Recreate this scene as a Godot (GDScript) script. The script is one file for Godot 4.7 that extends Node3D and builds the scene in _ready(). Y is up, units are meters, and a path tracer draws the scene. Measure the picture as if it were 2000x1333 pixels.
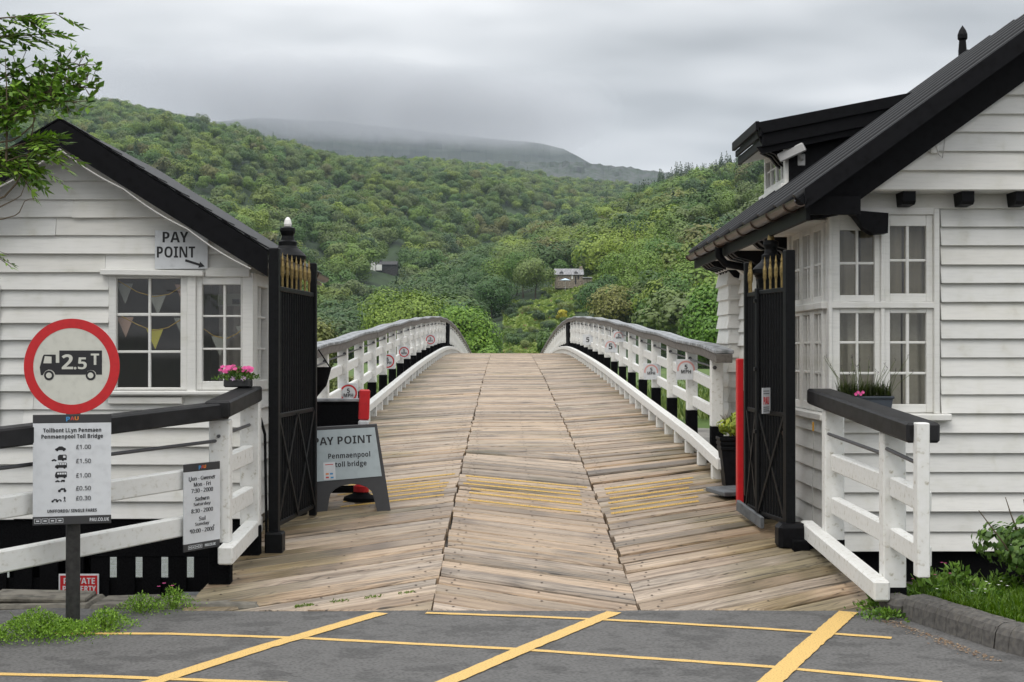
extends Node3D
# A white timber toll bridge between two weatherboarded toll houses, wooded hills under low cloud.
# Metres, y up. The camera stands at (0, 1.6, 0) and looks along -z down the bridge.

const F := 2778.0
const EYE := 1.6
var rng := RandomNumberGenerator.new()
var used := {}
var M := {}
var wob := FastNoiseLite.new()

# ------------------------------------------------------------------ mesh builder
class MB:
	var v := PackedVector3Array()
	var n := PackedVector3Array()
	var uv := PackedVector2Array()
	var c := PackedColorArray()
	var ix := PackedInt32Array()
	var tint := Color(1, 1, 1)
	var xf := Transform3D()

	func vert(p: Vector3, nn: Vector3, t := Vector2.ZERO) -> int:
		v.append(xf * p)
		n.append((xf.basis * nn).normalized())
		uv.append(t)
		c.append(tint)
		return v.size() - 1

	func face(a: int, b: int, d: int) -> void:
		ix.append(a)
		ix.append(d)
		ix.append(b)

	# corners run anticlockwise as seen from outside
	func tri(a: Vector3, b: Vector3, d: Vector3) -> void:
		var nn := (b - a).cross(d - a).normalized()
		face(vert(a, nn), vert(b, nn), vert(d, nn))

	func quad(a: Vector3, b: Vector3, d: Vector3, e: Vector3, ta := Vector2.ZERO, tb := Vector2.ZERO, td := Vector2.ZERO, te := Vector2.ZERO) -> void:
		var nn := (d - a).cross(e - b).normalized()
		var i := vert(a, nn, ta)
		vert(b, nn, tb)
		vert(d, nn, td)
		vert(e, nn, te)
		face(i, i + 1, i + 2)
		face(i, i + 2, i + 3)

	func quad_out(a: Vector3, b: Vector3, d: Vector3, e: Vector3, mid: Vector3) -> void:
		var nn := (d - a).cross(e - b)
		if nn.dot((a + b + d + e) * 0.25 - mid) < 0.0:
			quad(e, d, b, a)
		else:
			quad(a, b, d, e)

	func tri_out(a: Vector3, b: Vector3, d: Vector3, mid: Vector3) -> void:
		if (b - a).cross(d - a).dot((a + b + d) / 3.0 - mid) < 0.0:
			tri(a, d, b)
		else:
			tri(a, b, d)

	func box(at: Vector3, size: Vector3, bas := Basis(), bev := 0.0) -> void:
		var h := size * 0.5
		bev = minf(bev, minf(h.x, minf(h.y, h.z)) * 0.9)
		var P := {}
		for sx in [-1, 1]:
			for sy in [-1, 1]:
				for sz in [-1, 1]:
					var q := Vector3(sx * (h.x - bev), sy * (h.y - bev), sz * (h.z - bev))
					P[[sx, sy, sz]] = [at + bas * (q + Vector3(sx * bev, 0, 0)), at + bas * (q + Vector3(0, sy * bev, 0)), at + bas * (q + Vector3(0, 0, sz * bev))]
		for s in [-1, 1]:
			quad_out(P[[s, -1, -1]][0], P[[s, 1, -1]][0], P[[s, 1, 1]][0], P[[s, -1, 1]][0], at)
			quad_out(P[[-1, s, -1]][1], P[[1, s, -1]][1], P[[1, s, 1]][1], P[[-1, s, 1]][1], at)
			quad_out(P[[-1, -1, s]][2], P[[1, -1, s]][2], P[[1, 1, s]][2], P[[-1, 1, s]][2], at)
		if bev > 0.0:
			for s in [-1, 1]:
				for t in [-1, 1]:
					quad_out(P[[s, t, -1]][0], P[[s, t, 1]][0], P[[s, t, 1]][1], P[[s, t, -1]][1], at)
					quad_out(P[[s, -1, t]][0], P[[s, 1, t]][0], P[[s, 1, t]][2], P[[s, -1, t]][2], at)
					quad_out(P[[-1, s, t]][1], P[[1, s, t]][1], P[[1, s, t]][2], P[[-1, s, t]][2], at)
			for k in P:
				tri_out(P[k][0], P[k][1], P[k][2], at)

	# a bar of width w and height h from a to b
	func beam(a: Vector3, b: Vector3, w: float, h: float, bev := 0.0, up := Vector3.UP) -> void:
		var z := (b - a).normalized()
		var x := up.cross(z).normalized()
		var y := z.cross(x)
		box((a + b) * 0.5, Vector3(w, h, a.distance_to(b)), Basis(x, y, z), bev)

	# a polygon in x, y pushed out from z = z0 to z = z1
	func prism(poly: PackedVector2Array, z0: float, z1: float, t := Transform3D()) -> void:
		var p := poly
		if Geometry2D.is_polygon_clockwise(p):
			p = p.duplicate()
			p.reverse()
		var ids := Geometry2D.triangulate_polygon(p)
		for k in range(0, ids.size(), 3):
			var a := p[ids[k]]
			var b := p[ids[k + 1]]
			var d := p[ids[k + 2]]
			if (b - a).cross(d - a) < 0.0:
				var s := b
				b = d
				d = s
			tri(t * Vector3(a.x, a.y, z1), t * Vector3(b.x, b.y, z1), t * Vector3(d.x, d.y, z1))
			tri(t * Vector3(a.x, a.y, z0), t * Vector3(d.x, d.y, z0), t * Vector3(b.x, b.y, z0))
		for k in p.size():
			var a := p[k]
			var b := p[(k + 1) % p.size()]
			quad(t * Vector3(a.x, a.y, z0), t * Vector3(b.x, b.y, z0), t * Vector3(b.x, b.y, z1), t * Vector3(a.x, a.y, z1))

	func tube(pts: Array, radii, sides := 8, caps := true) -> void:
		var last := 0
		var x := Vector3.ZERO
		for k in pts.size():
			var p: Vector3 = pts[k]
			var q0: Vector3 = pts[maxi(k - 1, 0)]
			var q1: Vector3 = pts[mini(k + 1, pts.size() - 1)]
			var z := (q1 - q0).normalized()
			if k == 0:
				x = (Vector3.UP if absf(z.y) < 0.9 else Vector3.RIGHT).cross(z).normalized()
			else:
				x = (x - z * x.dot(z)).normalized()
			var y := z.cross(x)
			var r: float = radii[k] if radii is Array else radii
			var first := v.size()
			for s in sides:
				var g := TAU * s / sides
				var o := x * cos(g) + y * sin(g)
				vert(p + o * r, o, Vector2(float(s) / sides, float(k)))
			if k > 0:
				for s in sides:
					var s1 := (s + 1) % sides
					face(last + s, last + s1, first + s1)
					face(last + s, first + s1, first + s)
			if caps and (k == 0 or k == pts.size() - 1):
				var dir := -z if k == 0 else z
				var m := vert(p, dir)
				var ring := v.size()
				for s in sides:
					var g := TAU * s / sides
					vert(p + (x * cos(g) + y * sin(g)) * r, dir)
				for s in sides:
					if k == 0:
						face(m, ring + (s + 1) % sides, ring + s)
					else:
						face(m, ring + s, ring + (s + 1) % sides)
			last = first

	# profile of Vector2(radius, height), from below upwards
	func lathe(prof: Array, sides := 16, at := Vector3.ZERO) -> void:
		for k in prof.size() - 1:
			var a: Vector2 = prof[k]
			var b: Vector2 = prof[k + 1]
			var e := b - a
			var nn := Vector2(e.y, -e.x).normalized()
			var first := v.size()
			for s in sides + 1:
				var g := TAU * s / sides
				var o := Vector3(cos(g), 0, -sin(g))
				vert(at + o * a.x + Vector3(0, a.y, 0), o * nn.x + Vector3(0, nn.y, 0))
				vert(at + o * b.x + Vector3(0, b.y, 0), o * nn.x + Vector3(0, nn.y, 0))
			for s in sides:
				var i := first + s * 2
				face(i, i + 2, i + 3)
				face(i, i + 3, i + 1)

	# one leaf: a bent diamond of four corners
	func leaf(p: Vector3, dir: Vector3, side: Vector3, l: float, w: float) -> void:
		var nn := side.cross(dir).normalized()
		var m := p + dir * l * 0.45 + nn * w * 0.18
		var i := vert(p, nn)
		vert(m + side * w * 0.5 - nn * w * 0.18, (nn + side * 0.35).normalized())
		vert(p + dir * l, nn)
		vert(m - side * w * 0.5 - nn * w * 0.18, (nn - side * 0.35).normalized())
		vert(m, nn)
		face(i, i + 1, i + 4)
		face(i + 1, i + 2, i + 4)
		face(i + 2, i + 3, i + 4)
		face(i + 3, i, i + 4)

	func mesh() -> ArrayMesh:
		var a := []
		a.resize(Mesh.ARRAY_MAX)
		a[Mesh.ARRAY_VERTEX] = v
		a[Mesh.ARRAY_NORMAL] = n
		a[Mesh.ARRAY_TEX_UV] = uv
		a[Mesh.ARRAY_COLOR] = c
		a[Mesh.ARRAY_INDEX] = ix
		var m := ArrayMesh.new()
		m.add_surface_from_arrays(Mesh.PRIMITIVE_TRIANGLES, a)
		return m

# ------------------------------------------------------------------ scene helpers
func numbered(called: String) -> String:
	if not used.has(called):
		used[called] = 0
		return called
	used[called] += 1
	return "%s_%03d" % [called, used[called]]

func tag(o: Node, label := "", category := "", group := "", kind := "") -> Node:
	if label: o.set_meta("label", label)
	if category: o.set_meta("category", category)
	if group: o.set_meta("group", group)
	if kind: o.set_meta("kind", kind)
	return o

func thing(called: String, label: String, category: String, at := Vector3.ZERO, turn := 0.0, group := "") -> Node3D:
	var o := Node3D.new()
	o.name = numbered(called)
	add_child(o)
	o.position = at
	o.rotation.y = turn
	tag(o, label, category, group)
	return o

func part(parent: Node, called: String, mb, m: Material, at := Vector3.ZERO) -> MeshInstance3D:
	var o := MeshInstance3D.new()
	o.name = called if parent != self else numbered(called)
	o.mesh = mb.mesh() if mb is MB else mb
	o.material_override = m
	o.position = at
	parent.add_child(o, true)
	return o

func struct(called: String, mb, m: Material) -> MeshInstance3D:
	var o := part(self, called, mb, m)
	o.set_meta("kind", "structure")
	return o

func beam_part(parent: Node, called: String, a: Vector3, b: Vector3, w: float, h: float, m: Material, bev := 0.006, up := Vector3.UP) -> MeshInstance3D:
	var mb := MB.new()
	mb.beam(a, b, w, h, bev, up)
	return part(parent, called, mb, m)

func box_part(parent: Node, called: String, lo: Vector3, hi: Vector3, m: Material, bev := 0.004) -> MeshInstance3D:
	var mb := MB.new()
	mb.box((lo + hi) * 0.5, (hi - lo).abs(), Basis(), bev)
	return part(parent, called, mb, m)

# the point d metres away that stands at that place of a 2000 x 1333 survey picture
func at(px: float, py: float, d: float) -> Vector3:
	return Vector3((px - 986.0) * d / F, EYE - (py - 685.0) * d / F, -d)

func lin(r: float, g: float, b: float) -> Color:
	return Color(r, g, b).linear_to_srgb()

func noise(freq: float, oct := 4, sd := 1, type := FastNoiseLite.TYPE_SIMPLEX_SMOOTH) -> FastNoiseLite:
	var f := FastNoiseLite.new()
	f.noise_type = type
	f.frequency = freq
	f.fractal_octaves = oct
	f.seed = sd
	return f

# grey noise picture whose values run from lo to hi
func grey(freq: float, oct: int, sd: int, stops: Array, size := 512) -> NoiseTexture2D:
	var t := NoiseTexture2D.new()
	t.width = size
	t.height = size
	t.seamless = true
	t.generate_mipmaps = false
	t.noise = noise(freq, oct, sd)
	var g := Gradient.new()
	var offs := PackedFloat32Array()
	var cols := PackedColorArray()
	for s in stops:
		offs.append(s[0])
		cols.append(s[1] if s[1] is Color else Color(s[1], s[1], s[1]))
	g.offsets = offs
	g.colors = cols
	t.color_ramp = g
	return t

# patches with a ragged, gritty outline
func speckled(sd: int) -> NoiseTexture2D:
	var t := grey(0.008, 7, sd, [[0.0, 0.78], [0.33, 0.84], [0.4, 0.93], [0.47, 0.98], [0.62, 1.0], [0.72, 0.94], [1.0, 0.9]], 1024)
	t.noise.fractal_gain = 0.68
	return t

func mat(color: Color, rough := 0.7, tex: Texture2D = null, scale := 1.0, relief := 0.0, world := true) -> StandardMaterial3D:
	var m := StandardMaterial3D.new()
	m.albedo_color = color
	m.roughness = rough
	if tex:
		m.albedo_texture = tex
		m.uv1_triplanar = true
		m.uv1_world_triplanar = world
		m.uv1_scale = Vector3.ONE * scale
		if relief != 0.0:
			m.heightmap_enabled = true
			m.heightmap_texture = tex
			m.heightmap_scale = relief
	return m

func leaf_mat(color: Color, rough := 0.55) -> StandardMaterial3D:
	var m := StandardMaterial3D.new()
	m.albedo_color = color
	m.vertex_color_use_as_albedo = true
	m.roughness = rough
	m.backlight_enabled = true
	m.backlight = Color(0.55, 0.6, 0.3)
	return m

func text(parent: Node, s: String, wide: float, high: float, pos: Vector3, m: Material, bold := true, bas := Basis(), called := "lettering") -> MeshInstance3D:
	var t := TextMesh.new()
	var f := SystemFont.new()
	f.font_names = PackedStringArray(["Droid Sans"])
	f.font_weight = 700 if bold else 400
	t.font = f
	t.font_size = 48
	t.pixel_size = 0.01
	t.depth = 0.05
	t.curve_step = 2.0
	t.text = s
	var b := t.get_aabb()
	var k := Vector3(wide / maxf(b.size.x, 0.001), high / maxf(b.size.y, 0.001), 0.05)
	if wide <= 0.0: k.x = k.y
	if high <= 0.0: k.y = k.x
	var o := MeshInstance3D.new()
	o.name = called
	o.mesh = t
	o.material_override = m
	var mid := b.get_center()
	o.transform = Transform3D(bas * Basis.from_scale(k), pos - bas * (mid * k))
	parent.add_child(o, true)
	return o

func deck_y(d: float) -> float:
	var p := [[0.0, 0.0], [8.75, 0.0], [12.0, 0.21], [15.5, 0.425], [20.0, 0.61], [24.6, 0.8], [29.2, 0.985], [34.0, 1.15], [38.1, 1.275], [43.0, 1.405], [47.0, 1.475], [50.5, 1.495], [54.0, 1.47], [60.0, 1.36], [70.0, 1.02], [80.0, 0.58], [90.0, 0.12], [100.0, -0.2]]
	for k in p.size() - 1:
		if d <= p[k + 1][0]:
			var t: float = (d - p[k][0]) / (p[k + 1][0] - p[k][0])
			if k < 2:
				return lerpf(p[k][1], p[k + 1][1], t)
			return cubic_interpolate(p[k][1], p[k + 1][1], p[k - 1][1], p[mini(k + 2, p.size() - 1)][1], t)
	return -0.2

# ------------------------------------------------------------------ materials
func wood_picture(sd: int, light: Color, mid: Color, dark: Color) -> ImageTexture:
	var im := Image.create(512, 512, false, Image.FORMAT_RGB8)
	var fine := noise(0.02, 3, sd)
	var broad := noise(0.008, 3, sd + 1)
	var crack := noise(0.011, 2, sd + 2, FastNoiseLite.TYPE_PERLIN)
	var spot := noise(0.02, 3, sd + 3)
	for y in 512:
		for x in 512:
			# repeats along both sides: the fields are mirrored
			var u := absf(256.0 - x) * 1.0
			var w := absf(256.0 - y) * 1.0
			var bend := broad.get_noise_2d(u * 1.2, w * 1.2) * 26.0
			var g := fine.get_noise_2d(u * 0.55, (w + bend) * 7.0)
			var b := broad.get_noise_2d(u * 0.9 + 900.0, w * 4.0)
			var k := crack.get_noise_2d(u * 0.45, (w + bend * 0.6) * 5.5)
			var c := mid.lerp(light, clampf(0.55 + g * 0.9 + b * 0.7, 0.0, 1.0))
			c = c.lerp(dark, clampf((absf(k) - 0.4) * 5.0, 0.0, 0.8))
			c = c.lerp(dark, clampf((spot.get_noise_2d(u * 2.5, w * 6.0) - 0.42) * 4.0, 0.0, 0.85))
			c = c.lerp(dark, clampf((0.03 - absf(fine.get_noise_2d(u * 0.2 + 4000.0, (w + bend) * 2.2))) * 22.0, 0.0, 0.75))
			im.set_pixel(x, y, c.linear_to_srgb())
	return ImageTexture.create_from_image(im)

func make_materials() -> void:
	var mottle := grey(0.012, 5, 3, [[0.0, 0.92], [0.45, 0.98], [1.0, 1.0]])
	var paint := grey(0.009, 5, 5, [[0.0, Color(0.9, 0.89, 0.86)], [0.2, Color(0.96, 0.96, 0.945)], [0.4, Color(0.985, 0.985, 0.98)], [1.0, Color(1, 1, 1)]])
	var grit := grey(0.18, 3, 7, [[0.0, 0.45], [0.5, 0.85], [1.0, 1.0]])
	var patch := grey(0.006, 5, 9, [[0.0, 0.55], [0.4, 0.82], [0.6, 0.95], [1.0, 1.0]])
	var streak := grey(0.02, 4, 11, [[0.0, 0.6], [0.4, 0.9], [1.0, 1.0]])
	M.white = mat(lin(0.74, 0.735, 0.71), 0.5, paint, 0.7, 0.12)
	M.white2 = mat(lin(0.68, 0.68, 0.66), 0.5, paint, 0.83, 0.12)
	M.white3 = mat(lin(0.71, 0.7, 0.665), 0.5, paint, 0.61, 0.12)
	for k in ["white", "white2", "white3"]:
		# long thin marks of the saw and the brush under the paint
		M[k].detail_enabled = true
		M[k].detail_albedo = grey(0.03, 4, 13, [[0.0, 0.95], [0.3, 0.985], [0.5, 1.0], [1.0, 1.0]])
		M[k].detail_blend_mode = BaseMaterial3D.BLEND_MODE_MUL
		M[k].detail_uv_layer = BaseMaterial3D.DETAIL_UV_2
		M[k].uv2_triplanar = true
		M[k].uv2_world_triplanar = true
		M[k].uv2_scale = Vector3(0.25, 2.4, 0.25)
	M.rail_white = mat(lin(0.74, 0.74, 0.725), 0.55, grey(0.02, 6, 6, [[0.0, Color(0.7, 0.68, 0.62)], [0.16, Color(0.88, 0.87, 0.84)], [0.3, Color(0.97, 0.97, 0.96)], [1.0, Color(1, 1, 1)]]), 1.6, 0.2)
	M.black = mat(lin(0.0075, 0.0075, 0.009), 0.5, streak, 1.1, 0.1)
	M.black_rough = mat(lin(0.008, 0.008, 0.009), 0.85, grit, 0.6, 0.15)
	M.iron = mat(lin(0.0075, 0.008, 0.009), 0.5, streak, 2.0, 0.08)
	M.black.metallic_specular = 0.22
	M.black_rough.metallic_specular = 0.15
	M.iron.metallic_specular = 0.25
	M.handrail = mat(lin(0.02, 0.02, 0.0215), 0.55, patch, 2.0, 0.1)
	M.handrail.metallic_specular = 0.35
	M.rail_grey = mat(lin(0.33, 0.345, 0.36), 0.65, patch, 1.6, 0.12)
	M.grey_wood = mat(lin(0.16, 0.145, 0.13), 0.8, streak, 1.4, 0.2)
	M.rod = mat(lin(0.07, 0.07, 0.075), 0.5)
	M.gold = mat(lin(0.3, 0.22, 0.085), 0.5, streak, 3.0)
	M.gold.metallic = 0.65
	M.egg = mat(lin(0.75, 0.74, 0.72), 0.4)
	M.red = mat(lin(0.56, 0.012, 0.018), 0.42, mottle, 2.0)
	M.sign_red = mat(lin(0.5, 0.012, 0.016), 0.42, mottle, 3.0)
	M.sign_white = mat(lin(0.62, 0.64, 0.66), 0.42, mottle, 2.0)
	M.sign_cream = mat(lin(0.56, 0.56, 0.5), 0.45, mottle, 2.0)
	M.ink = mat(lin(0.012, 0.012, 0.014), 0.5)
	M.panel_grey = mat(lin(0.38, 0.44, 0.46), 0.45, mottle, 1.5)
	M.plastic = mat(lin(0.035, 0.035, 0.037), 0.55, mottle, 2.0, 0.05)
	M.logo_blue = mat(lin(0.05, 0.25, 0.5), 0.5)
	M.logo_red = mat(lin(0.5, 0.06, 0.05), 0.5)
	M.logo_orange = mat(lin(0.65, 0.2, 0.03), 0.5)
	M.gutter = mat(lin(0.06, 0.038, 0.026), 0.38, streak, 1.4, 0.05)
	M.roof = mat(lin(0.009, 0.0095, 0.011), 0.45, streak, 1.2, 0.08)
	M.roof.metallic_specular = 0.2
	M.roof_roll = mat(lin(0.01, 0.0105, 0.012), 0.42)
	M.roof_roll.metallic_specular = 0.25
	M.soffit = mat(lin(0.72, 0.71, 0.69), 0.6, paint, 0.9)
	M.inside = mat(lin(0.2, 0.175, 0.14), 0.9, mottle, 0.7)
	M.inside_pale = mat(lin(0.3, 0.28, 0.25), 0.9, mottle, 0.7)
	M.curtain = mat(lin(0.26, 0.235, 0.16), 0.9, mottle, 3.0)
	M.curtain.backlight_enabled = true
	M.curtain.backlight = Color(0.4, 0.38, 0.3)
	M.lace = mat(lin(0.42, 0.4, 0.33), 0.9, mottle, 3.0)
	M.glass = StandardMaterial3D.new()
	M.glass.albedo_color = Color(0.2, 0.22, 0.22, 0.04)
	M.glass.transparency = BaseMaterial3D.TRANSPARENCY_ALPHA
	M.glass.roughness = 0.02
	M.yellow_cloth = mat(lin(0.55, 0.5, 0.06), 0.9)
	M.pale_cloth = mat(lin(0.5, 0.52, 0.46), 0.9, grit, 3.0)
	M.pink_cloth = mat(lin(0.5, 0.34, 0.26), 0.9)
	M.mustard = mat(lin(0.5, 0.33, 0.05), 0.9)
	M.asphalt = mat(lin(0.122, 0.119, 0.116), 0.85, grey(0.07, 6, 21, [[0.0, 0.66], [0.3, 0.82], [0.45, 0.92], [0.6, 0.97], [1.0, 1.0]], 1024), 0.5, 0.2)
	M.asphalt.detail_enabled = true
	M.asphalt.detail_albedo = speckled(23)
	M.asphalt.detail_blend_mode = BaseMaterial3D.BLEND_MODE_MUL
	M.asphalt.detail_uv_layer = BaseMaterial3D.DETAIL_UV_2
	M.asphalt.uv2_triplanar = true
	M.asphalt.uv2_world_triplanar = true
	M.asphalt.uv2_scale = Vector3(0.22, 0.22, 0.26)
	M.road_paint = mat(lin(0.64, 0.42, 0.135), 0.7, grey(0.2, 4, 25, [[0.0, 0.5], [0.28, 0.86], [0.45, 1.0], [1.0, 1.0]]), 0.8, 0.2)
	M.stripe = mat(lin(0.6, 0.34, 0.06), 0.7, grey(0.06, 4, 26, [[0.0, Color(0.5, 0.6, 1.0)], [0.4, Color(0.75, 0.85, 1.0)], [0.55, 1.0], [1.0, 1.0]]), 1.6)
	M.kerb = mat(lin(0.115, 0.108, 0.1), 0.9, grey(0.03, 6, 27, [[0.0, 0.6], [0.4, 0.84], [0.7, 1.0], [0.85, Color(1, 0.98, 0.92)], [1.0, 1.0]]), 1.5, 0.1)
	M.slab = mat(lin(0.19, 0.175, 0.145), 0.9, patch, 2.0, 0.5)
	M.slate = mat(lin(0.12, 0.13, 0.14), 0.6, patch, 1.5, 0.15)
	M.soil = mat(lin(0.05, 0.04, 0.028), 0.95, grit, 0.8, 1.0)
	M.turf = mat(lin(0.05, 0.085, 0.02), 0.95, patch, 0.6, 1.0)
	M.mud = mat(lin(0.17, 0.16, 0.14), 0.75, patch, 0.2, 2.0)
	M.meadow = mat(lin(0.1, 0.16, 0.035), 0.95, grey(0.01, 6, 31, [[0.0, Color(0.55, 0.62, 0.5)], [0.45, Color(0.85, 0.88, 0.7)], [1.0, Color(1, 1, 0.9)]]), 0.05, 4.0)
	M.forest_floor = mat(lin(0.03, 0.06, 0.016), 0.95, patch, 0.02)
	M.rock = mat(lin(0.075, 0.08, 0.082), 0.9, grey(0.02, 6, 33, [[0.0, Color(0.45, 0.5, 0.5)], [0.42, Color(0.7, 0.85, 0.6)], [0.55, Color(1, 1, 1)], [1.0, Color(1.0, 0.98, 0.96)]]), 0.006)
	M.mountain = mat(lin(0.06, 0.07, 0.045), 0.95, patch, 0.0015)
	M.water = mat(lin(0.12, 0.13, 0.13), 0.08, null)
	M.water.heightmap_enabled = true
	M.water.heightmap_texture = grey(0.03, 4, 35, [[0.0, 0.0], [1.0, 1.0]])
	M.water.heightmap_scale = 3.0
	M.water.uv1_triplanar = true
	M.water.uv1_world_triplanar = true
	M.water.uv1_scale = Vector3(0.25, 0.25, 0.6)
	M.bark = mat(lin(0.11, 0.09, 0.065), 0.9, streak, 2.0, 0.6)
	M.twig = mat(lin(0.1, 0.075, 0.045), 0.85)
	M.leaf = leaf_mat(lin(1, 1, 1))
	M.petal_pink = mat(lin(0.62, 0.08, 0.27), 0.7)
	M.petal_lilac = mat(lin(0.5, 0.33, 0.5), 0.7)
	M.petal_white = mat(lin(0.72, 0.72, 0.68), 0.7)
	M.terracotta = mat(lin(0.35, 0.16, 0.08), 0.8)
	M.trough = mat(lin(0.035, 0.045, 0.06), 0.6, mottle, 2.0)
	M.stone_wall = mat(lin(0.34, 0.29, 0.23), 0.9, patch, 0.8)
	M.far_slate = mat(lin(0.3, 0.3, 0.31), 0.7, patch, 0.5)
	M.far_dark = mat(lin(0.05, 0.048, 0.05), 0.8, patch, 0.5)
	M.far_white = mat(lin(0.75, 0.75, 0.73), 0.7)
	M.far_blue = mat(lin(0.12, 0.3, 0.5), 0.7)
	M.far_sail = mat(lin(0.5, 0.62, 0.75), 0.7)
	M.camera_white = mat(lin(0.55, 0.55, 0.54), 0.45, mottle, 3.0)
	M.orange = mat(lin(0.6, 0.3, 0.02), 0.6)
	M.cable = mat(lin(0.45, 0.44, 0.42), 0.6)
	M.chain = mat(lin(0.06, 0.04, 0.03), 0.6)
	M.plank = []
	for k in 3:
		var p := StandardMaterial3D.new()
		p.albedo_texture = wood_picture(50 + k * 7, [Color(0.5, 0.385, 0.275), Color(0.48, 0.385, 0.295), Color(0.5, 0.37, 0.25)][k], [Color(0.26, 0.19, 0.128), Color(0.24, 0.185, 0.14), Color(0.27, 0.185, 0.115)][k], Color(0.022, 0.018, 0.014))
		p.roughness = [0.52, 0.6, 0.48][k]
		p.vertex_color_use_as_albedo = true
		p.heightmap_enabled = true
		p.heightmap_texture = p.albedo_texture
		p.heightmap_scale = 0.35
		M.plank.append(p)
# ------------------------------------------------------------------ camera, sky, sun
func sky_picture() -> ImageTexture:
	var w := 2048
	var h := 1024
	var im := Image.create(w, h, false, Image.FORMAT_RGBF)
	var big := noise(0.62, 5, 107)
	var small := noise(0.9, 4, 102)
	im.fill_rect(Rect2i(0, h / 2, w, h / 2), Color(0.2, 0.21, 0.19))
	for y in h / 2:
		var el := (0.5 - (y + 0.5) / h) * PI
		var sy := sin(el)
		var base := 0.45 * (1.0 + 2.6 * sy)   # an overcast sky is about three times as bright overhead as at the horizon
		var spread := 1.0 / (sy + 0.16)
		for x in w:
			var az := (x + 0.5) / w * TAU
			var px := sin(az) * cos(el) * spread
			var pz := cos(az) * cos(el) * spread
			var c := big.get_noise_2d(px * 1.0 + 7.3, pz * 1.9 + 2.0) + 0.6 * small.get_noise_2d(px + 3.0, pz * 1.6)
			var v := base * (1.0 + 0.62 * clampf(c, -0.7, 0.7))
			var t := clampf(0.5 - c * 0.8, 0.0, 1.0)
			im.set_pixel(x, y, Color(v * lerpf(1.0, 0.95, t), v * lerpf(1.0, 0.985, t), v * lerpf(1.005, 1.02, t)))
	return ImageTexture.create_from_image(im)

func make_view() -> void:
	var cam := Camera3D.new()
	cam.name = "camera"
	cam.fov = rad_to_deg(2.0 * atan(666.5 / F))
	cam.near = 0.1
	cam.far = 14000.0
	cam.position = Vector3(0, EYE, 0)
	cam.rotation = Vector3(atan(18.5 / F), -atan(14.0 / F), 0)
	add_child(cam)
	cam.current = true
	var sky_mat := PanoramaSkyMaterial.new()
	sky_mat.panorama = sky_picture()
	var sky := Sky.new()
	sky.sky_material = sky_mat
	var e := Environment.new()
	e.background_mode = Environment.BG_SKY
	e.sky = sky
	e.ambient_light_source = Environment.AMBIENT_SOURCE_SKY
	e.tonemap_mode = Environment.TONE_MAPPER_LINEAR
	e.tonemap_exposure = 1.25
	e.sdfgi_enabled = true
	e.ssao_enabled = true
	e.ssil_enabled = true
	e.fog_enabled = true
	e.fog_density = 0.00009
	e.fog_light_color = Color(0.78, 0.84, 0.9)
	e.volumetric_fog_enabled = true
	e.volumetric_fog_density = 0.0
	var we := WorldEnvironment.new()
	we.name = "environment"
	we.environment = e
	add_child(we)
	var sun := DirectionalLight3D.new()
	sun.name = "sun"
	sun.light_energy = 0.42
	sun.light_color = Color(1.0, 0.975, 0.94)
	sun.light_angular_distance = 40.0
	sun.shadow_enabled = true
	sun.rotation_degrees = Vector3(-56, -28, 0)
	add_child(sun)
# ------------------------------------------------------------------ land far away
# each row: bearing (px of the survey), crest height (px), metres to the crest, metres to the foot
const LEFT_HILL := [[-900, 160, 1200, 300], [-300, 178, 1230, 300], [0, 190, 1250, 310], [200, 210, 1300, 330], [420, 257, 1350, 350], [560, 290, 1400, 370], [680, 321, 1400, 390], [830, 324, 1400, 420], [960, 334, 1450, 470], [1100, 358, 1500, 560], [1200, 368, 1550, 620], [1330, 384, 1600, 700], [1500, 397, 1650, 760], [1900, 410, 1700, 800]]
const RIGHT_HILL := [[520, 680, 380, 330], [600, 668, 420, 300], [680, 640, 480, 290], [790, 588, 560, 270], [860, 554, 620, 250], [950, 514, 680, 235], [1050, 466, 740, 220], [1200, 416, 800, 205], [1340, 366, 850, 195], [1500, 328, 900, 190], [1700, 312, 900, 190], [2200, 300, 900, 190], [2900, 300, 900, 190]]
var lump := FastNoiseLite.new()

func hill_row(rows: Array, u: float) -> Array:
	for k in rows.size() - 1:
		if u <= rows[k + 1][0]:
			var t := clampf((u - rows[k][0]) / float(rows[k + 1][0] - rows[k][0]), 0.0, 1.0)
			t = t * t * (3.0 - 2.0 * t) * 0.4 + t * 0.6
			return [lerpf(rows[k][1], rows[k + 1][1], t), lerpf(rows[k][2], rows[k + 1][2], t), lerpf(rows[k][3], rows[k + 1][3], t)]
	var r: Array = rows[-1]
	return [r[1], r[2], r[3]]

# a point of the hillside: t is 0 at its foot, 1 on the crest
func hill_point(rows: Array, u: float, t: float) -> Vector3:
	var r := hill_row(rows, u)
	var d := lerpf(r[2], r[1], t)
	var crest: float = EYE - (r[0] - 685.0) * r[1] / F
	var y: float
	if t <= 1.0:
		y = lerpf(-1.0, crest, pow(t, 0.92))
	else:
		y = crest - (t - 1.0) * crest * 0.6
	var p := Vector3((u - 986.0) * d / F, y, -d)
	var amp := crest * 0.12 * sin(clampf(t, 0.0, 1.0) * PI)
	p.y += lump.get_noise_2d(p.x, p.z) * amp + crest * 0.012 * lump.get_noise_2d(p.x * 4.0, p.z * 4.0)
	return p

func hill_at(rows: Array, u: float, py: float) -> Vector3:
	var lo := 0.0
	var hi := 1.0
	for k in 24:
		var m := (lo + hi) * 0.5
		var p := hill_point(rows, u, m)
		if 685.0 - (p.y - EYE) * F / -p.z > py: lo = m
		else: hi = m
	return hill_point(rows, u, lo)

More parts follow.
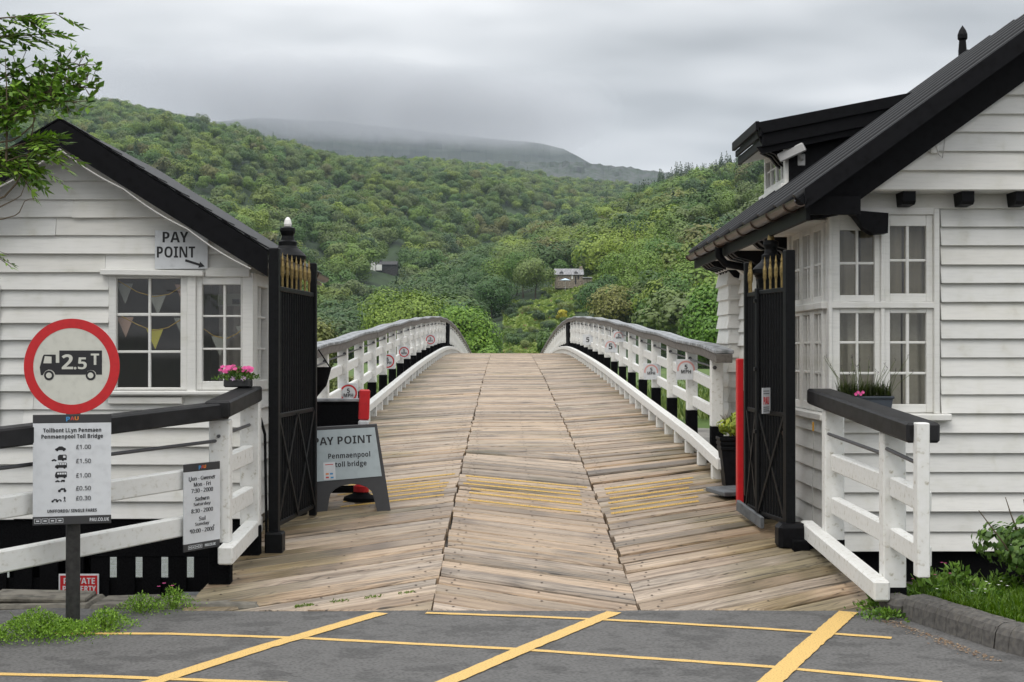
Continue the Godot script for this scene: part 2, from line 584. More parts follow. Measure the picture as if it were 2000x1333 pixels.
func hill_mesh(rows: Array, u0: float, u1: float, nu: int, nt: int, t1: float) -> MB:
	var mb := MB.new()
	var P := []
	for a in nu + 1:
		for b in nt + 1:
			P.append(hill_point(rows, lerpf(u0, u1, float(a) / nu), t1 * b / nt))
	var N := []
	for a in nu + 1:
		for b in nt + 1:
			var du: Vector3 = P[mini(a + 1, nu) * (nt + 1) + b] - P[maxi(a - 1, 0) * (nt + 1) + b]
			var dt: Vector3 = P[a * (nt + 1) + mini(b + 1, nt)] - P[a * (nt + 1) + maxi(b - 1, 0)]
			var nn := du.cross(dt).normalized()
			mb.vert(P[a * (nt + 1) + b], nn if nn.y > 0 else -nn)
	for a in nu:
		for b in nt:
			var i := a * (nt + 1) + b
			mb.face(i, i + nt + 1, i + nt + 2)
			mb.face(i, i + nt + 2, i + 1)
	return mb

func ridge_mesh(line: Array, d: float, base_px: float, back: float, rough: float, sd: int) -> MB:
	# a rocky ridge: a ragged crest, a steep front and a long back slope
	var mb := MB.new()
	var ns := noise(0.012, 5, sd)
	var P := []
	var nu := 160
	var rows := 14
	for a in nu + 1:
		var u := lerpf(line[0][0], line[-1][0], float(a) / nu)
		var y := 0.0
		for k in line.size() - 1:
			if u >= line[k][0] and u <= line[k + 1][0]:
				y = lerpf(line[k][1], line[k + 1][1], (u - line[k][0]) / float(line[k + 1][0] - line[k][0]))
		y -= absf(ns.get_noise_1d(u * 3.0)) * rough
		for b in rows + 1:
			var t := float(b) / rows
			var py: float
			var dd: float
			if t < 0.75:
				py = lerpf(base_px, y, t / 0.75)
				dd = lerpf(d * 0.86, d, t / 0.75) + ns.get_noise_2d(u * 2.0, t * 300.0) * d * 0.02
			else:
				py = y + (t - 0.75) * 4.0 * 60.0
				dd = d + (t - 0.75) * 4.0 * back
			P.append(at(u, py, dd))
	for a in nu:
		for b in rows:
			var i := a * (rows + 1) + b
			var mid: Vector3 = P[i] + Vector3(0, -50, -50)
			mb.quad_out(P[i], P[i + rows + 1], P[i + rows + 2], P[i + 1], mid)
	return mb

# a crown of leaf clumps: lobes round the limbs, each covered in small bent faces
func crown(mb: MB, mid: Vector3, size: Vector3, lobes: int, leaves: int, leaf: float, dark: Color, light: Color, sd: int, rag := 0.35) -> void:
	var r := RandomNumberGenerator.new()
	r.seed = sd
	var L := []
	for k in lobes:
		var g := r.randf() * TAU
		var y := r.randf_range(-0.75, 0.8)
		var w := sqrt(maxf(0.0, 1.0 - y * y)) * r.randf_range(0.3, 0.72)
		L.append([mid + Vector3(cos(g) * w, y * 0.62, sin(g) * w) * size, r.randf_range(0.3, 0.52)])
	for k in leaves:
		var lobe: Array = L[r.randi() % lobes]
		var o := Vector3(r.randfn(), r.randfn() + 0.25, r.randfn()).normalized()
		var q: Vector3 = lobe[0] + o * size * lobe[1] * (1.0 - rag * r.randf() * r.randf()) * (1.0 + rag * 0.5 * r.randf() * r.randf())
		var out := ((q - mid) / size).normalized()
		var nn := (o + out * 0.6 + Vector3(r.randfn(), r.randfn() + 0.4, r.randfn()) * 0.33).normalized()
		var dir := nn.cross(Vector3(r.randfn(), r.randfn(), r.randfn())).normalized()
		mb.tint = dark.lerp(light, clampf(r.randf() * 0.9 + r.randf() * 0.2, 0.0, 1.0))
		var s := leaf * r.randf_range(0.6, 1.3)
		mb.leaf(q, dir, dir.cross(nn).normalized(), s * 1.25, s)

func conifer_crown(mb: MB, h: float, w: float, leaves: int, leaf: float, dark: Color, light: Color, sd: int) -> void:
	var r := RandomNumberGenerator.new()
	r.seed = sd
	for k in leaves:
		var t := 1.0 - sqrt(r.randf())
		var g := r.randf() * TAU
		var tier := absf(fposmod(t * 11.0, 1.0) - 0.5) * 2.0
		var rad := w * 0.5 * (1.0 - t) * (0.65 + 0.45 * tier) * sqrt(r.randf_range(0.25, 1.0))
		var o := Vector3(cos(g), 0, sin(g))
		var q := o * rad + Vector3(0, h * (0.08 + 0.92 * t) , 0)
		var dir := (o + Vector3(r.randfn() * 0.3, -0.35, r.randfn() * 0.3)).normalized()
		mb.tint = dark.lerp(light, r.randf())
		mb.leaf(q, dir, dir.cross(Vector3.UP).normalized(), leaf * r.randf_range(0.7, 1.4), leaf * 0.6)
	# leader
	mb.tint = dark
	for k in 5:
		var g := TAU * k / 5.0
		mb.leaf(Vector3(0, h * 0.93, 0), (Vector3(cos(g) * 0.25, 1, sin(g) * 0.25)).normalized(), Vector3(-sin(g), 0, cos(g)), h * 0.1, w * 0.06)

func trunk(mb: MB, h: float, r0: float, sd: int) -> void:
	var r := RandomNumberGenerator.new()
	r.seed = sd
	var pts := []
	var rad := []
	for k in 6:
		pts.append(Vector3(r.randfn() * 0.03 * h * k / 5.0, h * k / 5.0 - 0.3, r.randfn() * 0.03 * h * k / 5.0))
		rad.append(r0 * (1.0 - 0.14 * k))
	mb.tube(pts, rad, 7)
	for k in 6:
		var g := TAU * k / 6.0 + r.randf()
		var b: Vector3 = pts[3 + (k % 3)]
		mb.tube([b, b + Vector3(cos(g) * h * 0.22, h * 0.2, sin(g) * h * 0.22), b + Vector3(cos(g) * h * 0.36, h * 0.5, sin(g) * h * 0.36)], [r0 * 0.5, r0 * 0.3, r0 * 0.1], 5)

func stand_tree(called: String, label: String, at_: Vector3, size: Vector3, leaves: int, leaf: float, dark: Color, light: Color, sd: int, group := "", lobes := 16, low := 0.42) -> Node3D:
	var t := thing(called, label, "tree", at_, 0.0, group)
	var mb := MB.new()
	trunk(mb, size.y * 1.1, size.x * 0.045, sd)
	part(t, "trunk", mb, M.bark)
	mb = MB.new()
	crown(mb, Vector3(0, size.y * (1.0 + low), 0), size, lobes, leaves, leaf, dark, light, sd, 0.6)
	part(t, "crown", mb, M.leaf)
	return t

func clearing(u: float, v: float) -> bool:
	if u > 985 and u < 1060 and v > 590: return true
	if u > 1060 and u < 1180 and v > 566 and v < 610: return true
	if u > 1082 and u < 1182 and v > 538 and v < 572: return true
	if u > 1050 and u < 1120 and v > 600 and v < 690: return true
	return false

func make_land() -> void:
	lump.frequency = 0.006
	lump.fractal_octaves = 3
	lump.seed = 77
	# the river under the bridge, its muddy edge and the meadow on the far bank
	var mb := MB.new()
	mb.quad(Vector3(-400, -1.55, -9.6), Vector3(400, -1.55, -9.6), Vector3(400, -1.55, -47), Vector3(-400, -1.55, -47))
	struct("river", mb, M.water)
	mb = MB.new()
	var edge := noise(0.06, 3, 41)
	for k in 160:
		var x0 := -240.0 + k * 3.0
		var x1 := x0 + 3.0
		var e0 := 40.0 + edge.get_noise_1d(x0) * 4.0
		var e1 := 40.0 + edge.get_noise_1d(x1) * 4.0
		mb.quad(Vector3(x0, -1.75, -e0), Vector3(x1, -1.75, -e1), Vector3(x1, -1.1, -e1 - 16), Vector3(x0, -1.1, -e0 - 16))
	struct("mud_bank", mb, M.mud)
	mb = MB.new()
	for k in 160:
		var x0 := -240.0 + k * 3.0
		var x1 := x0 + 3.0
		var e0 := 53.0 + edge.get_noise_1d(x0 * 1.7 + 50.0) * 3.0
		var e1 := 53.0 + edge.get_noise_1d(x1 * 1.7 + 50.0) * 3.0
		mb.quad(Vector3(x0, -1.3, -e0), Vector3(x1, -1.3, -e1), Vector3(x1, -0.85, -e1 - 3), Vector3(x0, -0.85, -e0 - 3))
		mb.quad(Vector3(x0, -0.85, -e0 - 3), Vector3(x1, -0.85, -e1 - 3), Vector3(x1 * 2.2, -1.0, -420), Vector3(x0 * 2.2, -1.0, -420))
	struct("meadow", mb, M.meadow)
	# one wide sheet of ground below everything, out to the hills
	mb = MB.new()
	mb.quad(Vector3(-9000, -2.6, 60), Vector3(9000, -2.6, 60), Vector3(9000, -2.6, -12000), Vector3(-9000, -2.6, -12000))
	struct("ground", mb, M.mud)
	# grass tufts of the far bank, seen between the white rails
	var r := RandomNumberGenerator.new()
	r.seed = 5
	mb = MB.new()
	for k in 9000:
		var d := 54.0 + 70.0 * r.randf() * r.randf()
		var x := r.randf_range(-0.2, 0.24) * d
		mb.tint = Color(0.05, 0.1, 0.018).lerp(Color(0.17, 0.22, 0.05), r.randf())
		var dir := Vector3(r.randfn() * 0.3, 1, r.randfn() * 0.3).normalized()
		mb.leaf(Vector3(x, -1.05, -d), dir, Vector3(1, 0, r.randf() - 0.5).normalized(), r.randf_range(0.25, 0.75), 0.12)
	tag(part(self, "reeds", mb, M.leaf), "tufted green reeds on the far river bank", "reeds", "", "stuff")
	# hills
	struct("wooded_hill", hill_mesh(LEFT_HILL, -900, 1900, 110, 30, 1.25), M.forest_floor)
	struct("near_hill", hill_mesh(RIGHT_HILL, 520, 2900, 110, 30, 1.25), M.forest_floor)
	mb = ridge_mesh([[700, 326], [860, 318], [900, 312], [950, 309], [1000, 311], [1060, 314], [1120, 312], [1160, 316], [1210, 322], [1270, 330], [1330, 340], [1420, 350], [1600, 372], [1900, 400]], 2300.0, 420.0, 900.0, 10.0, 61)
	struct("rocky_hill", mb, M.rock)
	mb = ridge_mesh([[-500, 330], [100, 290], [300, 262], [400, 232], [500, 222], [640, 228], [820, 248], [960, 264], [1050, 272], [1098, 284], [1130, 300], [1160, 318], [1220, 345], [1320, 380], [1500, 420]], 4300.0, 420.0, 1500.0, 4.0, 62)
	struct("mountain", mb, M.mountain)

func copies(called: String, label: String, cat: String, mesh: Mesh, where: Array, tints: Array) -> void:
	var mm := MultiMesh.new()
	mm.transform_format = MultiMesh.TRANSFORM_3D
	mm.use_colors = true
	mm.mesh = mesh
	mm.instance_count = where.size()
	for k in where.size():
		mm.set_instance_transform(k, where[k])
		mm.set_instance_color(k, tints[k])
	var o := MultiMeshInstance3D.new()
	o.name = numbered(called)
	o.multimesh = mm
	o.material_override = M.leaf
	add_child(o)
	tag(o, label, cat, "", "stuff")

func make_forest() -> void:
	var r := RandomNumberGenerator.new()
	r.seed = 12
	# prototypes, one metre high
	var proto := []
	for k in 6:
		var mb := MB.new()
		crown(mb, Vector3(0, 0.48, 0), Vector3(0.5, 0.5, 0.5), [8, 10, 7, 12, 9, 8][k], 1700, 0.047, Color(0.7, 0.75, 0.7), Color(1.3, 1.25, 1.2), 200 + k, 0.3)
		proto.append(mb.mesh())
	var fir := []
	for k in 2:
		var mb := MB.new()
		conifer_crown(mb, 1.0, 0.42, 520, 0.075, Color(0.6, 0.7, 0.65), Color(1.1, 1.15, 1.1), 300 + k)
		fir.append(mb.mesh())
	# tones of the leaves: yellow-green, mid green, deep green, grey-green, brown-green
	var tones := [Color(0.21, 0.285, 0.03), Color(0.14, 0.23, 0.026), Color(0.078, 0.165, 0.022), Color(0.145, 0.205, 0.046), Color(0.185, 0.19, 0.045), Color(0.048, 0.115, 0.022)]
	var kinds := noise(0.012, 3, 91)
	var sets := [[LEFT_HILL, -420, 1420, 12500, 0.04, 6.0, 12.5], [RIGHT_HILL, 560, 1760, 3500, 0.0, 5.5, 12.0]]
	for s in sets.size():
		var rows: Array = sets[s][0]
		var where := [[], [], [], [], [], []]
		var tint := [[], [], [], [], [], []]
		var fw := [[], []]
		var ft := [[], []]
		var made := 0
		var tries := 0
		while made < sets[s][3] and tries < 120000:
			tries += 1
			var u := r.randf_range(sets[s][1], sets[s][2])
			var t := r.randf_range(sets[s][4], 1.04)
			var row := hill_row(rows, u)
			var d := lerpf(row[2], row[1], t)
			if r.randf() > d / row[1] * row[1] / 1600.0 * (1.0 if s == 0 else 1.75): continue
			var p := hill_point(rows, u, t)
			var v: float = 685.0 - (p.y - EYE) * F / d
			if s == 1 and u > 962 and u < 1222 and v > 546: continue
			if s == 0 and u > 700 and u < 800 and v > 515 and v < 600: continue
			made += 1
			var h := lerpf(sets[s][5], sets[s][6], pow(r.randf(), 1.4))
			var kn := kinds.get_noise_2d(p.x, p.z)
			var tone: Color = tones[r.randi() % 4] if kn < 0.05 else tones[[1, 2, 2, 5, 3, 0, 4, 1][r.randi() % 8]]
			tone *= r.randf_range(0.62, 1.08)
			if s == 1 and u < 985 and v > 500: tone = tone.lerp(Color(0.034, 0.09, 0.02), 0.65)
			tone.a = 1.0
			var is_fir := false
			if s == 1: is_fir = (u > 1235 and t > 0.82 and r.randf() < 0.75) or (u > 1380 and t > 0.6 and r.randf() < 0.5) or r.randf() < 0.015
			else: is_fir = r.randf() < 0.012
			var bas := Basis(Vector3.UP, r.randf() * TAU)
			if is_fir:
				var k := r.randi() % 2
				var c := Color(0.05, 0.085, 0.036) * r.randf_range(0.8, 1.3)
				c.a = 1.0
				fw[k].append(Transform3D(bas.scaled(Vector3(h, h * r.randf_range(1.0, 1.5), h)), p - Vector3(0, 0.5, 0)))
				ft[k].append(c)
			else:
				var k := r.randi() % 6
				var wd := h * r.randf_range(0.95, 1.35)
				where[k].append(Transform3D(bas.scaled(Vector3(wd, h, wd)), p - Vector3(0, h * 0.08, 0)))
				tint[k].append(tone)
		for k in 6:
			copies("woodland", ["broadleaf woodland covering the long far hillside on the left", "broadleaf woodland covering the nearer hillside on the right"][s], "woodland", proto[k], where[k], tint[k])
		for k in 2:
			if fw[k].size():
				copies("conifers", ["scattered dark conifers in the wood on the far hillside", "dark conifers along the top of the nearer hill"][s], "conifers", fir[k], fw[k], ft[k])
	# bushes and rough grass of the open slope under the cottage
	var bw := []
	var bt := []
	for k in 420:
		var u := r.randf_range(985, 1185)
		var p := hill_point(RIGHT_HILL, u, r.randf_range(0.0, 0.62))
		var v: float = 685.0 - (p.y - EYE) * F / -p.z
		if not clearing(u, v) or (u > 1080 and v < 574): continue
		if u > 1062 and v < 600 and r.randf() < 0.5: continue
		var h := r.randf_range(0.9, 2.0) * (1.5 if r.randf() < 0.2 and v > 610 else 1.0)
		bw.append(Transform3D(Basis(Vector3.UP, r.randf() * TAU).scaled(Vector3(h * 1.3, h, h * 1.3)), p))
		var c: Color = [Color(0.1, 0.17, 0.03), Color(0.06, 0.12, 0.03), Color(0.16, 0.2, 0.05), Color(0.045, 0.09, 0.03)][r.randi() % 4] * r.randf_range(0.8, 1.2)
		c.a = 1.0
		bt.append(c)
	copies("shrubbery", "low bushes on the open grassy slope below the far cottage", "bushes", proto[1], bw, bt)
	var mb := MB.new()
	for k in 30000:
		var u := r.randf_range(982, 1190)
		var p := hill_point(RIGHT_HILL, u, r.randf_range(0.0, 0.62))
		var v: float = 685.0 - (p.y - EYE) * F / -p.z
		if not clearing(u, v): continue
		mb.tint = Color(0.13, 0.22, 0.03).lerp(Color(0.27, 0.34, 0.07), r.randf())
		if r.randf() < 0.03: mb.tint = Color(0.28, 0.2, 0.1)
		var dir := Vector3(r.randfn() * 0.5, 1, r.randfn() * 0.5).normalized()
		mb.leaf(p, dir, Vector3(1, 0, r.randf() - 0.5).normalized(), r.randf_range(0.4, 0.9), 0.9)
	tag(part(self, "slope_grass", mb, M.leaf), "bright rough grass on the open slope below the far cottage", "grass", "", "stuff")
	# single trees that stand out
	var G := "broadleaf trees beyond the far end of the bridge"
	stand_tree("alder_tree", "bright green rounded tree right behind the crest of the left railing", Vector3(-3.3, -1.0, -116), Vector3(3.2, 3.2, 3.0), 18000, 0.18, Color(0.06, 0.15, 0.01), Color(0.2, 0.34, 0.028), 401, G, 22, 0.1)
	stand_tree("alder_tree", "wide yellow-green tree above the middle of the left railing", Vector3(-9.0, -0.9, -133), Vector3(4.5, 4.0, 4.2), 18000, 0.2, Color(0.08, 0.145, 0.014), Color(0.23, 0.33, 0.04), 402, G, 26, 0.14)
	stand_tree("alder_tree", "vivid green low tree at the far end of the left railing", Vector3(-1.3, -1.0, -112), Vector3(1.2, 1.5, 1.2), 4500, 0.16, Color(0.06, 0.15, 0.012), Color(0.18, 0.31, 0.03), 403, G, 14, 0.1)
	stand_tree("alder_tree", "slender dark tree at the end of the right railing", Vector3(4.6, -1.0, -136), Vector3(1.5, 2.6, 1.5), 3800, 0.28, Color(0.04, 0.09, 0.016), Color(0.1, 0.18, 0.03), 404, G, 10, 0.05)
	stand_tree("oak_tree", "tall deep green tree beside the right toll house wall", Vector3(14.9, -1.0, -98), Vector3(2.5, 3.8, 2.4), 15000, 0.19, Color(0.04, 0.11, 0.01), Color(0.13, 0.27, 0.022), 405, G, 20, 0.06)
	stand_tree("willow_bush", "pale olive bush beside the left iron gate", Vector3(-9.7, -1.1, -72), Vector3(1.2, 2.2, 1.2), 5000, 0.16, Color(0.075, 0.1, 0.016), Color(0.2, 0.22, 0.05), 406, G, 10, 0.0)
	stand_tree("willow_bush", "low leafy bush behind the nearest left railing bays", Vector3(-7.6, -1.1, -68), Vector3(1.3, 0.85, 1.0), 3500, 0.13, Color(0.05, 0.08, 0.014), Color(0.16, 0.19, 0.04), 407, G, 8, 0.0)
	stand_tree("gorse_bush", "yellow flowering bush above the right railing crest", hill_at(RIGHT_HILL, 1098, 628) + Vector3(0, 0.2, 0), Vector3(1.3, 1.0, 1.0), 1200, 0.25, Color(0.3, 0.28, 0.03), Color(0.55, 0.48, 0.03), 408, "", 6, 0.0)
	# trees round the cottage that can be told apart, from shared crowns
	var spots := [[1010, 560, 15, 3, "tall brown-green crown left of the far cottage"], [1022, 566, 13, 2, "deep green crown close left of the far cottage"], [985, 575, 12, 1, "mid green crown at the left end of the cottage grove"], [1046, 566, 11, 3, "grey-green crown touching the cottage's left gable"], [1212, 556, 9, 2, "deep green crown right of the red-roofed hut"], [1235, 540, 15, 0, "largest yellow-green crown above right of the far cottage"], [1262, 552, 14, 1, "mid green crown right of the largest yellow-green one"], [1215, 585, 12, 1, "mid green crown below the large yellow-green one"], [1300, 560, 12, 2, "deep green crown half way to the toll house roof"], [1255, 600, 12, 1, "mid green crown above the middle of the right railing"], [1300, 640, 11, 2, "deep green crown just over the right railing"], [1330, 610, 12, 1, "mid green crown left of the tall tree by the toll house"], [960, 610, 11, 5, "dark green crown left of the open slope"], [930, 590, 12, 5, "dark green crown left of the open slope, above the left railing"], [945, 560, 12, 5, "dark green crown above left of the open slope"], [890, 580, 12, 5, "dark green crown above the crest of the left railing"], [1170, 610, 9, 5, "dark crown at the right edge of the open slope"], [1195, 640, 9, 4, "brown-green crown low at the right of the open slope"], [690, 590, 10, 5, "dark green crown below the long farmhouse"], [655, 630, 10, 5, "dark green crown over the nearest left railing"], [730, 560, 10, 5, "dark green crown right below the farmhouse"], [700, 620, 9, 5, "dark green crown above the left railing's first bays"]]
	for s in spots:
		var p := hill_at(RIGHT_HILL, s[0], s[1] + 18.0)
		var t := thing("hillside_tree", s[4], "tree", p - Vector3(0, 0.5, 0), r.randf() * TAU, "crowns that stand out at the foot of the wooded hill")
		var tm := MB.new()
		trunk(tm, s[2] * 0.6, 0.22, s[0])
		part(t, "trunk", tm, M.bark)
		var cm := MB.new()
		var c: Color = tones[s[3]]
		crown(cm, Vector3(0, s[2] * 0.55, 0), Vector3(s[2] * 0.5, s[2] * 0.46, s[2] * 0.5), 16, 5200, 0.3, c * 0.65, c * 1.3, s[0] + s[1])
		part(t, "crown", cm, M.leaf)
	# dark conifers that stand clear of the wood
	var firs := [[1345, 345, 15, "tallest pointed conifer on the ridge, second from its left end"], [1362, 338, 13, "pointed conifer third from the left end of the ridge"], [1392, 335, 11, "short pointed conifer fourth along the ridge"], [1408, 332, 14, "pointed conifer fifth along the ridge"], [1428, 328, 13, "pointed conifer sixth along the ridge"], [1462, 322, 12, "pointed conifer on the ridge nearest the dormer"], [1085, 452, 14, "lone dark conifer high above the far cottage"], [806, 522, 12, "left of two dark conifers above the farmhouse"], [832, 516, 14, "right of two dark conifers above the farmhouse"], [1320, 352, 10, "smallest pointed conifer at the left end of the ridge"]]
	for s in firs:
		var p := hill_at(RIGHT_HILL, s[0], s[1])
		var t := thing("conifer", s[3], "tree", p - Vector3(0, 0.5, 0), r.randf() * TAU, "pointed conifers standing clear of the wood")
		var tm := MB.new()
		tm.tube([Vector3(0, -0.5, 0), Vector3(0, s[2] * 0.7, 0)], [0.2, 0.06], 6)
		part(t, "trunk", tm, M.bark)
		var cm := MB.new()
		conifer_crown(cm, s[2], s[2] * 0.4, 1500, 0.75, Color(0.02, 0.045, 0.02), Color(0.055, 0.09, 0.04), s[0])
		part(t, "crown", cm, M.leaf)

func make_far_houses() -> void:
	# stone cottage on the open slope
	var p := hill_at(RIGHT_HILL, 1112, 568) + Vector3(0, 2.0, 0)
	var d := -p.z
	var s := d / F     # metres in one survey pixel at that distance
	var c := thing("stone_cottage", "small stone cottage with slate roof on the far green slope", "house", p)
	var w := 54.0 * s
	var h := 15.0 * s
	var dp := 6.0
	box_part(c, "wall", Vector3(-w / 2, -1.5, -dp), Vector3(w / 2, h, 0), M.stone_wall, 0.05)
	var mb := MB.new()
	mb.prism(PackedVector2Array([Vector2(0.4, h - 0.1), Vector2(-dp / 2, h + 12.5 * s), Vector2(-dp - 0.4, h - 0.1)]), -w / 2 - 0.2, w / 2 + 0.2, Transform3D(Basis(Vector3(0, 0, 1), Vector3(0, 1, 0), Vector3(-1, 0, 0)), Vector3.ZERO))
	var roof := part(c, "roof", mb, M.far_slate)
	var ch := box_part(roof, "chimney", Vector3(w * 0.4, h + 8 * s, -dp / 2 - 0.5), Vector3(w * 0.5, h + 17 * s, -dp / 2 + 0.5), M.stone_wall, 0.05)
	ch.set_meta("label", "stone chimney stack on the cottage ridge")
	for k in [-0.28, 0.24]:
		var dm := MB.new()
		dm.prism(PackedVector2Array([Vector2(-4 * s, h - 0.1), Vector2(4 * s, h - 0.1), Vector2(4 * s, h + 4 * s), Vector2(0, h + 7.5 * s), Vector2(-4 * s, h + 4 * s)]), -2.6, -0.1, Transform3D(Basis(), Vector3(k * w, 0, 0)))
		var dr := part(roof, "dormer", dm, M.far_slate)
		dr.set_meta("label", "small dormer in the cottage roof")
		box_part(c, "window", Vector3(k * w - 2.6 * s, h + 0.3, -0.12), Vector3(k * w + 2.6 * s, h + 4 * s, -0.05), M.far_dark, 0.01)
	box_part(c, "window", Vector3(w * 0.08, h * 0.35, -0.05), Vector3(w * 0.08 + 3 * s, h * 0.85, 0.06), M.far_white, 0.01)
	box_part(c, "window", Vector3(w * 0.3, h * 0.35, -0.05), Vector3(w * 0.3 + 3 * s, h * 0.85, 0.06), M.far_dark, 0.01)
	box_part(c, "door", Vector3(w * 0.2, -0.5, -0.05), Vector3(w * 0.2 + 3 * s, h * 0.7, 0.07), M.far_dark, 0.01)
	var u := thing("garden_parasol", "pale blue parasol in front of the far cottage", "parasol", p + Vector3(-9 * s, -0.6, 3.0))
	mb = MB.new()
	mb.lathe([Vector2(0.04, -1.5), Vector2(0.04, 7 * s)], 6)
	part(u, "pole", mb, M.far_white)
	mb = MB.new()
	mb.lathe([Vector2(11 * s, 7 * s), Vector2(5 * s, 9.3 * s), Vector2(0.05, 11 * s)], 10)
	part(u, "canopy", mb, M.far_sail)
	var sh := thing("garden_shed", "long low shed right of the far stone cottage", "shed", p + Vector3(35 * s, 0, 1.0))
	box_part(sh, "wall", Vector3(-9 * s, -2.0, -3), Vector3(9 * s, 6.5 * s, 0), M.stone_wall, 0.04)
	box_part(sh, "roof", Vector3(-9.6 * s, 6.5 * s, -3.4), Vector3(9.6 * s, 9 * s, 0.4), M.far_slate, 0.1)
	var rs := thing("red_hut", "tiny red-roofed hut among trees right of the cottage", "hut", hill_at(RIGHT_HILL, 1177, 562))
	box_part(rs, "wall", Vector3(-4 * s, -1, -2), Vector3(4 * s, 4 * s, 0), M.far_dark, 0.03)
	mb = MB.new()
	mb.prism(PackedVector2Array([Vector2(-6 * s, 3.6 * s), Vector2(6 * s, 3.6 * s), Vector2(0, 8.5 * s)]), -2.4, 0.4)
	part(rs, "roof", mb, M.terracotta)
	var tp := thing("blue_tarpaulin", "blue tarpaulin showing between trees left of the cottage", "tarpaulin", hill_at(RIGHT_HILL, 1024, 552) + Vector3(0, 0.2, 8.0))
	mb = MB.new()
	mb.prism(PackedVector2Array([Vector2(-6 * s, 0), Vector2(5 * s, 0.6), Vector2(6 * s, 6 * s), Vector2(1 * s, 8 * s), Vector2(-5 * s, 7 * s)]), -0.4, 0.0)
	part(tp, "sheet", mb, M.far_blue)
	# long dark-roofed farmhouse on the left
	p = hill_at(LEFT_HILL, 752, 532)
	d = -p.z
	s = d / F
	var fh := thing("farmhouse", "long white-gabled farmhouse with dark roof among far trees", "house", p + Vector3(0, 1.2, 7))
	box_part(fh, "wall", Vector3(-26 * s, -3, -7), Vector3(26 * s, 6.5 * s, 0), M.far_dark, 0.05)
	mb = MB.new()
	mb.prism(PackedVector2Array([Vector2(0.5, 6.5 * s), Vector2(-3.5, 14 * s), Vector2(-7.5, 6.5 * s)]), -26 * s, 27 * s, Transform3D(Basis(Vector3(0, 0, 1), Vector3(0, 1, 0), Vector3(-1, 0, 0)), Vector3.ZERO))
	part(fh, "roof", mb, M.far_dark)
	mb = MB.new()
	mb.prism(PackedVector2Array([Vector2(-5.5 * s, -2), Vector2(5.5 * s, -2), Vector2(5.5 * s, 6.5 * s), Vector2(0, 13.5 * s), Vector2(-5.5 * s, 6.5 * s)]), -3.0, 0.6, Transform3D(Basis(), Vector3(-21 * s, 0, 0)))
	part(fh, "gable", mb, M.far_white)
	box_part(fh, "porch", Vector3(-14 * s, -1, 0), Vector3(-3 * s, 6 * s, 1.2), M.far_white, 0.05)
	box_part(fh, "chimney", Vector3(-8 * s, 12 * s, -4.2), Vector3(-5 * s, 17 * s, -3), M.far_dark, 0.05)

func make_cloud() -> void:
	# low cloud that hides the top of the mountain
	var q := RandomNumberGenerator.new()
	q.seed = 9
	for k in 17:
		var u := lerpf(300.0, 1075.0, k / 16.0)
		var f := FogVolume.new()
		f.name = numbered("cloud")
		f.shape = RenderingServer.FOG_VOLUME_SHAPE_ELLIPSOID
		f.size = Vector3(q.randf_range(420, 760) * (0.7 if u > 980 else 1.0), q.randf_range(45, 85) * (0.7 if u > 980 else 1.0), 1500)
		f.position = at(u, lerpf(198.0, 250.0, clampf((u - 330.0) / 750.0, 0.0, 1.0)) + q.randf_range(-9, 5), 3900.0 + q.randf_range(-300, 400))
		var m := FogMaterial.new()
		m.density = 0.0011
		m.albedo = Color(0.97, 0.98, 1.0)
		f.material = m
		add_child(f)
		tag(f, "low grey cloud hiding the top of the far mountain", "cloud", "low clouds on the mountain", "stuff")
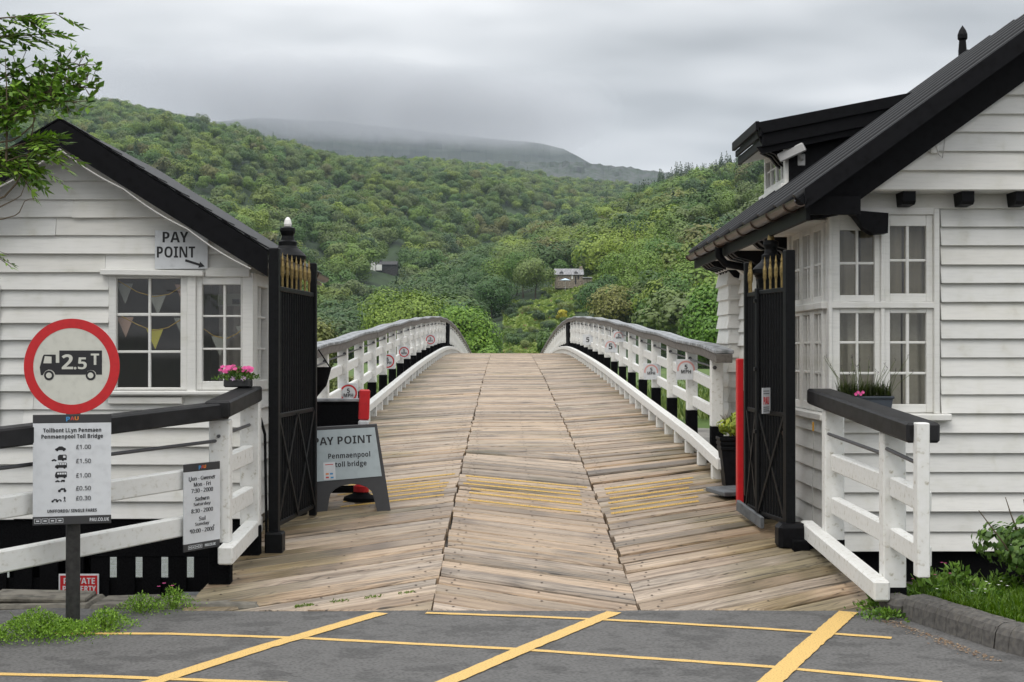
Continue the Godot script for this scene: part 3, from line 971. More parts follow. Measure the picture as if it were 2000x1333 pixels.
# ------------------------------------------------------------------ road and bridge
func make_road() -> void:
	var mb := MB.new()
	mb.quad(Vector3(-40, 0, 30), Vector3(40, 0, 30), Vector3(40, 0, -8.2), Vector3(-40, 0, -8.2))
	# the far edge of the road is ragged
	var e := noise(0.8, 3, 15)
	for k in 120:
		var x0 := -6.0 + k * 0.1
		var x1 := x0 + 0.1
		var f0 := 8.75 + (e.get_noise_1d(x0) * 0.03 if x0 > -1.9 and x0 < 2.3 else e.get_noise_1d(x0) * 0.12 + 0.05)
		var f1 := 8.75 + (e.get_noise_1d(x1) * 0.03 if x1 > -1.9 and x1 < 2.3 else e.get_noise_1d(x1) * 0.12 + 0.05)
		mb.quad(Vector3(x0, 0, -8.2), Vector3(x1, 0, -8.2), Vector3(x1, 0, -f1), Vector3(x0, 0, -f0))
		mb.quad(Vector3(x0, 0, -f0), Vector3(x1, 0, -f1), Vector3(x1, -0.2, -f1 - 0.02), Vector3(x0, -0.2, -f0 - 0.02))
	var road := struct("road", mb, M.asphalt)
	# yellow hatching: lines through survey points on the flat road
	var lines := [
		[[[105, 1237], [330, 1238], [580, 1246], [1000, 1268], [1500, 1303], [1840, 1335]], 0.055],
		[[[-60, 1315], [200, 1321], [560, 1335]], 0.055],
		[[[832, 1198], [1030, 1205], [1250, 1215], [1500, 1230], [1742, 1248]], 0.055],
		[[[290, 1336], [520, 1263], [745, 1198]], 0.1],
		[[[862, 1338], [1040, 1262], [1200, 1197]], 0.1],
		[[[1500, 1338], [1583, 1262], [1658, 1197]], 0.115]]
	var y := 0.003
	var chip := noise(9.0, 2, 16)
	for L in lines:
		var pts := []
		for q in L[0]:
			var d: float = EYE * F / (q[1] - 685.0)
			pts.append(Vector3((q[0] - 986.0) * d / F, 0, -d))
		mb = MB.new()
		var w: float = L[1] * 0.5
		var run := 0.0
		for k in pts.size() - 1:
			var a: Vector3 = pts[k]
			var b: Vector3 = pts[k + 1]
			var n := int(a.distance_to(b) / 0.05) + 1
			var s := (b - a).normalized().cross(Vector3.UP)
			for i in n:
				var p := a.lerp(b, float(i) / n)
				var q := a.lerp(b, float(i + 1) / n)
				var o0 := chip.get_noise_2d(run, 0.0) * 0.007
				var o1 := chip.get_noise_2d(run + 0.05, 0.0) * 0.007
				var i0 := chip.get_noise_2d(run, 9.0) * 0.007
				var i1 := chip.get_noise_2d(run + 0.05, 9.0) * 0.007
				run += 0.05
				mb.quad(p + s * (w + o0) + Vector3(0, y, 0), q + s * (w + o1) + Vector3(0, y, 0), q - s * (w + i1) + Vector3(0, y, 0), p - s * (w + i0) + Vector3(0, y, 0))
		var o := part(road, "painted_line", mb, M.road_paint)
		o.set_meta("label", "yellow road marking line")
		y += 0.0006

func plank_mesh(mb: MB, xl: float, xr: float, d0: float, k: float, p: float, dmin: float, dmax: float, cols: int, lift: float, shade: float, ph: float, moss: FastNoiseLite) -> bool:
	var gap := 0.02 + 0.022 * rng.randf()
	if rng.randf() < 0.22: gap += 0.022
	if d0 > 24.0: gap *= 0.7
	var uo := rng.randf() * 5.0
	var vo := rng.randf() * 3.0
	var A := []
	xl += rng.randf_range(-0.004, 0.02)
	xr += rng.randf_range(-0.02, 0.004)
	var any := false
	for c in cols + 1:
		var x := lerpf(xl, xr, float(c) / cols)
		var a := d0 + k * (x - xl) + gap * 0.5 + wob.get_noise_2d(x * 2.0, ph) * 0.016
		var b := d0 + p + k * (x - xl) - gap * 0.5 + wob.get_noise_2d(x * 2.0, ph + 40.0) * 0.016
		a = clampf(a, dmin, dmax)
		b = clampf(b, dmin, dmax)
		if b - a > 0.03: any = true
		A.append([x, a, b])
	if not any: return false
	var hue := rng.randf_range(-0.04, 0.04)
	for c in cols:
		var q0: Array = A[c]
		var q1: Array = A[c + 1]
		if q0[2] - q0[1] < 0.004 and q1[2] - q1[1] < 0.004: continue
		var cols2 := []
		for q in [q0, q1]:
			var dm: float = (q[1] + q[2]) * 0.5
			var col := Color(shade * (1.0 + hue), shade, shade * (1.0 - hue))
			# grey-green algae and ground-in dirt in ragged patches, most of it on the untrodden sides
			var edge := clampf((absf(q[0] - 0.19) - 1.1) / 0.9, 0.0, 1.0)
			var g := moss.get_noise_2d(q[0] * 1.1, dm * 1.6 + ph * 0.15)
			col *= Color(1, 1, 1).lerp(Color(0.5, 0.52, 0.38), clampf((g + edge * 0.75 - 0.3) * 2.2, 0.0, 0.85))
			var s2 := moss.get_noise_2d(q[0] * 2.3 + 70.0, ph * 9.0)
			col *= Color(1, 1, 1).lerp(Color(0.6, 0.6, 0.62), clampf((s2 - 0.25) * 3.0, 0.0, 1.0))
			col.a = 1.0
			cols2.append(col)
		var P := []
		for q in [q0, q1]:
			var bv := minf(0.014, (q[2] - q[1]) * 0.3)
			var row := []
			for e in [[q[1], -0.08], [q[1], -bv], [q[1] + bv, 0.0], [q[2] - bv, 0.0], [q[2], -bv], [q[2], -0.08]]:
				row.append([Vector3(q[0], deck_y(e[0]) + lift + e[1], -e[0]), Vector2((q[0] * 0.9 + e[0] * k * 0.5) * 0.14 + uo, (e[0] - d0 - k * (q[0] - xl)) * 0.75 + vo)])
			P.append(row)
		for e in 5:
			mb.quad(P[0][e][0], P[1][e][0], P[1][e + 1][0], P[0][e + 1][0], P[0][e][1], P[1][e][1], P[1][e + 1][1], P[0][e + 1][1])
			var z := mb.c.size()
			mb.c[z - 4] = cols2[0]
			mb.c[z - 3] = cols2[1]
			mb.c[z - 2] = cols2[1]
			mb.c[z - 1] = cols2[0]
	# the two sawn ends
	mb.tint = Color(shade, shade, shade)
	for s in [0, cols]:
		var q: Array = A[s]
		if q[2] - q[1] < 0.01: continue
		var a := Vector3(q[0], deck_y(q[1]) + lift - 0.008, -q[1])
		var b := Vector3(q[0], deck_y(q[2]) + lift - 0.008, -q[2])
		mb.quad_out(a, b, b - Vector3(0, 0.072, 0), a - Vector3(0, 0.072, 0), Vector3((xl + xr) * 0.5, a.y, (a.z + b.z) * 0.5))
	return true

func make_deck() -> void:
	var br := thing("toll_bridge", "long humped bridge deck of worn diagonal timber planks", "bridge")
	var moss := noise(0.5, 3, 8)
	wob.frequency = 0.35
	var list := []
	for s in [[-1.98, -0.45, 0.74, 0.255, 8.75, 96.0], [0.83, 2.37, 0.76, 0.255, 8.75, 96.0], [-0.45, 0.83, -0.64, 0.24, 8.75, 16.1], [-0.45, 0.83, 0.0, 0.2, 16.1, 96.0]]:
		var d: float = s[4] - (s[1] - s[0]) * maxf(s[2], 0.0)
		var stop: float = s[5] + (s[1] - s[0]) * maxf(-s[2], 0.0)
		while d < stop:
			var p: float = s[3] * rng.randf_range(0.8, 1.16)
			list.append([d + 0.5 * p, s, d, p])
			d += p
	list.sort_custom(func(a, b): return a[0] < b[0])
	var far := MB.new()
	var bolts := MB.new()
	var count := 0
	for q in list:
		var s: Array = q[1]
		if q[2] > 60.0 and fmod(q[2], 1.0) < 0.0: continue
		var near := count < 300
		var mb := MB.new() if near else far
		var lift := rng.randf_range(-0.008, 0.008)
		var shade := rng.randf_range(0.6, 1.14)
		if rng.randf() < 0.1: shade *= 0.72
		if q[2] > 17.0 and q[2] < 24.5 and s[2] == 0.0: shade *= 1.08
		if not plank_mesh(mb, s[0], s[1], q[2], s[2], q[3], s[4], s[5], 10 if near else 4, lift, shade, q[2] * 3.7 + s[0], moss): continue
		if near:
			count += 1
			part(br, "plank", mb, M.plank[rng.randi() % 3])
			# coach bolts, two at each end and two half way
			if q[2] < 22.0:
				for fx in [0.07, 0.1, 0.53, 0.9, 0.94]:
					var bx: float = lerpf(s[0], s[1], fx + rng.randf_range(-0.015, 0.015))
					var bd: float = q[2] + q[3] * (0.3 if fx == 0.07 or fx == 0.48 or fx == 0.9 else 0.7) + s[2] * (bx - s[0])
					if bd < s[4] + 0.04 or bd > s[5] - 0.04: continue
					var ring := []
					for i in 6: ring.append(Vector3(bx + cos(TAU * i / 6.0) * 0.01, deck_y(bd) + lift + 0.003, -bd + sin(TAU * i / 6.0) * 0.01))
					var cen := Vector3(bx, deck_y(bd) + lift + 0.006, -bd)
					for i in 6: bolts.tri_out(cen, ring[i], ring[(i + 1) % 6], cen - Vector3(0, 0.1, 0))
			# yellow anti-slip stripes painted along some planks
			var mid: float = q[2] + 0.5 * q[3] + s[2] * (s[1] - s[0]) * 0.5
			if mid > 12.35 and mid < 13.95 and s[2] != 0.0:
				for off in [0.5]:
					if rng.randf() < 0.06: continue
					var st := MB.new()
					var x0: float = s[0] + (0.45 if s[0] < -1.0 else 0.04)
					var x1: float = s[1] - (0.5 if s[1] > 2.0 else 0.04)
					x0 += rng.randf() * 0.1
					x1 -= rng.randf() * 0.15
					for c in 14:
						var xa := lerpf(x0, x1, c / 14.0)
						var xb := lerpf(x0, x1, (c + 1) / 14.0)
						var da: float = q[2] + off * q[3] + s[2] * (xa - s[0])
						var db: float = q[2] + off * q[3] + s[2] * (xb - s[0])
						var w := 0.042
						st.quad(Vector3(xa, deck_y(da - w) + lift + 0.003, -da + w), Vector3(xb, deck_y(db - w) + lift + 0.003, -db + w), Vector3(xb, deck_y(db + w) + lift + 0.003, -db - w), Vector3(xa, deck_y(da + w) + lift + 0.003, -da - w))
					part(br, "painted_stripe", st, M.stripe)
	part(br, "coach_bolts", bolts, M.chain).set_meta("kind", "stuff")
	part(br, "far_planks", far, M.plank[0]).set_meta("kind", "stuff")
	# bearers and the dark boarding under the planks
	var mb := MB.new()
	for k in 176:
		var a := 8.6 + k * 0.5
		var b := a + 0.5
		mb.quad(Vector3(-2.0, deck_y(a) - 0.085, -a), Vector3(2.4, deck_y(a) - 0.085, -a), Vector3(2.4, deck_y(b) - 0.085, -b), Vector3(-2.0, deck_y(b) - 0.085, -b))
		for x in [-2.0, 2.4]:
			mb.quad_out(Vector3(x, deck_y(a) - 0.085, -a), Vector3(x, deck_y(b) - 0.085, -b), Vector3(x, deck_y(b) - 0.4, -b), Vector3(x, deck_y(a) - 0.4, -a), Vector3(0, 0, -a))
	part(br, "bearer", mb, M.grey_wood)
	for k in 20:
		var d := 12.0 + k * 4.2
		for x in [-1.7, 0.2, 2.1]:
			mb = MB.new()
			mb.tube([Vector3(x, -2.6, -d), Vector3(x, deck_y(d) - 0.06, -d)], 0.14, 8)
			part(br, "pile", mb, M.black_rough)

func railing(side: float, x: float, first: float, label: String) -> void:
	var t := thing("bridge_railing", label, "railing", Vector3.ZERO, 0.0, "white railings along the bridge")
	var inn := -signf(side)
	var step := 2.04
	var posts := []
	var d := first
	while d < 94.0:
		posts.append(d)
		d += step
	for k in posts.size():
		d = posts[k]
		var y := deck_y(d)
		var lean := Basis(Vector3(0, 0, 1), rng.randf_range(-0.012, 0.012)) * Basis(Vector3(1, 0, 0), rng.randf_range(-0.01, 0.01))
		var mb := MB.new()
		if absf(d - 50.6) < 1.1:
			# the black tie post on the crest
			mb.box(Vector3(x, y + 0.5, -d), Vector3(0.15, 1.25, 0.3), Basis(), 0.01)
			mb.beam(Vector3(x + inn * 0.1, y + 0.1, -d + 0.5), Vector3(x + inn * 0.1, y + 1.05, -d), 0.08, 0.08, 0.005)
			part(t, "tie_post", mb, M.black)
			continue
		mb.box(Vector3(x, y + 0.76, -d), Vector3(0.132, 0.78, 0.12), lean, 0.008)
		var p := part(t, "post", mb, M.rail_white)
		mb = MB.new()
		mb.box(Vector3(x, y + 0.02, -d), Vector3(0.136, 0.7, 0.124), lean, 0.008)
		part(p, "foot", mb, M.black_rough)
	var seg := 2
	for k in range(0, posts.size() - seg, seg):
		var a: float = posts[k] - 0.55 if k == 0 else posts[k]
		var b: float = posts[k + seg]
		# handrail of two boards' thickness, rising and falling with the deck
		var mb := MB.new()
		var n := 4
		var jog := rng.randf_range(-0.008, 0.008)
		for i in n:
			var u := lerpf(a, b, float(i) / n)
			var w := lerpf(a, b, float(i + 1) / n) - (0.004 if i == n - 1 else 0.0)
			mb.beam(Vector3(x + jog, deck_y(u) + 1.2 + 0.012 * sin(u * 1.3), -u), Vector3(x + jog, deck_y(w) + 1.2 + 0.012 * sin(w * 1.3), -w), 0.2, 0.045, 0.01)
		var hr := part(t, "handrail", mb, M.rail_grey)
		mb = MB.new()
		for i in n:
			var u := lerpf(a, b, float(i) / n)
			var w := lerpf(a, b, float(i + 1) / n)
			mb.beam(Vector3(x + jog, deck_y(u) + 1.132 + 0.012 * sin(u * 1.3), -u), Vector3(x + jog, deck_y(w) + 1.132 + 0.012 * sin(w * 1.3), -w), 0.17, 0.09, 0.006)
		part(hr, "under_rail", mb, M.grey_wood)
	for k in posts.size() - 1:
		var a: float = posts[k] + 0.06
		var b: float = posts[k + 1] - 0.06
		for h in [0.80, 0.49]:
			beam_part(t, "rail", Vector3(x - inn * 0.03, deck_y(a) + h + rng.randf_range(-0.01, 0.01), -a), Vector3(x - inn * 0.03, deck_y(b) + h + rng.randf_range(-0.01, 0.01), -b), 0.058, 0.125, M.rail_white, 0.008)
		var mb := MB.new()
		mb.tube([Vector3(x + inn * 0.03, deck_y(a) + 1.0, -a + 0.16), Vector3(x + inn * 0.03, deck_y(b) + 1.0, -b - 0.16)], 0.011, 6)
		mb.tube([Vector3(x + inn * 0.03, deck_y(a) + 1.0, -a + 0.15), Vector3(x + inn * 0.03, deck_y(a) + 1.0, -a + 0.115)], 0.022, 6)
		part(t, "tie_rod", mb, M.rod)
	# kerb beam on little blocks
	var kx := x + inn * 0.2
	var kd := first - 1.7 if side > 0 else first - 2.3
	while kd < 92.0:
		var b := kd + 4.08
		var mb := MB.new()
		for i in 4:
			var u := lerpf(kd, b, i / 4.0)
			var w := lerpf(kd, b, (i + 1) / 4.0) - (0.006 if i == 3 else 0.0)
			mb.beam(Vector3(kx, deck_y(u) + 0.2, -u), Vector3(kx, deck_y(w) + 0.2, -w), 0.1, 0.115, 0.01)
		var kb := part(t, "kerb_beam", mb, M.rail_white)
		for i in 4:
			var u := kd + 0.4 + i * 1.02
			mb = MB.new()
			mb.box(Vector3(kx, deck_y(u) + 0.066, -u), Vector3(0.09, 0.15, 0.1), Basis(), 0.006)
			part(kb, "block", mb, M.rail_white)
		kd = b

func speed_sign(px: float, py: float, d: float, size: float, label: String, ring: bool, mph: bool, x: float, faded := false) -> void:
	var q := at(px, py, d)
	var t := thing("speed_sign", label, "sign", Vector3(x - signf(x) * 0.085, q.y, -d + 0.09), rng.randf_range(-0.06, 0.06), "small speed signs on the railings")
	var mb := MB.new()
	mb.box(Vector3.ZERO, Vector3(size, size * 1.06, 0.006), Basis(), 0.002)
	part(t, "plate", mb, M.sign_white)
	if ring:
		mb = MB.new()
		var n := 28
		var r0 := size * 0.46
		var r1 := size * 0.37
		var a0 := 0 if not faded else 0
		var a1 := n if not faded else int(n * 0.58)
		for k in range(a0, a1):
			var g := TAU * k / n - 0.25
			var h := TAU * (k + 1) / n - 0.25
			mb.quad(Vector3(cos(g) * r1, sin(g) * r1, 0.0045), Vector3(cos(g) * r0, sin(g) * r0, 0.0045), Vector3(cos(h) * r0, sin(h) * r0, 0.0045), Vector3(cos(h) * r1, sin(h) * r1, 0.0045))
		part(t, "ring", mb, M.sign_red if not faded else M.faded_red)
	text(t, "5", 0.0, size * (0.24 if mph else 0.5), Vector3(0, size * (0.13 if mph else 0.0), 0.006), M.ink)
	if mph:
		text(t, "MPH", size * 0.5, size * 0.19, Vector3(0, -size * 0.11, 0.006), M.ink)

func make_railings() -> void:
	railing(-1.0, -2.12, 14.55, "white timber railing on the left side of the bridge")
	railing(1.0, 2.28, 15.3, "white timber railing on the right side of the bridge")
	M.faded_red = mat(lin(0.6, 0.3, 0.28), 0.6)
	speed_sign(671, 768, 18.6, 0.245, "nearest 5 MPH sign on the left railing", true, true, -2.12)
	speed_sign(752, 706, 24.8, 0.25, "second 5 MPH sign along the left railing", true, true, -2.12)
	speed_sign(787, 688, 28.8, 0.22, "third 5 MPH sign along the left railing", true, true, -2.12)
	speed_sign(840, 664, 39.0, 0.27, "farthest 5 MPH sign on the left railing before the crest", true, true, -2.12)
	speed_sign(1350, 722, 17.3, 0.235, "nearest faded 5 MPH sign on the right railing", true, true, 2.28, true)
	speed_sign(1282, 726, 21.4, 0.23, "second faded 5 MPH sign along the right railing", true, true, 2.28, true)
	speed_sign(1213, 658, 27.5, 0.2, "faded 5 MPH sign high on the right railing", true, true, 2.28, true)
	speed_sign(1195, 677, 29.6, 0.24, "worn sign showing only a 5 on the right railing", true, false, 2.28, true)
	speed_sign(1150, 664, 37.7, 0.26, "small plain sign with a 5 nearest the right crest", false, false, 2.28)

# ------------------------------------------------------------------ fences at the mouth of the bridge
func make_fences() -> void:
	var t := thing("entrance_fence", "white post and rail fence with black handrail by left toll hut", "fence")
	var a := Vector3(-3.39, 0, -7.0)
	var b := Vector3(-1.9, 0, -9.52)
	var e := Vector3(-1.86, 0, -10.42)
	var up := func(p: Vector3, h: float) -> Vector3: return p + Vector3(0, h, 0)
	beam_part(t, "handrail", up.call(a, 1.06), up.call(b, 1.2), 0.17, 0.11, M.handrail, 0.012)
	beam_part(t, "handrail", up.call(b + Vector3(0, 0, 0.12), 1.21), up.call(e, 1.285), 0.17, 0.11, M.handrail, 0.012)
	for q in [[a, 1.0], [b, 1.14], [e, 1.22]]:
		var p: Vector3 = q[0]
		var mb := MB.new()
		mb.box(up.call(p, (q[1] + 0.32) * 0.5), Vector3(0.14, q[1] - 0.32, 0.1), Basis(Vector3.UP, 0.0), 0.008)
		var po := part(t, "post", mb, M.rail_white)
		mb = MB.new()
		mb.box(up.call(p, -0.04), Vector3(0.145, 0.72, 0.105), Basis(), 0.008)
		part(po, "foot", mb, M.black_rough)
	var dirs := [[a, b, [0.755, 0.455], 0.97, -0.065], [b, e, [0.83, 0.53], 1.03, 0.0]]
	for s in dirs:
		var z: Vector3 = (s[1] - s[0]).normalized() * 0.07
		for h in s[2]:
			beam_part(t, "rail", up.call(s[0] + z, h + s[4]), up.call(s[1] - z, h + 0.02), 0.07, 0.125, M.rail_white, 0.008)
		var mb := MB.new()
		mb.tube([up.call(s[0] - z, s[3] + s[4]), up.call(s[1] + z * 0.4, s[3] + 0.03)], 0.012, 7)
		part(t, "tie_rod", mb, M.rod)
	beam_part(t, "kerb_beam", Vector3(-1.83, 0.255, -9.32), Vector3(-1.85, 0.31, -10.6), 0.1, 0.12, M.rail_white, 0.01)
	box_part(t, "footing", Vector3(-2.2, -0.12, -9.75), Vector3(-1.78, -0.05, -9.2), M.slate, 0.01)

	t = thing("entrance_fence", "short white post and rail fence with sloping black handrail by right toll house", "fence")
	var X := 2.38
	beam_part(t, "handrail", Vector3(X, 1.255, -10.75), Vector3(X - 0.02, 1.135, -8.0), 0.19, 0.115, M.handrail, 0.014)
	for q in [[10.3, 1.17, 0.14, 0.22, X], [8.72, 1.1, 0.14, 0.14, X]]:
		var mb := MB.new()
		mb.box(Vector3(q[4], (q[1] + q[3]) * 0.5, -q[0]), Vector3(q[2], q[1] - q[3], 0.11), Basis(), 0.008)
		var po := part(t, "post", mb, M.rail_white)
		mb = MB.new()
		mb.box(Vector3(q[4], q[3] - 0.16, -q[0]), Vector3(q[2] + 0.005, 0.36, 0.115), Basis(), 0.008)
		part(po, "foot", mb, M.black_rough)
	box_part(t, "end_post", Vector3(X - 0.075, 0.33, -8.02), Vector3(X - 0.005, 1.195, -7.93), M.rail_white, 0.006)
	for h in [0.775, 0.465]:
		beam_part(t, "rail", Vector3(X, h + 0.02, -10.22), Vector3(X, h, -8.8), 0.07, 0.12, M.rail_white, 0.008)
		beam_part(t, "rail", Vector3(X, h - 0.005, -8.66), Vector3(X, h - 0.03, -8.03), 0.07, 0.12, M.rail_white, 0.008)
	for s in [[10.22, 8.8], [8.66, 8.05]]:
		var mb := MB.new()
		mb.tube([Vector3(X - 0.05, 1.0, -s[0]), Vector3(X - 0.05, 0.965, -s[1])], 0.012, 7)
		part(t, "tie_rod", mb, M.rod)
	beam_part(t, "kerb_beam", Vector3(2.29, 0.25, -10.78), Vector3(2.27, 0.15, -8.55), 0.1, 0.125, M.rail_white, 0.012)

# ------------------------------------------------------------------ iron gates and piers
func spike(mb: MB, p: Vector3) -> void:
	mb.lathe([Vector2(0.009, 0), Vector2(0.009, 0.075), Vector2(0.015, 0.1), Vector2(0.016, 0.16), Vector2(0.008, 0.2), Vector2(0.01, 0.212), Vector2(0.001, 0.265)], 8, p)

func make_gates() -> void:
	# left leaf
	var t := thing("iron_gate", "black iron gate leaf with gold spikes by left toll hut", "gate", Vector3.ZERO, 0.0, "iron gates at the bridge mouth")
	var n := Vector3(-1.71, 0, -10.56)
	var f := Vector3(-1.605, 0, -11.9)
	gate_leaf(t, n, f, 0.14, 2.36, 2.33, 16, [2, 4, 6, 8, 10, 12, 14], 2)
	var mb := MB.new()
	var hook := []
	for k in 15:
		var g := -PI * 0.35 + TAU * k / 16.0
		hook.append(Vector3(-1.86 + cos(g) * 0.045, 1.15 + sin(g) * 0.045, -10.5))
	hook.reverse()
	hook.append(Vector3(-1.805, 1.1, -10.51))
	hook.append(Vector3(-1.775, 0.98, -10.53))
	hook.append(Vector3(-1.765, 0.2, -10.55))
	mb.tube(hook, 0.011, 7)
	part(t, "drop_bolt", mb, M.iron)
	mb = MB.new()
	mb.box(Vector3(-1.7, 0.16, -10.53), Vector3(0.13, 0.2, 0.16), Basis(), 0.012)
	part(t, "pivot_block", mb, M.iron)
	# right leaf, folded in two
	t = thing("iron_gate", "folded black iron gate leaf with gold spikes by right toll house", "gate", Vector3.ZERO, 0.0, "iron gates at the bridge mouth")
	n = Vector3(2.15, 0, -10.74)
	f = Vector3(2.045, 0, -11.42)
	gate_leaf(t, n, f, 0.22, 2.36, 2.1, 9, [1, 3, 5, 7], 1)
	gate_leaf(t, Vector3(2.06, 0, -11.46), Vector3(2.045, 0, -11.95), 0.3, 2.1, 2.34, 6, [4, 5], 1)
	mb = MB.new()
	mb.tube([Vector3(2.03, 0.3, -11.38), Vector3(2.03, 2.06, -11.38)], 0.016, 8)
	part(t, "drop_bolt", mb, M.iron)
	for h in [0.95, 1.45, 2.0]:
		mb = MB.new()
		mb.box(Vector3(2.03, h, -11.4), Vector3(0.06, 0.03, 0.06), Basis(), 0.004)
		part(t, "bolt_guide", mb, M.iron)
	mb = MB.new()
	mb.box(Vector3(2.2, 0.2, -10.72), Vector3(0.3, 0.2, 0.2), Basis(), 0.03)
	part(t, "pivot_block", mb, M.black)
	mb = MB.new()
	mb.box(Vector3(2.2, 0.15, -10.56), Vector3(0.12, 0.08, 0.1), Basis(), 0.006)
	part(t, "wedge", mb, M.black_rough)
	beam_part(t, "foot_bar", Vector3(1.96, 0.3, -11.95), Vector3(2.03, 0.24, -11.2), 0.03, 0.09, M.slate, 0.004)
	mb = MB.new()
	for k in 7:
		var c := Vector3(2.135 + 0.012 * sin(k * 2.0), 1.09 - k * 0.024, -10.84 + 0.01 * cos(k * 1.7))
		var ring := []
		for i in 9:
			var g := TAU * i / 8.0
			ring.append(c + (Vector3(cos(g) * 0.011, sin(g) * 0.018, 0) if k % 2 else Vector3(0, sin(g) * 0.018, cos(g) * 0.011)))
		mb.tube(ring, 0.0045, 5)
	part(t, "chain", mb, M.chain)
	var nt := thing("gate_notice", "small white notice with red letters on right iron gate", "sign", at(1496, 783, 11.1) + Vector3(0, 0, 0.02), 0.9)
	mb = MB.new()
	mb.box(Vector3.ZERO, Vector3(0.13, 0.2, 0.004), Basis(), 0.0)
	part(nt, "plate", mb, M.sign_white)
	text(nt, "PAU", 0.09, 0.06, Vector3(0, 0.0, 0.003), M.sign_red)
	for h in [0.075, 0.055, -0.05, -0.065, -0.08]:
		mb = MB.new()
		mb.box(Vector3(0, h, 0.003), Vector3(0.09, 0.005, 0.002))
		part(nt, "small_print", mb, M.ink)
	# cast piers
	for s in [[-1.84, 12.05, 2.72, true, "black cast iron gate pier with white tip behind left gate"], [2.24, 11.95, 2.6, false, "black cast iron gate pier with gold tip behind right gate"]]:
		var g0 := deck_y(s[1]) - 0.05
		var p := thing("gate_pier", s[4], "gate pier", Vector3(s[0], 0, -s[1]), 0.0, "cast gate piers")
		var T: float = s[2]
		mb = MB.new()
		mb.lathe([Vector2(0.001, g0), Vector2(0.17, g0), Vector2(0.17, g0 + 0.2), Vector2(0.12, g0 + 0.24), Vector2(0.105, T - 0.48), Vector2(0.12, T - 0.4), Vector2(0.14, T - 0.37)], 20)
		part(p, "shaft", mb, M.iron)
		mb = MB.new()
		mb.lathe([Vector2(0.13, T - 0.37), Vector2(0.155, T - 0.355), Vector2(0.158, T - 0.32), Vector2(0.13, T - 0.29), Vector2(0.09, T - 0.255), Vector2(0.078, T - 0.235), Vector2(0.078, T - 0.2), Vector2(0.058, T - 0.185), Vector2(0.05, T - 0.15), Vector2(0.066, T - 0.11), Vector2(0.064, T - 0.085), Vector2(0.034, T - 0.07), Vector2(0.001, T - 0.07)], 20)
		part(p, "cap", mb, M.iron)
		mb = MB.new()
		mb.lathe([Vector2(0.03, T - 0.07), Vector2(0.034, T - 0.05), Vector2(0.027, T - 0.015), Vector2(0.014, T + 0.006), Vector2(0.001, T + 0.012)] if s[3] else [Vector2(0.032, T - 0.07), Vector2(0.024, T - 0.03), Vector2(0.001, T + 0.01)], 14)
		part(p, "tip", mb, M.egg if s[3] else M.gold)

func gate_leaf(t: Node3D, n: Vector3, f: Vector3, base: float, top_n: float, top_f: float, bars: int, gilt: Array, crosses: int) -> void:
	var dir := (f - n).normalized()
	var L := n.distance_to(f)
	var bas := Basis(Vector3(dir.z, 0, -dir.x), Vector3.UP, dir)
	for s in [[n, top_n, base, 0.075], [f, top_f, base + 0.08, 0.06]]:
		var mb := MB.new()
		mb.box(s[0] + Vector3(0, (s[1] + s[2]) * 0.5, 0), Vector3(s[3], s[1] - s[2], s[3]), bas, 0.006)
		part(t, "stile", mb, M.iron)
	for h in [2.065, 1.11, 0.3]:
		beam_part(t, "cross_bar", n + Vector3(0, h, 0) + dir * 0.04, f + Vector3(0, h, 0) - dir * 0.03, 0.03, 0.035, M.iron, 0.004)
	for k in bars:
		var p := n + dir * (0.06 + (L - 0.1) * (k + 0.5) / bars)
		var mb := MB.new()
		mb.tube([p + Vector3(0, 0.3, 0), p + Vector3(0, 2.065 if gilt.has(k) else 2.06, 0)], 0.011, 6)
		part(t, "bar", mb, M.iron)
		if gilt.has(k):
			mb = MB.new()
			spike(mb, p + Vector3(0, 2.08, 0))
			part(t, "spike", mb, M.gold)
	var w := (L - 0.1) / crosses
	for k in crosses:
		var a := n + dir * (0.05 + w * k)
		var b := a + dir * w
		var off := Vector3(-dir.z, 0, dir.x) * (0.02 if n.x < 0 else -0.02)
		if off.x * n.x > 0.0: off = -off
		for q in [[a, b, 1.0], [b, a, 1.35]]:
			beam_part(t, "brace", q[0] + Vector3(0, 0.31, 0) + off * q[2], q[1] + Vector3(0, 1.1, 0) + off * q[2], 0.034, 0.007, M.iron, 0.001, Vector3(dir.z, 0, -dir.x))
# ------------------------------------------------------------------ weatherboarded houses
func board(parent: Node, xf: Transform3D, y0: float, y1: float, lb: float, rb: float, lt: float, rt: float, m: Material) -> void:
	if rb - lb < 0.02: return
	var mb := MB.new()
	mb.xf = xf
	var j := rng.randf_range(-0.007, 0.006)
	var q := rng.randf_range(-0.007, 0.006)
	var zb := 0.044 + rng.randf_range(-0.006, 0.01)
	var top := y1 + 0.014
	var a := Vector3(lb, y0 + j, zb)
	var b := Vector3(rb, y0 + q, zb)
	var c := Vector3(rt, top, 0.012)
	var d := Vector3(lt, top, 0.012)
	var e := 0.004   # worn lower arris
	mb.quad(a + Vector3(0, e, 0), b + Vector3(0, e, 0), c, d)
	mb.quad(a - Vector3(0, 0, e), b - Vector3(0, 0, e), b + Vector3(0, e, 0), a + Vector3(0, e, 0))
	var a0 := Vector3(lb, y0 + j, 0.001)
	var b0 := Vector3(rb, y0 + q, 0.001)
	var c0 := Vector3(rt, top, 0.001)
	var d0 := Vector3(lt, top, 0.001)
	mb.quad(a0, b0, b - Vector3(0, 0, e), a - Vector3(0, 0, e))
	mb.quad(b0, c0, c, b + Vector3(0, e, 0))
	mb.quad(d0, a0, a + Vector3(0, e, 0), d)
	part(parent, "weatherboard", mb, m)

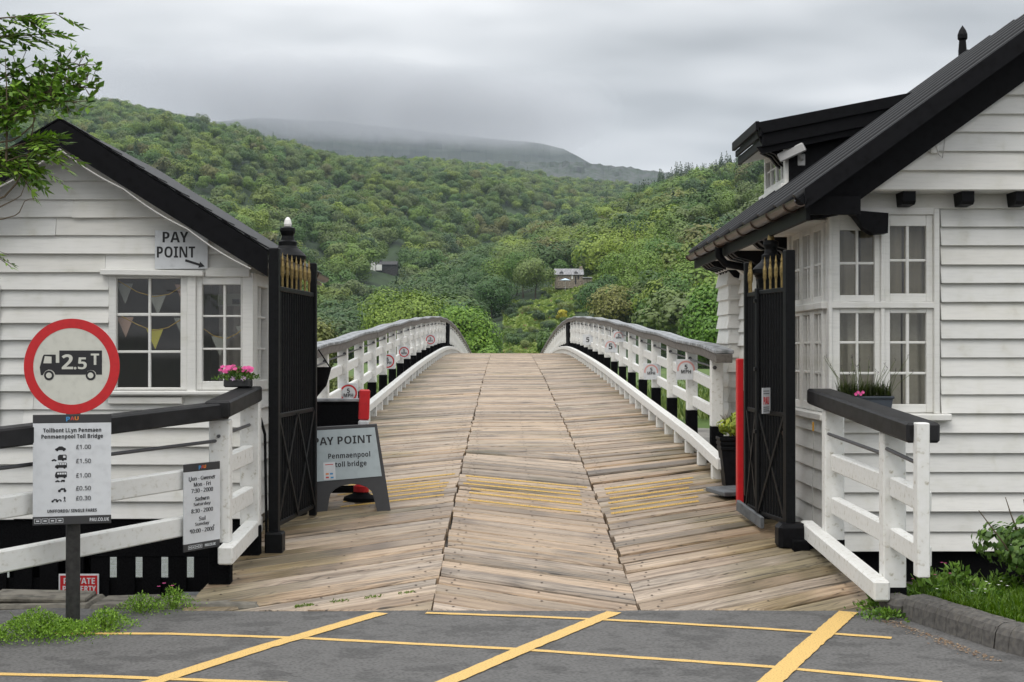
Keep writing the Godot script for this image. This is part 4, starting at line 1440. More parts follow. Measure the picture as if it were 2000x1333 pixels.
func rows_of(parent: Node, xf: Transform3D, y0: float, y1: float, pitch: float, spans: Callable) -> void:
	var n := maxi(1, roundi((y1 - y0) / pitch))
	var p := (y1 - y0) / n
	for k in n:
		var a := y0 + k * p
		var b := a + p
		for s in spans.call(a, b):
			var l0: float = s[0]
			var r0: float = s[1]
			# long rows are two boards butted end to end
			if r0 - l0 > 1.6 and rng.randf() < 0.75:
				var cut := lerpf(l0, r0, rng.randf_range(0.3, 0.7))
				board(parent, xf, a, b, l0, cut - 0.001, s[2], cut - 0.001, [M.white, M.white2, M.white3][rng.randi() % 3])
				board(parent, xf, a, b, cut + 0.001, r0, cut + 0.001, s[3], [M.white, M.white2, M.white3][rng.randi() % 3])
			else:
				board(parent, xf, a, b, l0, r0, s[2], s[3], [M.white, M.white2, M.white3][rng.randi() % 3])

# a window in the plane z = 0 of xf: cols and rows are the clear widths and heights of its panes
func window(parent: Node, xf: Transform3D, x0: float, x1: float, y0: float, y1: float, cols: Array, rows: Array, deep := 0.06) -> MeshInstance3D:
	var cx0: float = cols[0][0]
	var cx1: float = cols[-1][1]
	var ry0: float = rows[0][0]
	var ry1: float = rows[-1][1]
	var mb := MB.new()
	mb.xf = xf
	var z := deep * 0.5 - 0.02
	mb.box(Vector3((x0 + cx0) * 0.5, (y0 + y1) * 0.5, z), Vector3(cx0 - x0, y1 - y0, deep), Basis(), 0.004)
	mb.box(Vector3((x1 + cx1) * 0.5, (y0 + y1) * 0.5, z), Vector3(x1 - cx1, y1 - y0, deep), Basis(), 0.004)
	mb.box(Vector3((cx0 + cx1) * 0.5, (y0 + ry0) * 0.5, z), Vector3(cx1 - cx0, ry0 - y0, deep - 0.004), Basis(), 0.004)
	mb.box(Vector3((cx0 + cx1) * 0.5, (y1 + ry1) * 0.5, z), Vector3(cx1 - cx0, y1 - ry1, deep - 0.004), Basis(), 0.004)
	var w := part(parent, "window", mb, M.white)
	for k in cols.size() - 1:
		mb = MB.new()
		mb.xf = xf
		var xm: float = (cols[k][1] + cols[k + 1][0]) * 0.5
		mb.box(Vector3(xm, (ry0 + ry1) * 0.5, 0.006), Vector3(cols[k + 1][0] - cols[k][1], ry1 - ry0, 0.03), Basis(), 0.004)
		part(w, "glazing_bar", mb, M.white)
	for k in rows.size() - 1:
		mb = MB.new()
		mb.xf = xf
		var ym: float = (rows[k][1] + rows[k + 1][0]) * 0.5
		mb.box(Vector3((cx0 + cx1) * 0.5, ym, 0.005), Vector3(cx1 - cx0, rows[k + 1][0] - rows[k][1], 0.026), Basis(), 0.004)
		part(w, "glazing_bar", mb, M.white)
	for c in cols:
		for r in rows:
			mb = MB.new()
			mb.xf = xf
			mb.box(Vector3((c[0] + c[1]) * 0.5, (r[0] + r[1]) * 0.5, 0.0), Vector3(c[1] - c[0] + 0.006, r[1] - r[0] + 0.006, 0.004), Basis.from_euler(Vector3(rng.randf_range(-0.006, 0.006), rng.randf_range(-0.006, 0.006), 0)))
			part(w, "pane", mb, M.glass)
	return w

func curtain(parent: Node, called: String, xf: Transform3D, x0: float, x1: float, y0: float, y1: float, m: Material, fold := 0.02, freq := 60.0) -> void:
	var mb := MB.new()
	mb.xf = xf
	var n := int((x1 - x0) / 0.012) + 1
	for k in n:
		var a := lerpf(x0, x1, float(k) / n)
		var b := lerpf(x0, x1, float(k + 1) / n)
		var za := fold * sin(a * freq + 1.3 * sin(a * 17.0))
		var zb := fold * sin(b * freq + 1.3 * sin(b * 17.0))
		mb.quad(Vector3(a, y0, za), Vector3(b, y0, zb), Vector3(b, y1, zb * 0.7), Vector3(a, y1, za * 0.7))
	part(parent, called, mb, m)

func gutter(parent: Node, a: Vector3, b: Vector3, r: float, joints: float) -> void:
	var mb := MB.new()
	var z := (b - a).normalized()
	var x := Vector3.UP.cross(z).normalized()
	var n := 10
	for k in n:
		var g := PI + PI * k / n
		var h := PI + PI * (k + 1) / n
		var p := x * cos(g) * r + Vector3.UP * sin(g) * r
		var q := x * cos(h) * r + Vector3.UP * sin(h) * r
		mb.quad_out(a + p, a + q, b + q, b + p, a.lerp(b, 0.5))
		mb.quad_out(b + p * 0.88, b + q * 0.88, a + q * 0.88, a + p * 0.88, a.lerp(b, 0.5) + (p + q) * 20.0)
		mb.quad_out(a + p, a + q, a + q * 0.88, a + p * 0.88, b)
	var g0 := part(parent, "gutter", mb, M.gutter)
	var L := a.distance_to(b)
	var d := joints * 0.5
	while d < L:
		mb = MB.new()
		var pts := []
		for k in n + 1:
			var g := PI + PI * k / n
			pts.append(a + z * d + x * cos(g) * (r + 0.003) + Vector3.UP * sin(g) * (r + 0.003))
		mb.tube(pts, 0.011, 5)
		part(g0, "joint", mb, M.gutter)
		d += joints

func make_hut() -> void:
	# pay hut on the left
	var d1 := 11.0
	var k := d1 / F
	var hx := func(px: float) -> float: return (px - 986.0) * k
	var hy := func(py: float) -> float: return EYE - (py - 685.0) * k
	var t := thing("toll_hut", "small white weatherboarded pay hut with black gable boards on the left", "hut")
	var xf := Transform3D(Basis(), Vector3(0, 0, -d1))
	var ax := -3.36          # apex of the gable
	var ay := 3.22
	var sl := 0.632
	var wr: float = hx.call(487)
	var wl := 2.0 * ax - wr
	var wx0: float = hx.call(215)
	var wy0: float = hy.call(765)
	var wy1: float = hy.call(533)
	var eave := ay - sl * (wr - ax)
	# walls behind the boards
	box_part(t, "wall", Vector3(wl, 0.3, -d1 - 0.08), Vector3(wx0, 2.25, -d1), M.white2)
	box_part(t, "wall", Vector3(wx0, 0.3, -d1 - 0.08), Vector3(wr, wy0, -d1), M.white2)
	var mb := MB.new()
	mb.prism(PackedVector2Array([Vector2(wx0, wy1), Vector2(wr, wy1), Vector2(wr, eave - 0.02), Vector2(ax, ay - 0.02), Vector2(wl, eave - 0.02), Vector2(wl, 2.25), Vector2(wx0, 2.25)]), -d1 - 0.08, -d1)
	part(t, "gable", mb, M.white2)
	rows_of(t, xf, 0.3, wy0, 0.139, func(_a, _b): return [[wl, wr, wl, wr]])
	rows_of(t, xf, wy0, wy1, 0.139, func(_a, _b): return [[wl, wx0, wl, wx0]])
	rows_of(t, xf, wy1, ay - 0.03, 0.132, func(a, b):
		var ra: float = minf(wr, ax + (ay - a) / sl)
		var rb: float = minf(wr, maxf(ax + 0.01, ax + (ay - b - 0.014) / sl))
		return [[2.0 * ax - ra, ra, 2.0 * ax - rb, rb]])
	# side towards the bridge
	var side := Transform3D(Basis(Vector3(0, 0, -1), Vector3.UP, Vector3(1, 0, 0)), Vector3(wr, 0, -d1))
	var back := 13.7
	box_part(t, "wall", Vector3(wr - 0.08, 0.3, -back), Vector3(wr, wy0, -d1 - 0.08), M.white2)
	box_part(t, "wall", Vector3(wr - 0.08, wy0, -back), Vector3(wr, eave + 0.06, -d1 - 0.75), M.white2)
	box_part(t, "wall", Vector3(wr - 0.08, wy1, -d1 - 0.75), Vector3(wr, eave + 0.06, -d1 - 0.08), M.white2)
	rows_of(t, side, 0.3, wy0, 0.139, func(_a, _b): return [[0.0, back - d1, 0.0, back - d1]])
	rows_of(t, side, wy0, wy1, 0.139, func(_a, _b): return [[0.78, back - d1, 0.78, back - d1]])
	window(t, side, 0.03, 0.76, wy0, wy1, [[0.14, 0.37], [0.39, 0.64]], [[hy.call(745), hy.call(684)], [hy.call(680), hy.call(620)], [hy.call(616), hy.call(557)]])
	box_part(t, "corner_board", Vector3(wr - 0.05, wy0, -d1 - 0.04), Vector3(wr + 0.035, wy1, -d1 + 0.035), M.white)
	# the other sides
	box_part(t, "wall", Vector3(wl, 0.3, -back), Vector3(wl + 0.08, eave + 0.06, -d1 - 0.08), M.white2)
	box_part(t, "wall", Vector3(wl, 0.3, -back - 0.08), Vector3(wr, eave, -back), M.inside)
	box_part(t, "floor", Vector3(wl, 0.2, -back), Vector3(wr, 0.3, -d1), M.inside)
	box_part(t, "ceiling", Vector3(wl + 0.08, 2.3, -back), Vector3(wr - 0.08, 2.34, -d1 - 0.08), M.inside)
	# front windows
	var sash := Transform3D(Basis(), Vector3(0, 0, -d1))
	var r1 := [[hy.call(757), hy.call(690)], [hy.call(685), hy.call(618)], [hy.call(612), hy.call(545)]]
	window(t, sash, wx0, hx.call(368), wy0 + 0.012, wy1 - 0.01, [[hx.call(230), hx.call(291)], [hx.call(296), hx.call(355)]], r1)
	var r2 := [[hy.call(745), hy.call(684)], [hy.call(680), hy.call(620)], [hy.call(616), hy.call(557)]]
	window(t, sash, hx.call(386), wr - 0.05, wy0 + 0.012, wy1 - 0.01, [[hx.call(397), hx.call(437)], [hx.call(442), hx.call(472)]], r2)
	box_part(t, "mullion", Vector3(hx.call(368), wy0, -d1 - 0.06), Vector3(hx.call(386), wy1, -d1 + 0.06), M.white, 0.006)
	beam_part(t, "drip_board", Vector3(hx.call(202), hy.call(533), -d1 + 0.06), Vector3(hx.call(402), hy.call(536), -d1 + 0.06), 0.08, 0.045, M.white, 0.006)
	box_part(t, "head_board", Vector3(hx.call(404), hy.call(542), -d1 + 0.035), Vector3(hx.call(490), hy.call(523), -d1 + 0.06), M.white, 0.004)
	box_part(t, "sill", Vector3(hx.call(206), hy.call(772), -d1 - 0.05), Vector3(wr + 0.06, hy.call(763), -d1 + 0.1), M.white, 0.01)
	box_part(t, "sill_board", Vector3(hx.call(216), hy.call(789), -d1 + 0.034), Vector3(hx.call(360), hy.call(776), -d1 + 0.075), M.white3, 0.006)
	box_part(t, "trim_board", Vector3(hx.call(-60), hy.call(830), -d1 + 0.036), Vector3(hx.call(5), hy.call(556), -d1 + 0.06), M.white, 0.004)
	# inside: counter, shelf, pale curtain
	box_part(t, "counter", Vector3(wl + 0.1, 1.12, -d1 - 0.7), Vector3(wr - 0.5, 1.17, -d1 - 0.15), M.inside_pale)
	curtain(t, "curtain", Transform3D(Basis(), Vector3(0, 0, -d1 - 0.6)), hx.call(398), wr - 0.02, 1.2, 2.2, M.inside_pale, 0.02, 45.0)
	box_part(t, "partition", Vector3(-2.75, 1.0, -12.6), Vector3(-2.6, 2.3, -12.2), M.inside_pale)
	# roof
	var f0 := 10.72
	var f1 := 13.9
	var ov := -1.79
	for s in [1.0, -1.0]:
		var e := Vector3(ax + s * (ov - ax), 0, 0)
		var ey: float = ay + 0.1 - sl * absf(ov - ax)
		mb = MB.new()
		var prof := PackedVector2Array([Vector2(ax, ay + 0.13), Vector2(e.x, ey + 0.03), Vector2(e.x, ey - 0.01), Vector2(ax, ay + 0.085)])
		mb.prism(prof, -f1, -f0 - 0.02)
		var rf := part(t, "roof", mb, M.roof)
		# slates lapped along the verge
		for q in 9:
			var u0 := q / 9.0
			var u1 := (q + 1.25) / 9.0
			var p0 := Vector3(lerpf(ax, e.x, u0), lerpf(ay + 0.14, ey + 0.045, u0), -f0 - 0.01)
			var p1 := Vector3(lerpf(ax, e.x, minf(u1, 1.02)), lerpf(ay + 0.14, ey + 0.045, minf(u1, 1.02)) + 0.012, -f0 - 0.01)
			mb = MB.new()
			mb.quad_out(p0, p1, p1 - Vector3(0, 0, 0.3), p0 - Vector3(0, 0, 0.3), p0 - Vector3(0, 1, 0))
			mb.quad_out(p0, p1, p1 - Vector3(0, 0.012, 0), p0 - Vector3(0, 0.012, 0), p0 - Vector3(0, 0, 1))
			mb.quad_out(p1, p1 - Vector3(0, 0, 0.3), p1 - Vector3(0, 0.012, 0.3), p1 - Vector3(0, 0.012, 0), p0)
			part(rf, "slate", mb, M.black)
		mb = MB.new()
		mb.prism(PackedVector2Array([Vector2(ax, ay + 0.115), Vector2(e.x, ey + 0.02), Vector2(e.x, ey - 0.17), Vector2(ax, ay - 0.08)]), -f0 - 0.035, -f0)
		part(t, "barge_board", mb, M.black)
		mb = MB.new()
		mb.prism(PackedVector2Array([Vector2(ax, ay + 0.02), Vector2(e.x, ey - 0.07), Vector2(e.x, ey - 0.1), Vector2(ax, ay - 0.01)]), -f1, -f0 - 0.035)
		part(t, "soffit", mb, M.inside_pale)
		if s > 0:
			gutter(t, Vector3(e.x + 0.03, ey - 0.01, -f0 - 0.05), Vector3(e.x + 0.03, ey - 0.02, -f1 + 0.05), 0.05, 0.9)
		# pale cable slung along the underside of the barge board
		mb = MB.new()
		var pts := []
		for q in 25:
			var u := q / 24.0
			var sag := 0.022 * sin(fposmod(u * 3.0, 1.0) * PI)
			pts.append(Vector3(lerpf(ax, e.x, u * 0.92), lerpf(ay - 0.1, ey - 0.19, u * 0.92) - sag, -f0 - 0.012))
		mb.tube(pts, 0.008, 5)
		part(t, "cable", mb, M.cable)
	# black boarding below the floor, on the river side of the road edge
	box_part(t, "plinth", Vector3(wl, 0.008, -d1 - 0.02), Vector3(wr + 0.02, 0.3, -d1 + 0.02), M.black_rough)
	for h in [[-0.6, -0.16], [-1.3, -0.75]]:
		box_part(t, "skirt_rail", Vector3(wl, h[0], -d1 - 0.06), Vector3(wr, h[1], -d1 - 0.01), M.black_rough)
	var x: float = hx.call(-170)
	while x < wr - 0.05:
		box_part(t, "skirt_slat", Vector3(x, -1.5, -d1 - 0.01), Vector3(minf(x + 0.142, wr), 0.1, -d1 + 0.015), M.black_rough)
		x += 0.198
	for q in [[-3.55, 11.25, 0.62], [-2.25, 13.3, 0.2]]:
		box_part(t, "pile", Vector3(q[0] - q[2] * 0.5, -2.6, -q[1] - 0.15), Vector3(q[0] + q[2] * 0.5, 0.2, -q[1] + 0.15), M.black_rough)

	# painted board: PAY POINT
	var sg := thing("pay_point_board", "white painted PAY POINT board with arrow on hut gable", "sign", Vector3(0, 0, -d1 + 0.06))
	mb = MB.new()
	mb.prism(PackedVector2Array([Vector2(hx.call(307), hy.call(527)), Vector2(hx.call(409), hy.call(526)), Vector2(hx.call(410), hy.call(460)), Vector2(hx.call(394), hy.call(452)), Vector2(hx.call(307), hy.call(452))]), 0.0, 0.012)
	part(sg, "board", mb, M.sign_white)
	text(sg, "PAY", hx.call(373) - hx.call(323), 0.082, Vector3(hx.call(347), hy.call(465), 0.013), M.ink)
	text(sg, "POINT", hx.call(385) - hx.call(311), 0.085, Vector3(hx.call(348), hy.call(494), 0.013), M.ink)
	mb = MB.new()
	var p0 := Vector2(hx.call(366), hy.call(510))
	var p1 := Vector2(hx.call(404), hy.call(522))
	var dr := (p1 - p0).normalized()
	var nr := Vector2(-dr.y, dr.x)
	var q0 := p1 - dr * 0.045
	mb.prism(PackedVector2Array([p0 + nr * 0.009, q0 + nr * 0.009, q0 + nr * 0.024, p1, q0 - nr * 0.024, q0 - nr * 0.009, p0 - nr * 0.009]), 0.012, 0.0145)
	part(sg, "arrow", mb, M.ink)

	# red board low on the skirt
	sg = thing("private_sign", "red PRIVATE PROPERTY KEEP OUT sign low behind the sign post", "sign", Vector3(hx.call(158), -0.25, -d1 + 0.03))
	mb = MB.new()
	mb.box(Vector3.ZERO, Vector3(0.31, 0.26, 0.008), Basis(), 0.002)
	part(sg, "plate", mb, M.sign_white)
	mb = MB.new()
	mb.box(Vector3(0, 0, 0.003), Vector3(0.285, 0.235, 0.006), Basis(), 0.0)
	part(sg, "red_field", mb, M.sign_red)
	text(sg, "PRIVATE", 0.24, 0.046, Vector3(0.005, 0.077, 0.0065), M.sign_white)
	text(sg, "PROPERTY", 0.255, 0.042, Vector3(0.005, 0.018, 0.0065), M.sign_white)
	text(sg, "KEEP OUT", 0.24, 0.046, Vector3(0.005, -0.062, 0.0065), M.sign_white)
	mb = MB.new()
	mb.box(Vector3(0, -0.014, 0.0065), Vector3(0.26, 0.004, 0.002))
	part(sg, "rule", mb, M.sign_white)

	# bunting inside the windows
	for b in [["upper string of pale triangular pennants inside the left hut window", [[225, 548], [262, 570], [295, 579], [325, 574], [360, 552]], [[-1, 236, M.pale_cloth], [0, 301, M.pale_cloth], [1, 352, M.pink_cloth]]],
			["lower string with yellow pennant inside the left hut window", [[226, 615], [262, 634], [292, 646], [322, 640], [358, 618]], [[0, 238, M.pink_cloth], [0, 294, M.yellow_cloth], [0, 350, M.pale_cloth]]],
			["string of pennants inside the right hut window", [[392, 642], [412, 656], [437, 662], [458, 652], [482, 630]], [[0, 424, M.pale_cloth], [0, 470, M.pale_cloth]]]]:
		var bu := thing("bunting", b[0], "bunting", Vector3(0, 0, -d1 - 0.1), 0.0, "bunting in the hut windows")
		var pts := []
		for q in b[1]: pts.append(Vector3(hx.call(q[0]), hy.call(q[1]), 0))
		var cv := Curve3D.new()
		for i in pts.size():
			var tn: Vector3 = (pts[mini(i + 1, pts.size() - 1)] - pts[maxi(i - 1, 0)]) * 0.17
			cv.add_point(pts[i], -tn, tn)
		var line := []
		for i in 33: line.append(cv.sample_baked(cv.get_baked_length() * i / 32.0))
		mb = MB.new()
		mb.tube(line, 0.004, 5)
		part(bu, "cord", mb, M.mustard)
		for q in b[2]:
			var c := cv.get_closest_point(Vector3(hx.call(q[1]), hy.call(600), 0))
			for i in 33:
				if absf(line[i].x - hx.call(q[1])) < 0.01: c = line[i]
			mb = MB.new()
			mb.prism(PackedVector2Array([Vector2(c.x - 0.065, c.y + 0.008), Vector2(c.x + 0.065, c.y + 0.008), Vector2(c.x + 0.004, c.y - 0.15)]), -0.003, 0.0)
			part(bu, "pennant", mb, q[2])
	var po := thing("window_notice", "framed white notice hanging inside the right hut window", "notice", Vector3(hx.call(433), hy.call(583), -d1 - 0.35))
	mb = MB.new()
	mb.box(Vector3.ZERO, Vector3(0.2, 0.1, 0.006), Basis(), 0.002)
	part(po, "sheet", mb, M.pale_cloth)
	mb = MB.new()
	mb.box(Vector3(0.045, -0.015, 0.004), Vector3(0.06, 0.04, 0.002))
	part(po, "picture", mb, M.ink)

func make_house() -> void:
	# toll house on the right
	var d1 := 11.1
	var k := d1 / F
	var hx := func(px: float) -> float: return (px - 986.0) * k
	var hy := func(py: float) -> float: return EYE - (py - 685.0) * k
	var t := thing("toll_house", "white weatherboarded toll house with black roof and bay window on the right", "house")
	var wx := 2.53
	var rx := 8.3
	var xf := Transform3D(Basis(), Vector3(0, 0, -d1))
	var base := 0.04
	var top := 2.82
	var wr: float = hx.call(1830)
	var sy0: float = hy.call(808)
	var sy1: float = hy.call(408)
	var bay := 12.45
	var far := 16.7
	# front wall
	box_part(t, "wall", Vector3(wr, base, -d1 - 0.1), Vector3(rx, top, -d1), M.white2)
	box_part(t, "wall", Vector3(wx, base, -d1 - 0.1), Vector3(wr, sy0, -d1), M.white2)
	box_part(t, "wall", Vector3(wx, sy1, -d1 - 0.1), Vector3(wr, top, -d1), M.white2)
	rows_of(t, xf, base, sy0, 0.148, func(_a, _b): return [[wx, rx, wx, rx]])
	rows_of(t, xf, sy0, sy1, 0.148, func(_a, _b): return [[wr + 0.03, rx, wr + 0.03, rx]])
	rows_of(t, xf, sy1, top, 0.13, func(_a, _b): return [[wx, rx, wx, rx]])
	# windows of the front: two lights over two lights
	var ux := [[1640, 1672, 1677, 1708], [1738, 1770, 1776, 1809]]
	for c in 2:
		var q: Array = ux[c]
		var cols := [[hx.call(q[0]), hx.call(q[1])], [hx.call(q[2]), hx.call(q[3])]]
		var x0: float = hx.call(1624) if c == 0 else hx.call(1727)
		var x1: float = hx.call(1719) if c == 0 else hx.call(1822)
		var dy: float = -8.0 if c == 1 else 0.0
		window(t, xf, x0, x1, hy.call(590), hy.call(420), cols, [[hy.call(577 + dy * 0.4), hy.call(517 + dy * 0.7)], [hy.call(512 + dy * 0.7), hy.call(450 + dy)]], 0.05)
		window(t, xf, x0, x1, hy.call(806), hy.call(603), cols, [[hy.call(790), hy.call(732)], [hy.call(727), hy.call(672)], [hy.call(667), hy.call(612)]], 0.05)
	box_part(t, "mullion", Vector3(hx.call(1719), sy0, -d1 - 0.05), Vector3(hx.call(1727), sy1, -d1 + 0.05), M.white, 0.005)
	box_part(t, "transom", Vector3(wx, hy.call(603), -d1 - 0.05), Vector3(wr, hy.call(590), -d1 + 0.058), M.white, 0.006)
	box_part(t, "window_head", Vector3(wx, hy.call(420), -d1 - 0.05), Vector3(wr, sy1 + 0.01, -d1 + 0.054), M.white, 0.005)
	box_part(t, "architrave", Vector3(hx.call(1822), sy0, -d1 - 0.02), Vector3(hx.call(1833), sy1, -d1 + 0.062), M.white, 0.005)
	box_part(t, "corner_post", Vector3(wx - 0.01, sy0, -d1 - 0.06), Vector3(hx.call(1624), sy1, -d1 + 0.06), M.white, 0.006)
	box_part(t, "sill", Vector3(wx - 0.09, hy.call(822), -bay - 0.02), Vector3(wx, hy.call(808), -d1 + 0.1), M.white, 0.008)
	box_part(t, "sill", Vector3(wx, hy.call(822), -d1 - 0.04), Vector3(hx.call(1853), hy.call(808), -d1 + 0.12), M.white, 0.01)
	# bay side towards the bridge
	var side := Transform3D(Basis(Vector3(0, 0, 1), Vector3.UP, Vector3(-1, 0, 0)), Vector3(wx, 0, -bay))
	var L := bay - d1
	box_part(t, "wall", Vector3(wx, base, -bay), Vector3(wx + 0.1, sy0, -d1 - 0.1), M.white2)
	box_part(t, "wall", Vector3(wx, sy1, -bay), Vector3(wx + 0.1, top, -d1 - 0.1), M.white2)
	rows_of(t, side, base, sy0, 0.148, func(_a, _b): return [[0.0, L, 0.0, L]])
	for c in 3:
		var x0 := 0.06 + c * (L - 0.12) / 3.0
		var x1 := x0 + (L - 0.12) / 3.0 - 0.012
		var m := (x0 + x1) * 0.5
		var cols := [[x0 + 0.06, m - 0.01], [m + 0.01, x1 - 0.06]]
		window(t, side, x0, x1, hy.call(590), hy.call(412), cols, [[hy.call(577), hy.call(515)], [hy.call(510), hy.call(446)]], 0.05)
		window(t, side, x0, x1, hy.call(806), hy.call(603), cols, [[hy.call(790), hy.call(732)], [hy.call(727), hy.call(672)], [hy.call(667), hy.call(612)]], 0.05)
	var mb := MB.new()
	mb.xf = side
	mb.box(Vector3(L * 0.5, (hy.call(603) + hy.call(590)) * 0.5, 0.0), Vector3(L, 0.055, 0.11), Basis(), 0.006)
	mb.box(Vector3(0.03, (sy0 + sy1) * 0.5, 0.0), Vector3(0.06, sy1 - sy0, 0.11), Basis(), 0.006)
	part(t, "side_frame", mb, M.white)
	# wall behind the bay, the far pier of the porch
	box_part(t, "wall", Vector3(wx + 0.12, base, -far), Vector3(wx + 0.24, top, -bay), M.white2)
	rows_of(t, Transform3D(Basis(Vector3(0, 0, 1), Vector3.UP, Vector3(-1, 0, 0)), Vector3(wx + 0.12, 0, -far)), base, top, 0.148, func(_a, _b): return [[0.0, far - bay, 0.0, far - bay]])
	box_part(t, "wall", Vector3(wx, base, -far), Vector3(wx + 0.5, 2.62, -15.9), M.white2)
	rows_of(t, Transform3D(Basis(), Vector3(0, 0, -15.9)), base, 2.5, 0.16, func(_a, _b): return [[wx - 0.03, wx + 0.5, wx - 0.03, wx + 0.5]])
	rows_of(t, Transform3D(Basis(Vector3(0, 0, 1), Vector3.UP, Vector3(-1, 0, 0)), Vector3(wx, 0, -far)), base, 2.5, 0.16, func(_a, _b): return [[0.0, 0.83, 0.0, 0.83]])
	box_part(t, "cap_board", Vector3(wx - 0.06, 2.5, -far), Vector3(wx + 0.5, 2.64, -15.84), M.white, 0.01)
	mb = MB.new()
	mb.prism(PackedVector2Array([Vector2(0, 0), Vector2(0.28, 0), Vector2(0.28, -0.42), Vector2(0.24, -0.4), Vector2(0.2, -0.25), Vector2(0.12, -0.1)]), -15.62, -15.5, Transform3D(Basis(), Vector3(wx - 0.0, 2.5, 0)))
	part(t, "porch_bracket", mb, M.soffit)
	box_part(t, "plinth", Vector3(wx + 0.03, -0.5, -far), Vector3(rx, base, -d1 - 0.03), M.black_rough)
	box_part(t, "wall", Vector3(rx - 0.1, base, -far), Vector3(rx, top, -d1 - 0.1), M.white2)
	box_part(t, "wall", Vector3(wx, base, -far - 0.1), Vector3(rx, top, -far), M.white2)
	box_part(t, "floor", Vector3(wx + 0.1, base, -far), Vector3(rx - 0.1, base + 0.06, -d1 - 0.1), M.inside)
	box_part(t, "ceiling", Vector3(wx, top, -far), Vector3(rx, top + 0.06, -d1 + 0.02), M.soffit)
	box_part(t, "partition", Vector3(wx + 0.24, base, -bay - 0.1), Vector3(5.0, top, -bay), M.inside)
	box_part(t, "partition", Vector3(4.9, base, -bay), Vector3(5.0, top, -d1 - 0.1), M.inside)
	# curtains
	for q in [[1628, 1682, 0], [1690, 1722, 0], [1728, 1772, 0], [1776, 1822, 0]]:
		curtain(t, "curtain", Transform3D(Basis(), Vector3(0, 0, -d1 - 0.13)), hx.call(q[0]), hx.call(q[1]), hy.call(590), hy.call(420), M.curtain, 0.014, 50.0 + q[0] % 17)
		curtain(t, "curtain", Transform3D(Basis(), Vector3(0, 0, -d1 - 0.16)), hx.call(q[0]), hx.call(q[1]), hy.call(806), hy.call(600), M.lace, 0.016, 42.0 + q[0] % 23)
	curtain(t, "curtain", Transform3D(Basis(Vector3(0, 0, 1), Vector3.UP, Vector3(-1, 0, 0)), Vector3(wx + 0.14, 0, -bay)), 0.05, L - 0.12, hy.call(590), hy.call(412), M.curtain, 0.014, 48.0)
	curtain(t, "curtain", Transform3D(Basis(Vector3(0, 0, 1), Vector3.UP, Vector3(-1, 0, 0)), Vector3(wx + 0.16, 0, -bay)), 0.05, L - 0.12, hy.call(806), hy.call(600), M.lace, 0.016, 44.0)
	box_part(t, "barge_foot", Vector3(2.225, 2.615, -10.64), Vector3(2.66, 2.76, -10.6), M.black)
	# jettied gable
	var dg := 10.88
	var ex := 2.22          # eave line
	var ey := 2.72
	var sl := 0.72
	var ridge := 5.42
	var gy := 2.834
	mb = MB.new()
	var g0 := ex + (gy - ey + 0.12) / sl
	mb.prism(PackedVector2Array([Vector2(g0, gy), Vector2(2 * ridge - g0, gy), Vector2(ridge, ey - 0.12 + sl * (ridge - ex))]), -dg - 0.1, -dg)
	part(t, "gable", mb, M.white2)
	rows_of(t, Transform3D(Basis(), Vector3(0, 0, -dg)), gy, 5.0, 0.148, func(a, b):
		var la: float = ex + (a - ey + 0.12) / sl
		var lb: float = minf(ridge - 0.01, ex + (b + 0.014 - ey + 0.12) / sl)
		return [[la, 2 * ridge - la, lb, 2 * ridge - lb]])
	box_part(t, "jetty_soffit", Vector3(2.62, gy - 0.012, -d1 - 0.02), Vector3(rx, gy, -dg + 0.02), M.soffit)
	for q in [1664, 1778, 1893, 1999, 2110, 2220]:
		var x: float = (q - 986.0) * 10.88 / F
		mb = MB.new()
		mb.prism(PackedVector2Array([Vector2(-10.87, gy - 0.012), Vector2(-11.1, gy - 0.012), Vector2(-11.1, gy - 0.12), Vector2(-10.9, gy - 0.112), Vector2(-10.87, gy - 0.09)]), -0.048, 0.048, Transform3D(Basis(Vector3(0, 0, 1), Vector3.UP, Vector3(-1, 0, 0)), Vector3(x, 0, 0)))
		part(t, "joist_end", mb, M.black)
	# carved bracket under the corner
	mb = MB.new()
	var poly := PackedVector2Array()
	for q in [[1655, 413], [1662, 411], [1734, 417], [1733, 456], [1706, 458], [1688, 448], [1676, 432], [1668, 422]]:
		poly.append(Vector2((q[0] - 986.0) * 10.95 / F, EYE - (q[1] - 685.0) * 10.95 / F))
	mb.prism(poly, -11.03, -10.9)
	part(t, "corner_bracket", mb, M.black)
	# eave: soffit, fascia, gutter, corbels
	mb = MB.new()
	mb.box(Vector3(2.44, 2.66, -10.86), Vector3(0.4, 0.02, 0.5))
	mb.box(Vector3(2.46, 2.611, -(far + 11.0) * 0.5), Vector3(0.42, 0.018, far - 11.2))
	part(t, "soffit", mb, M.soffit)
	box_part(t, "fascia", Vector3(ex, 2.56, -far + 0.05), Vector3(ex + 0.03, 2.7, -10.45), M.black)
	gutter(t, Vector3(ex - 0.05, 2.71, -10.4), Vector3(ex - 0.05, 2.705, -16.65), 0.055, 0.72)
	for q in [12.6, 12.85, 13.1, 14.3, 14.5, 14.7, 15.9, 16.1, 16.3, 16.5]:
		mb = MB.new()
		mb.prism(PackedVector2Array([Vector2(ex + 0.05, 2.6), Vector2(wx + 0.1, 2.66), Vector2(wx + 0.1, 2.4), Vector2(wx + 0.03, 2.42), Vector2(wx - 0.04, 2.5), Vector2(ex + 0.12, 2.54)]), -q - 0.05, -q + 0.05)
		part(t, "corbel", mb, M.black)
	mb = MB.new()
	mb.tube([Vector3(ex - 0.05, 2.66, -14.4), Vector3(ex - 0.05, 2.56, -14.4), Vector3(ex + 0.02, 2.48, -14.4), Vector3(wx + 0.02, 2.42, -14.4), Vector3(wx + 0.06, 2.3, -14.4), Vector3(wx + 0.06, 0.2, -14.4)], 0.04, 10)
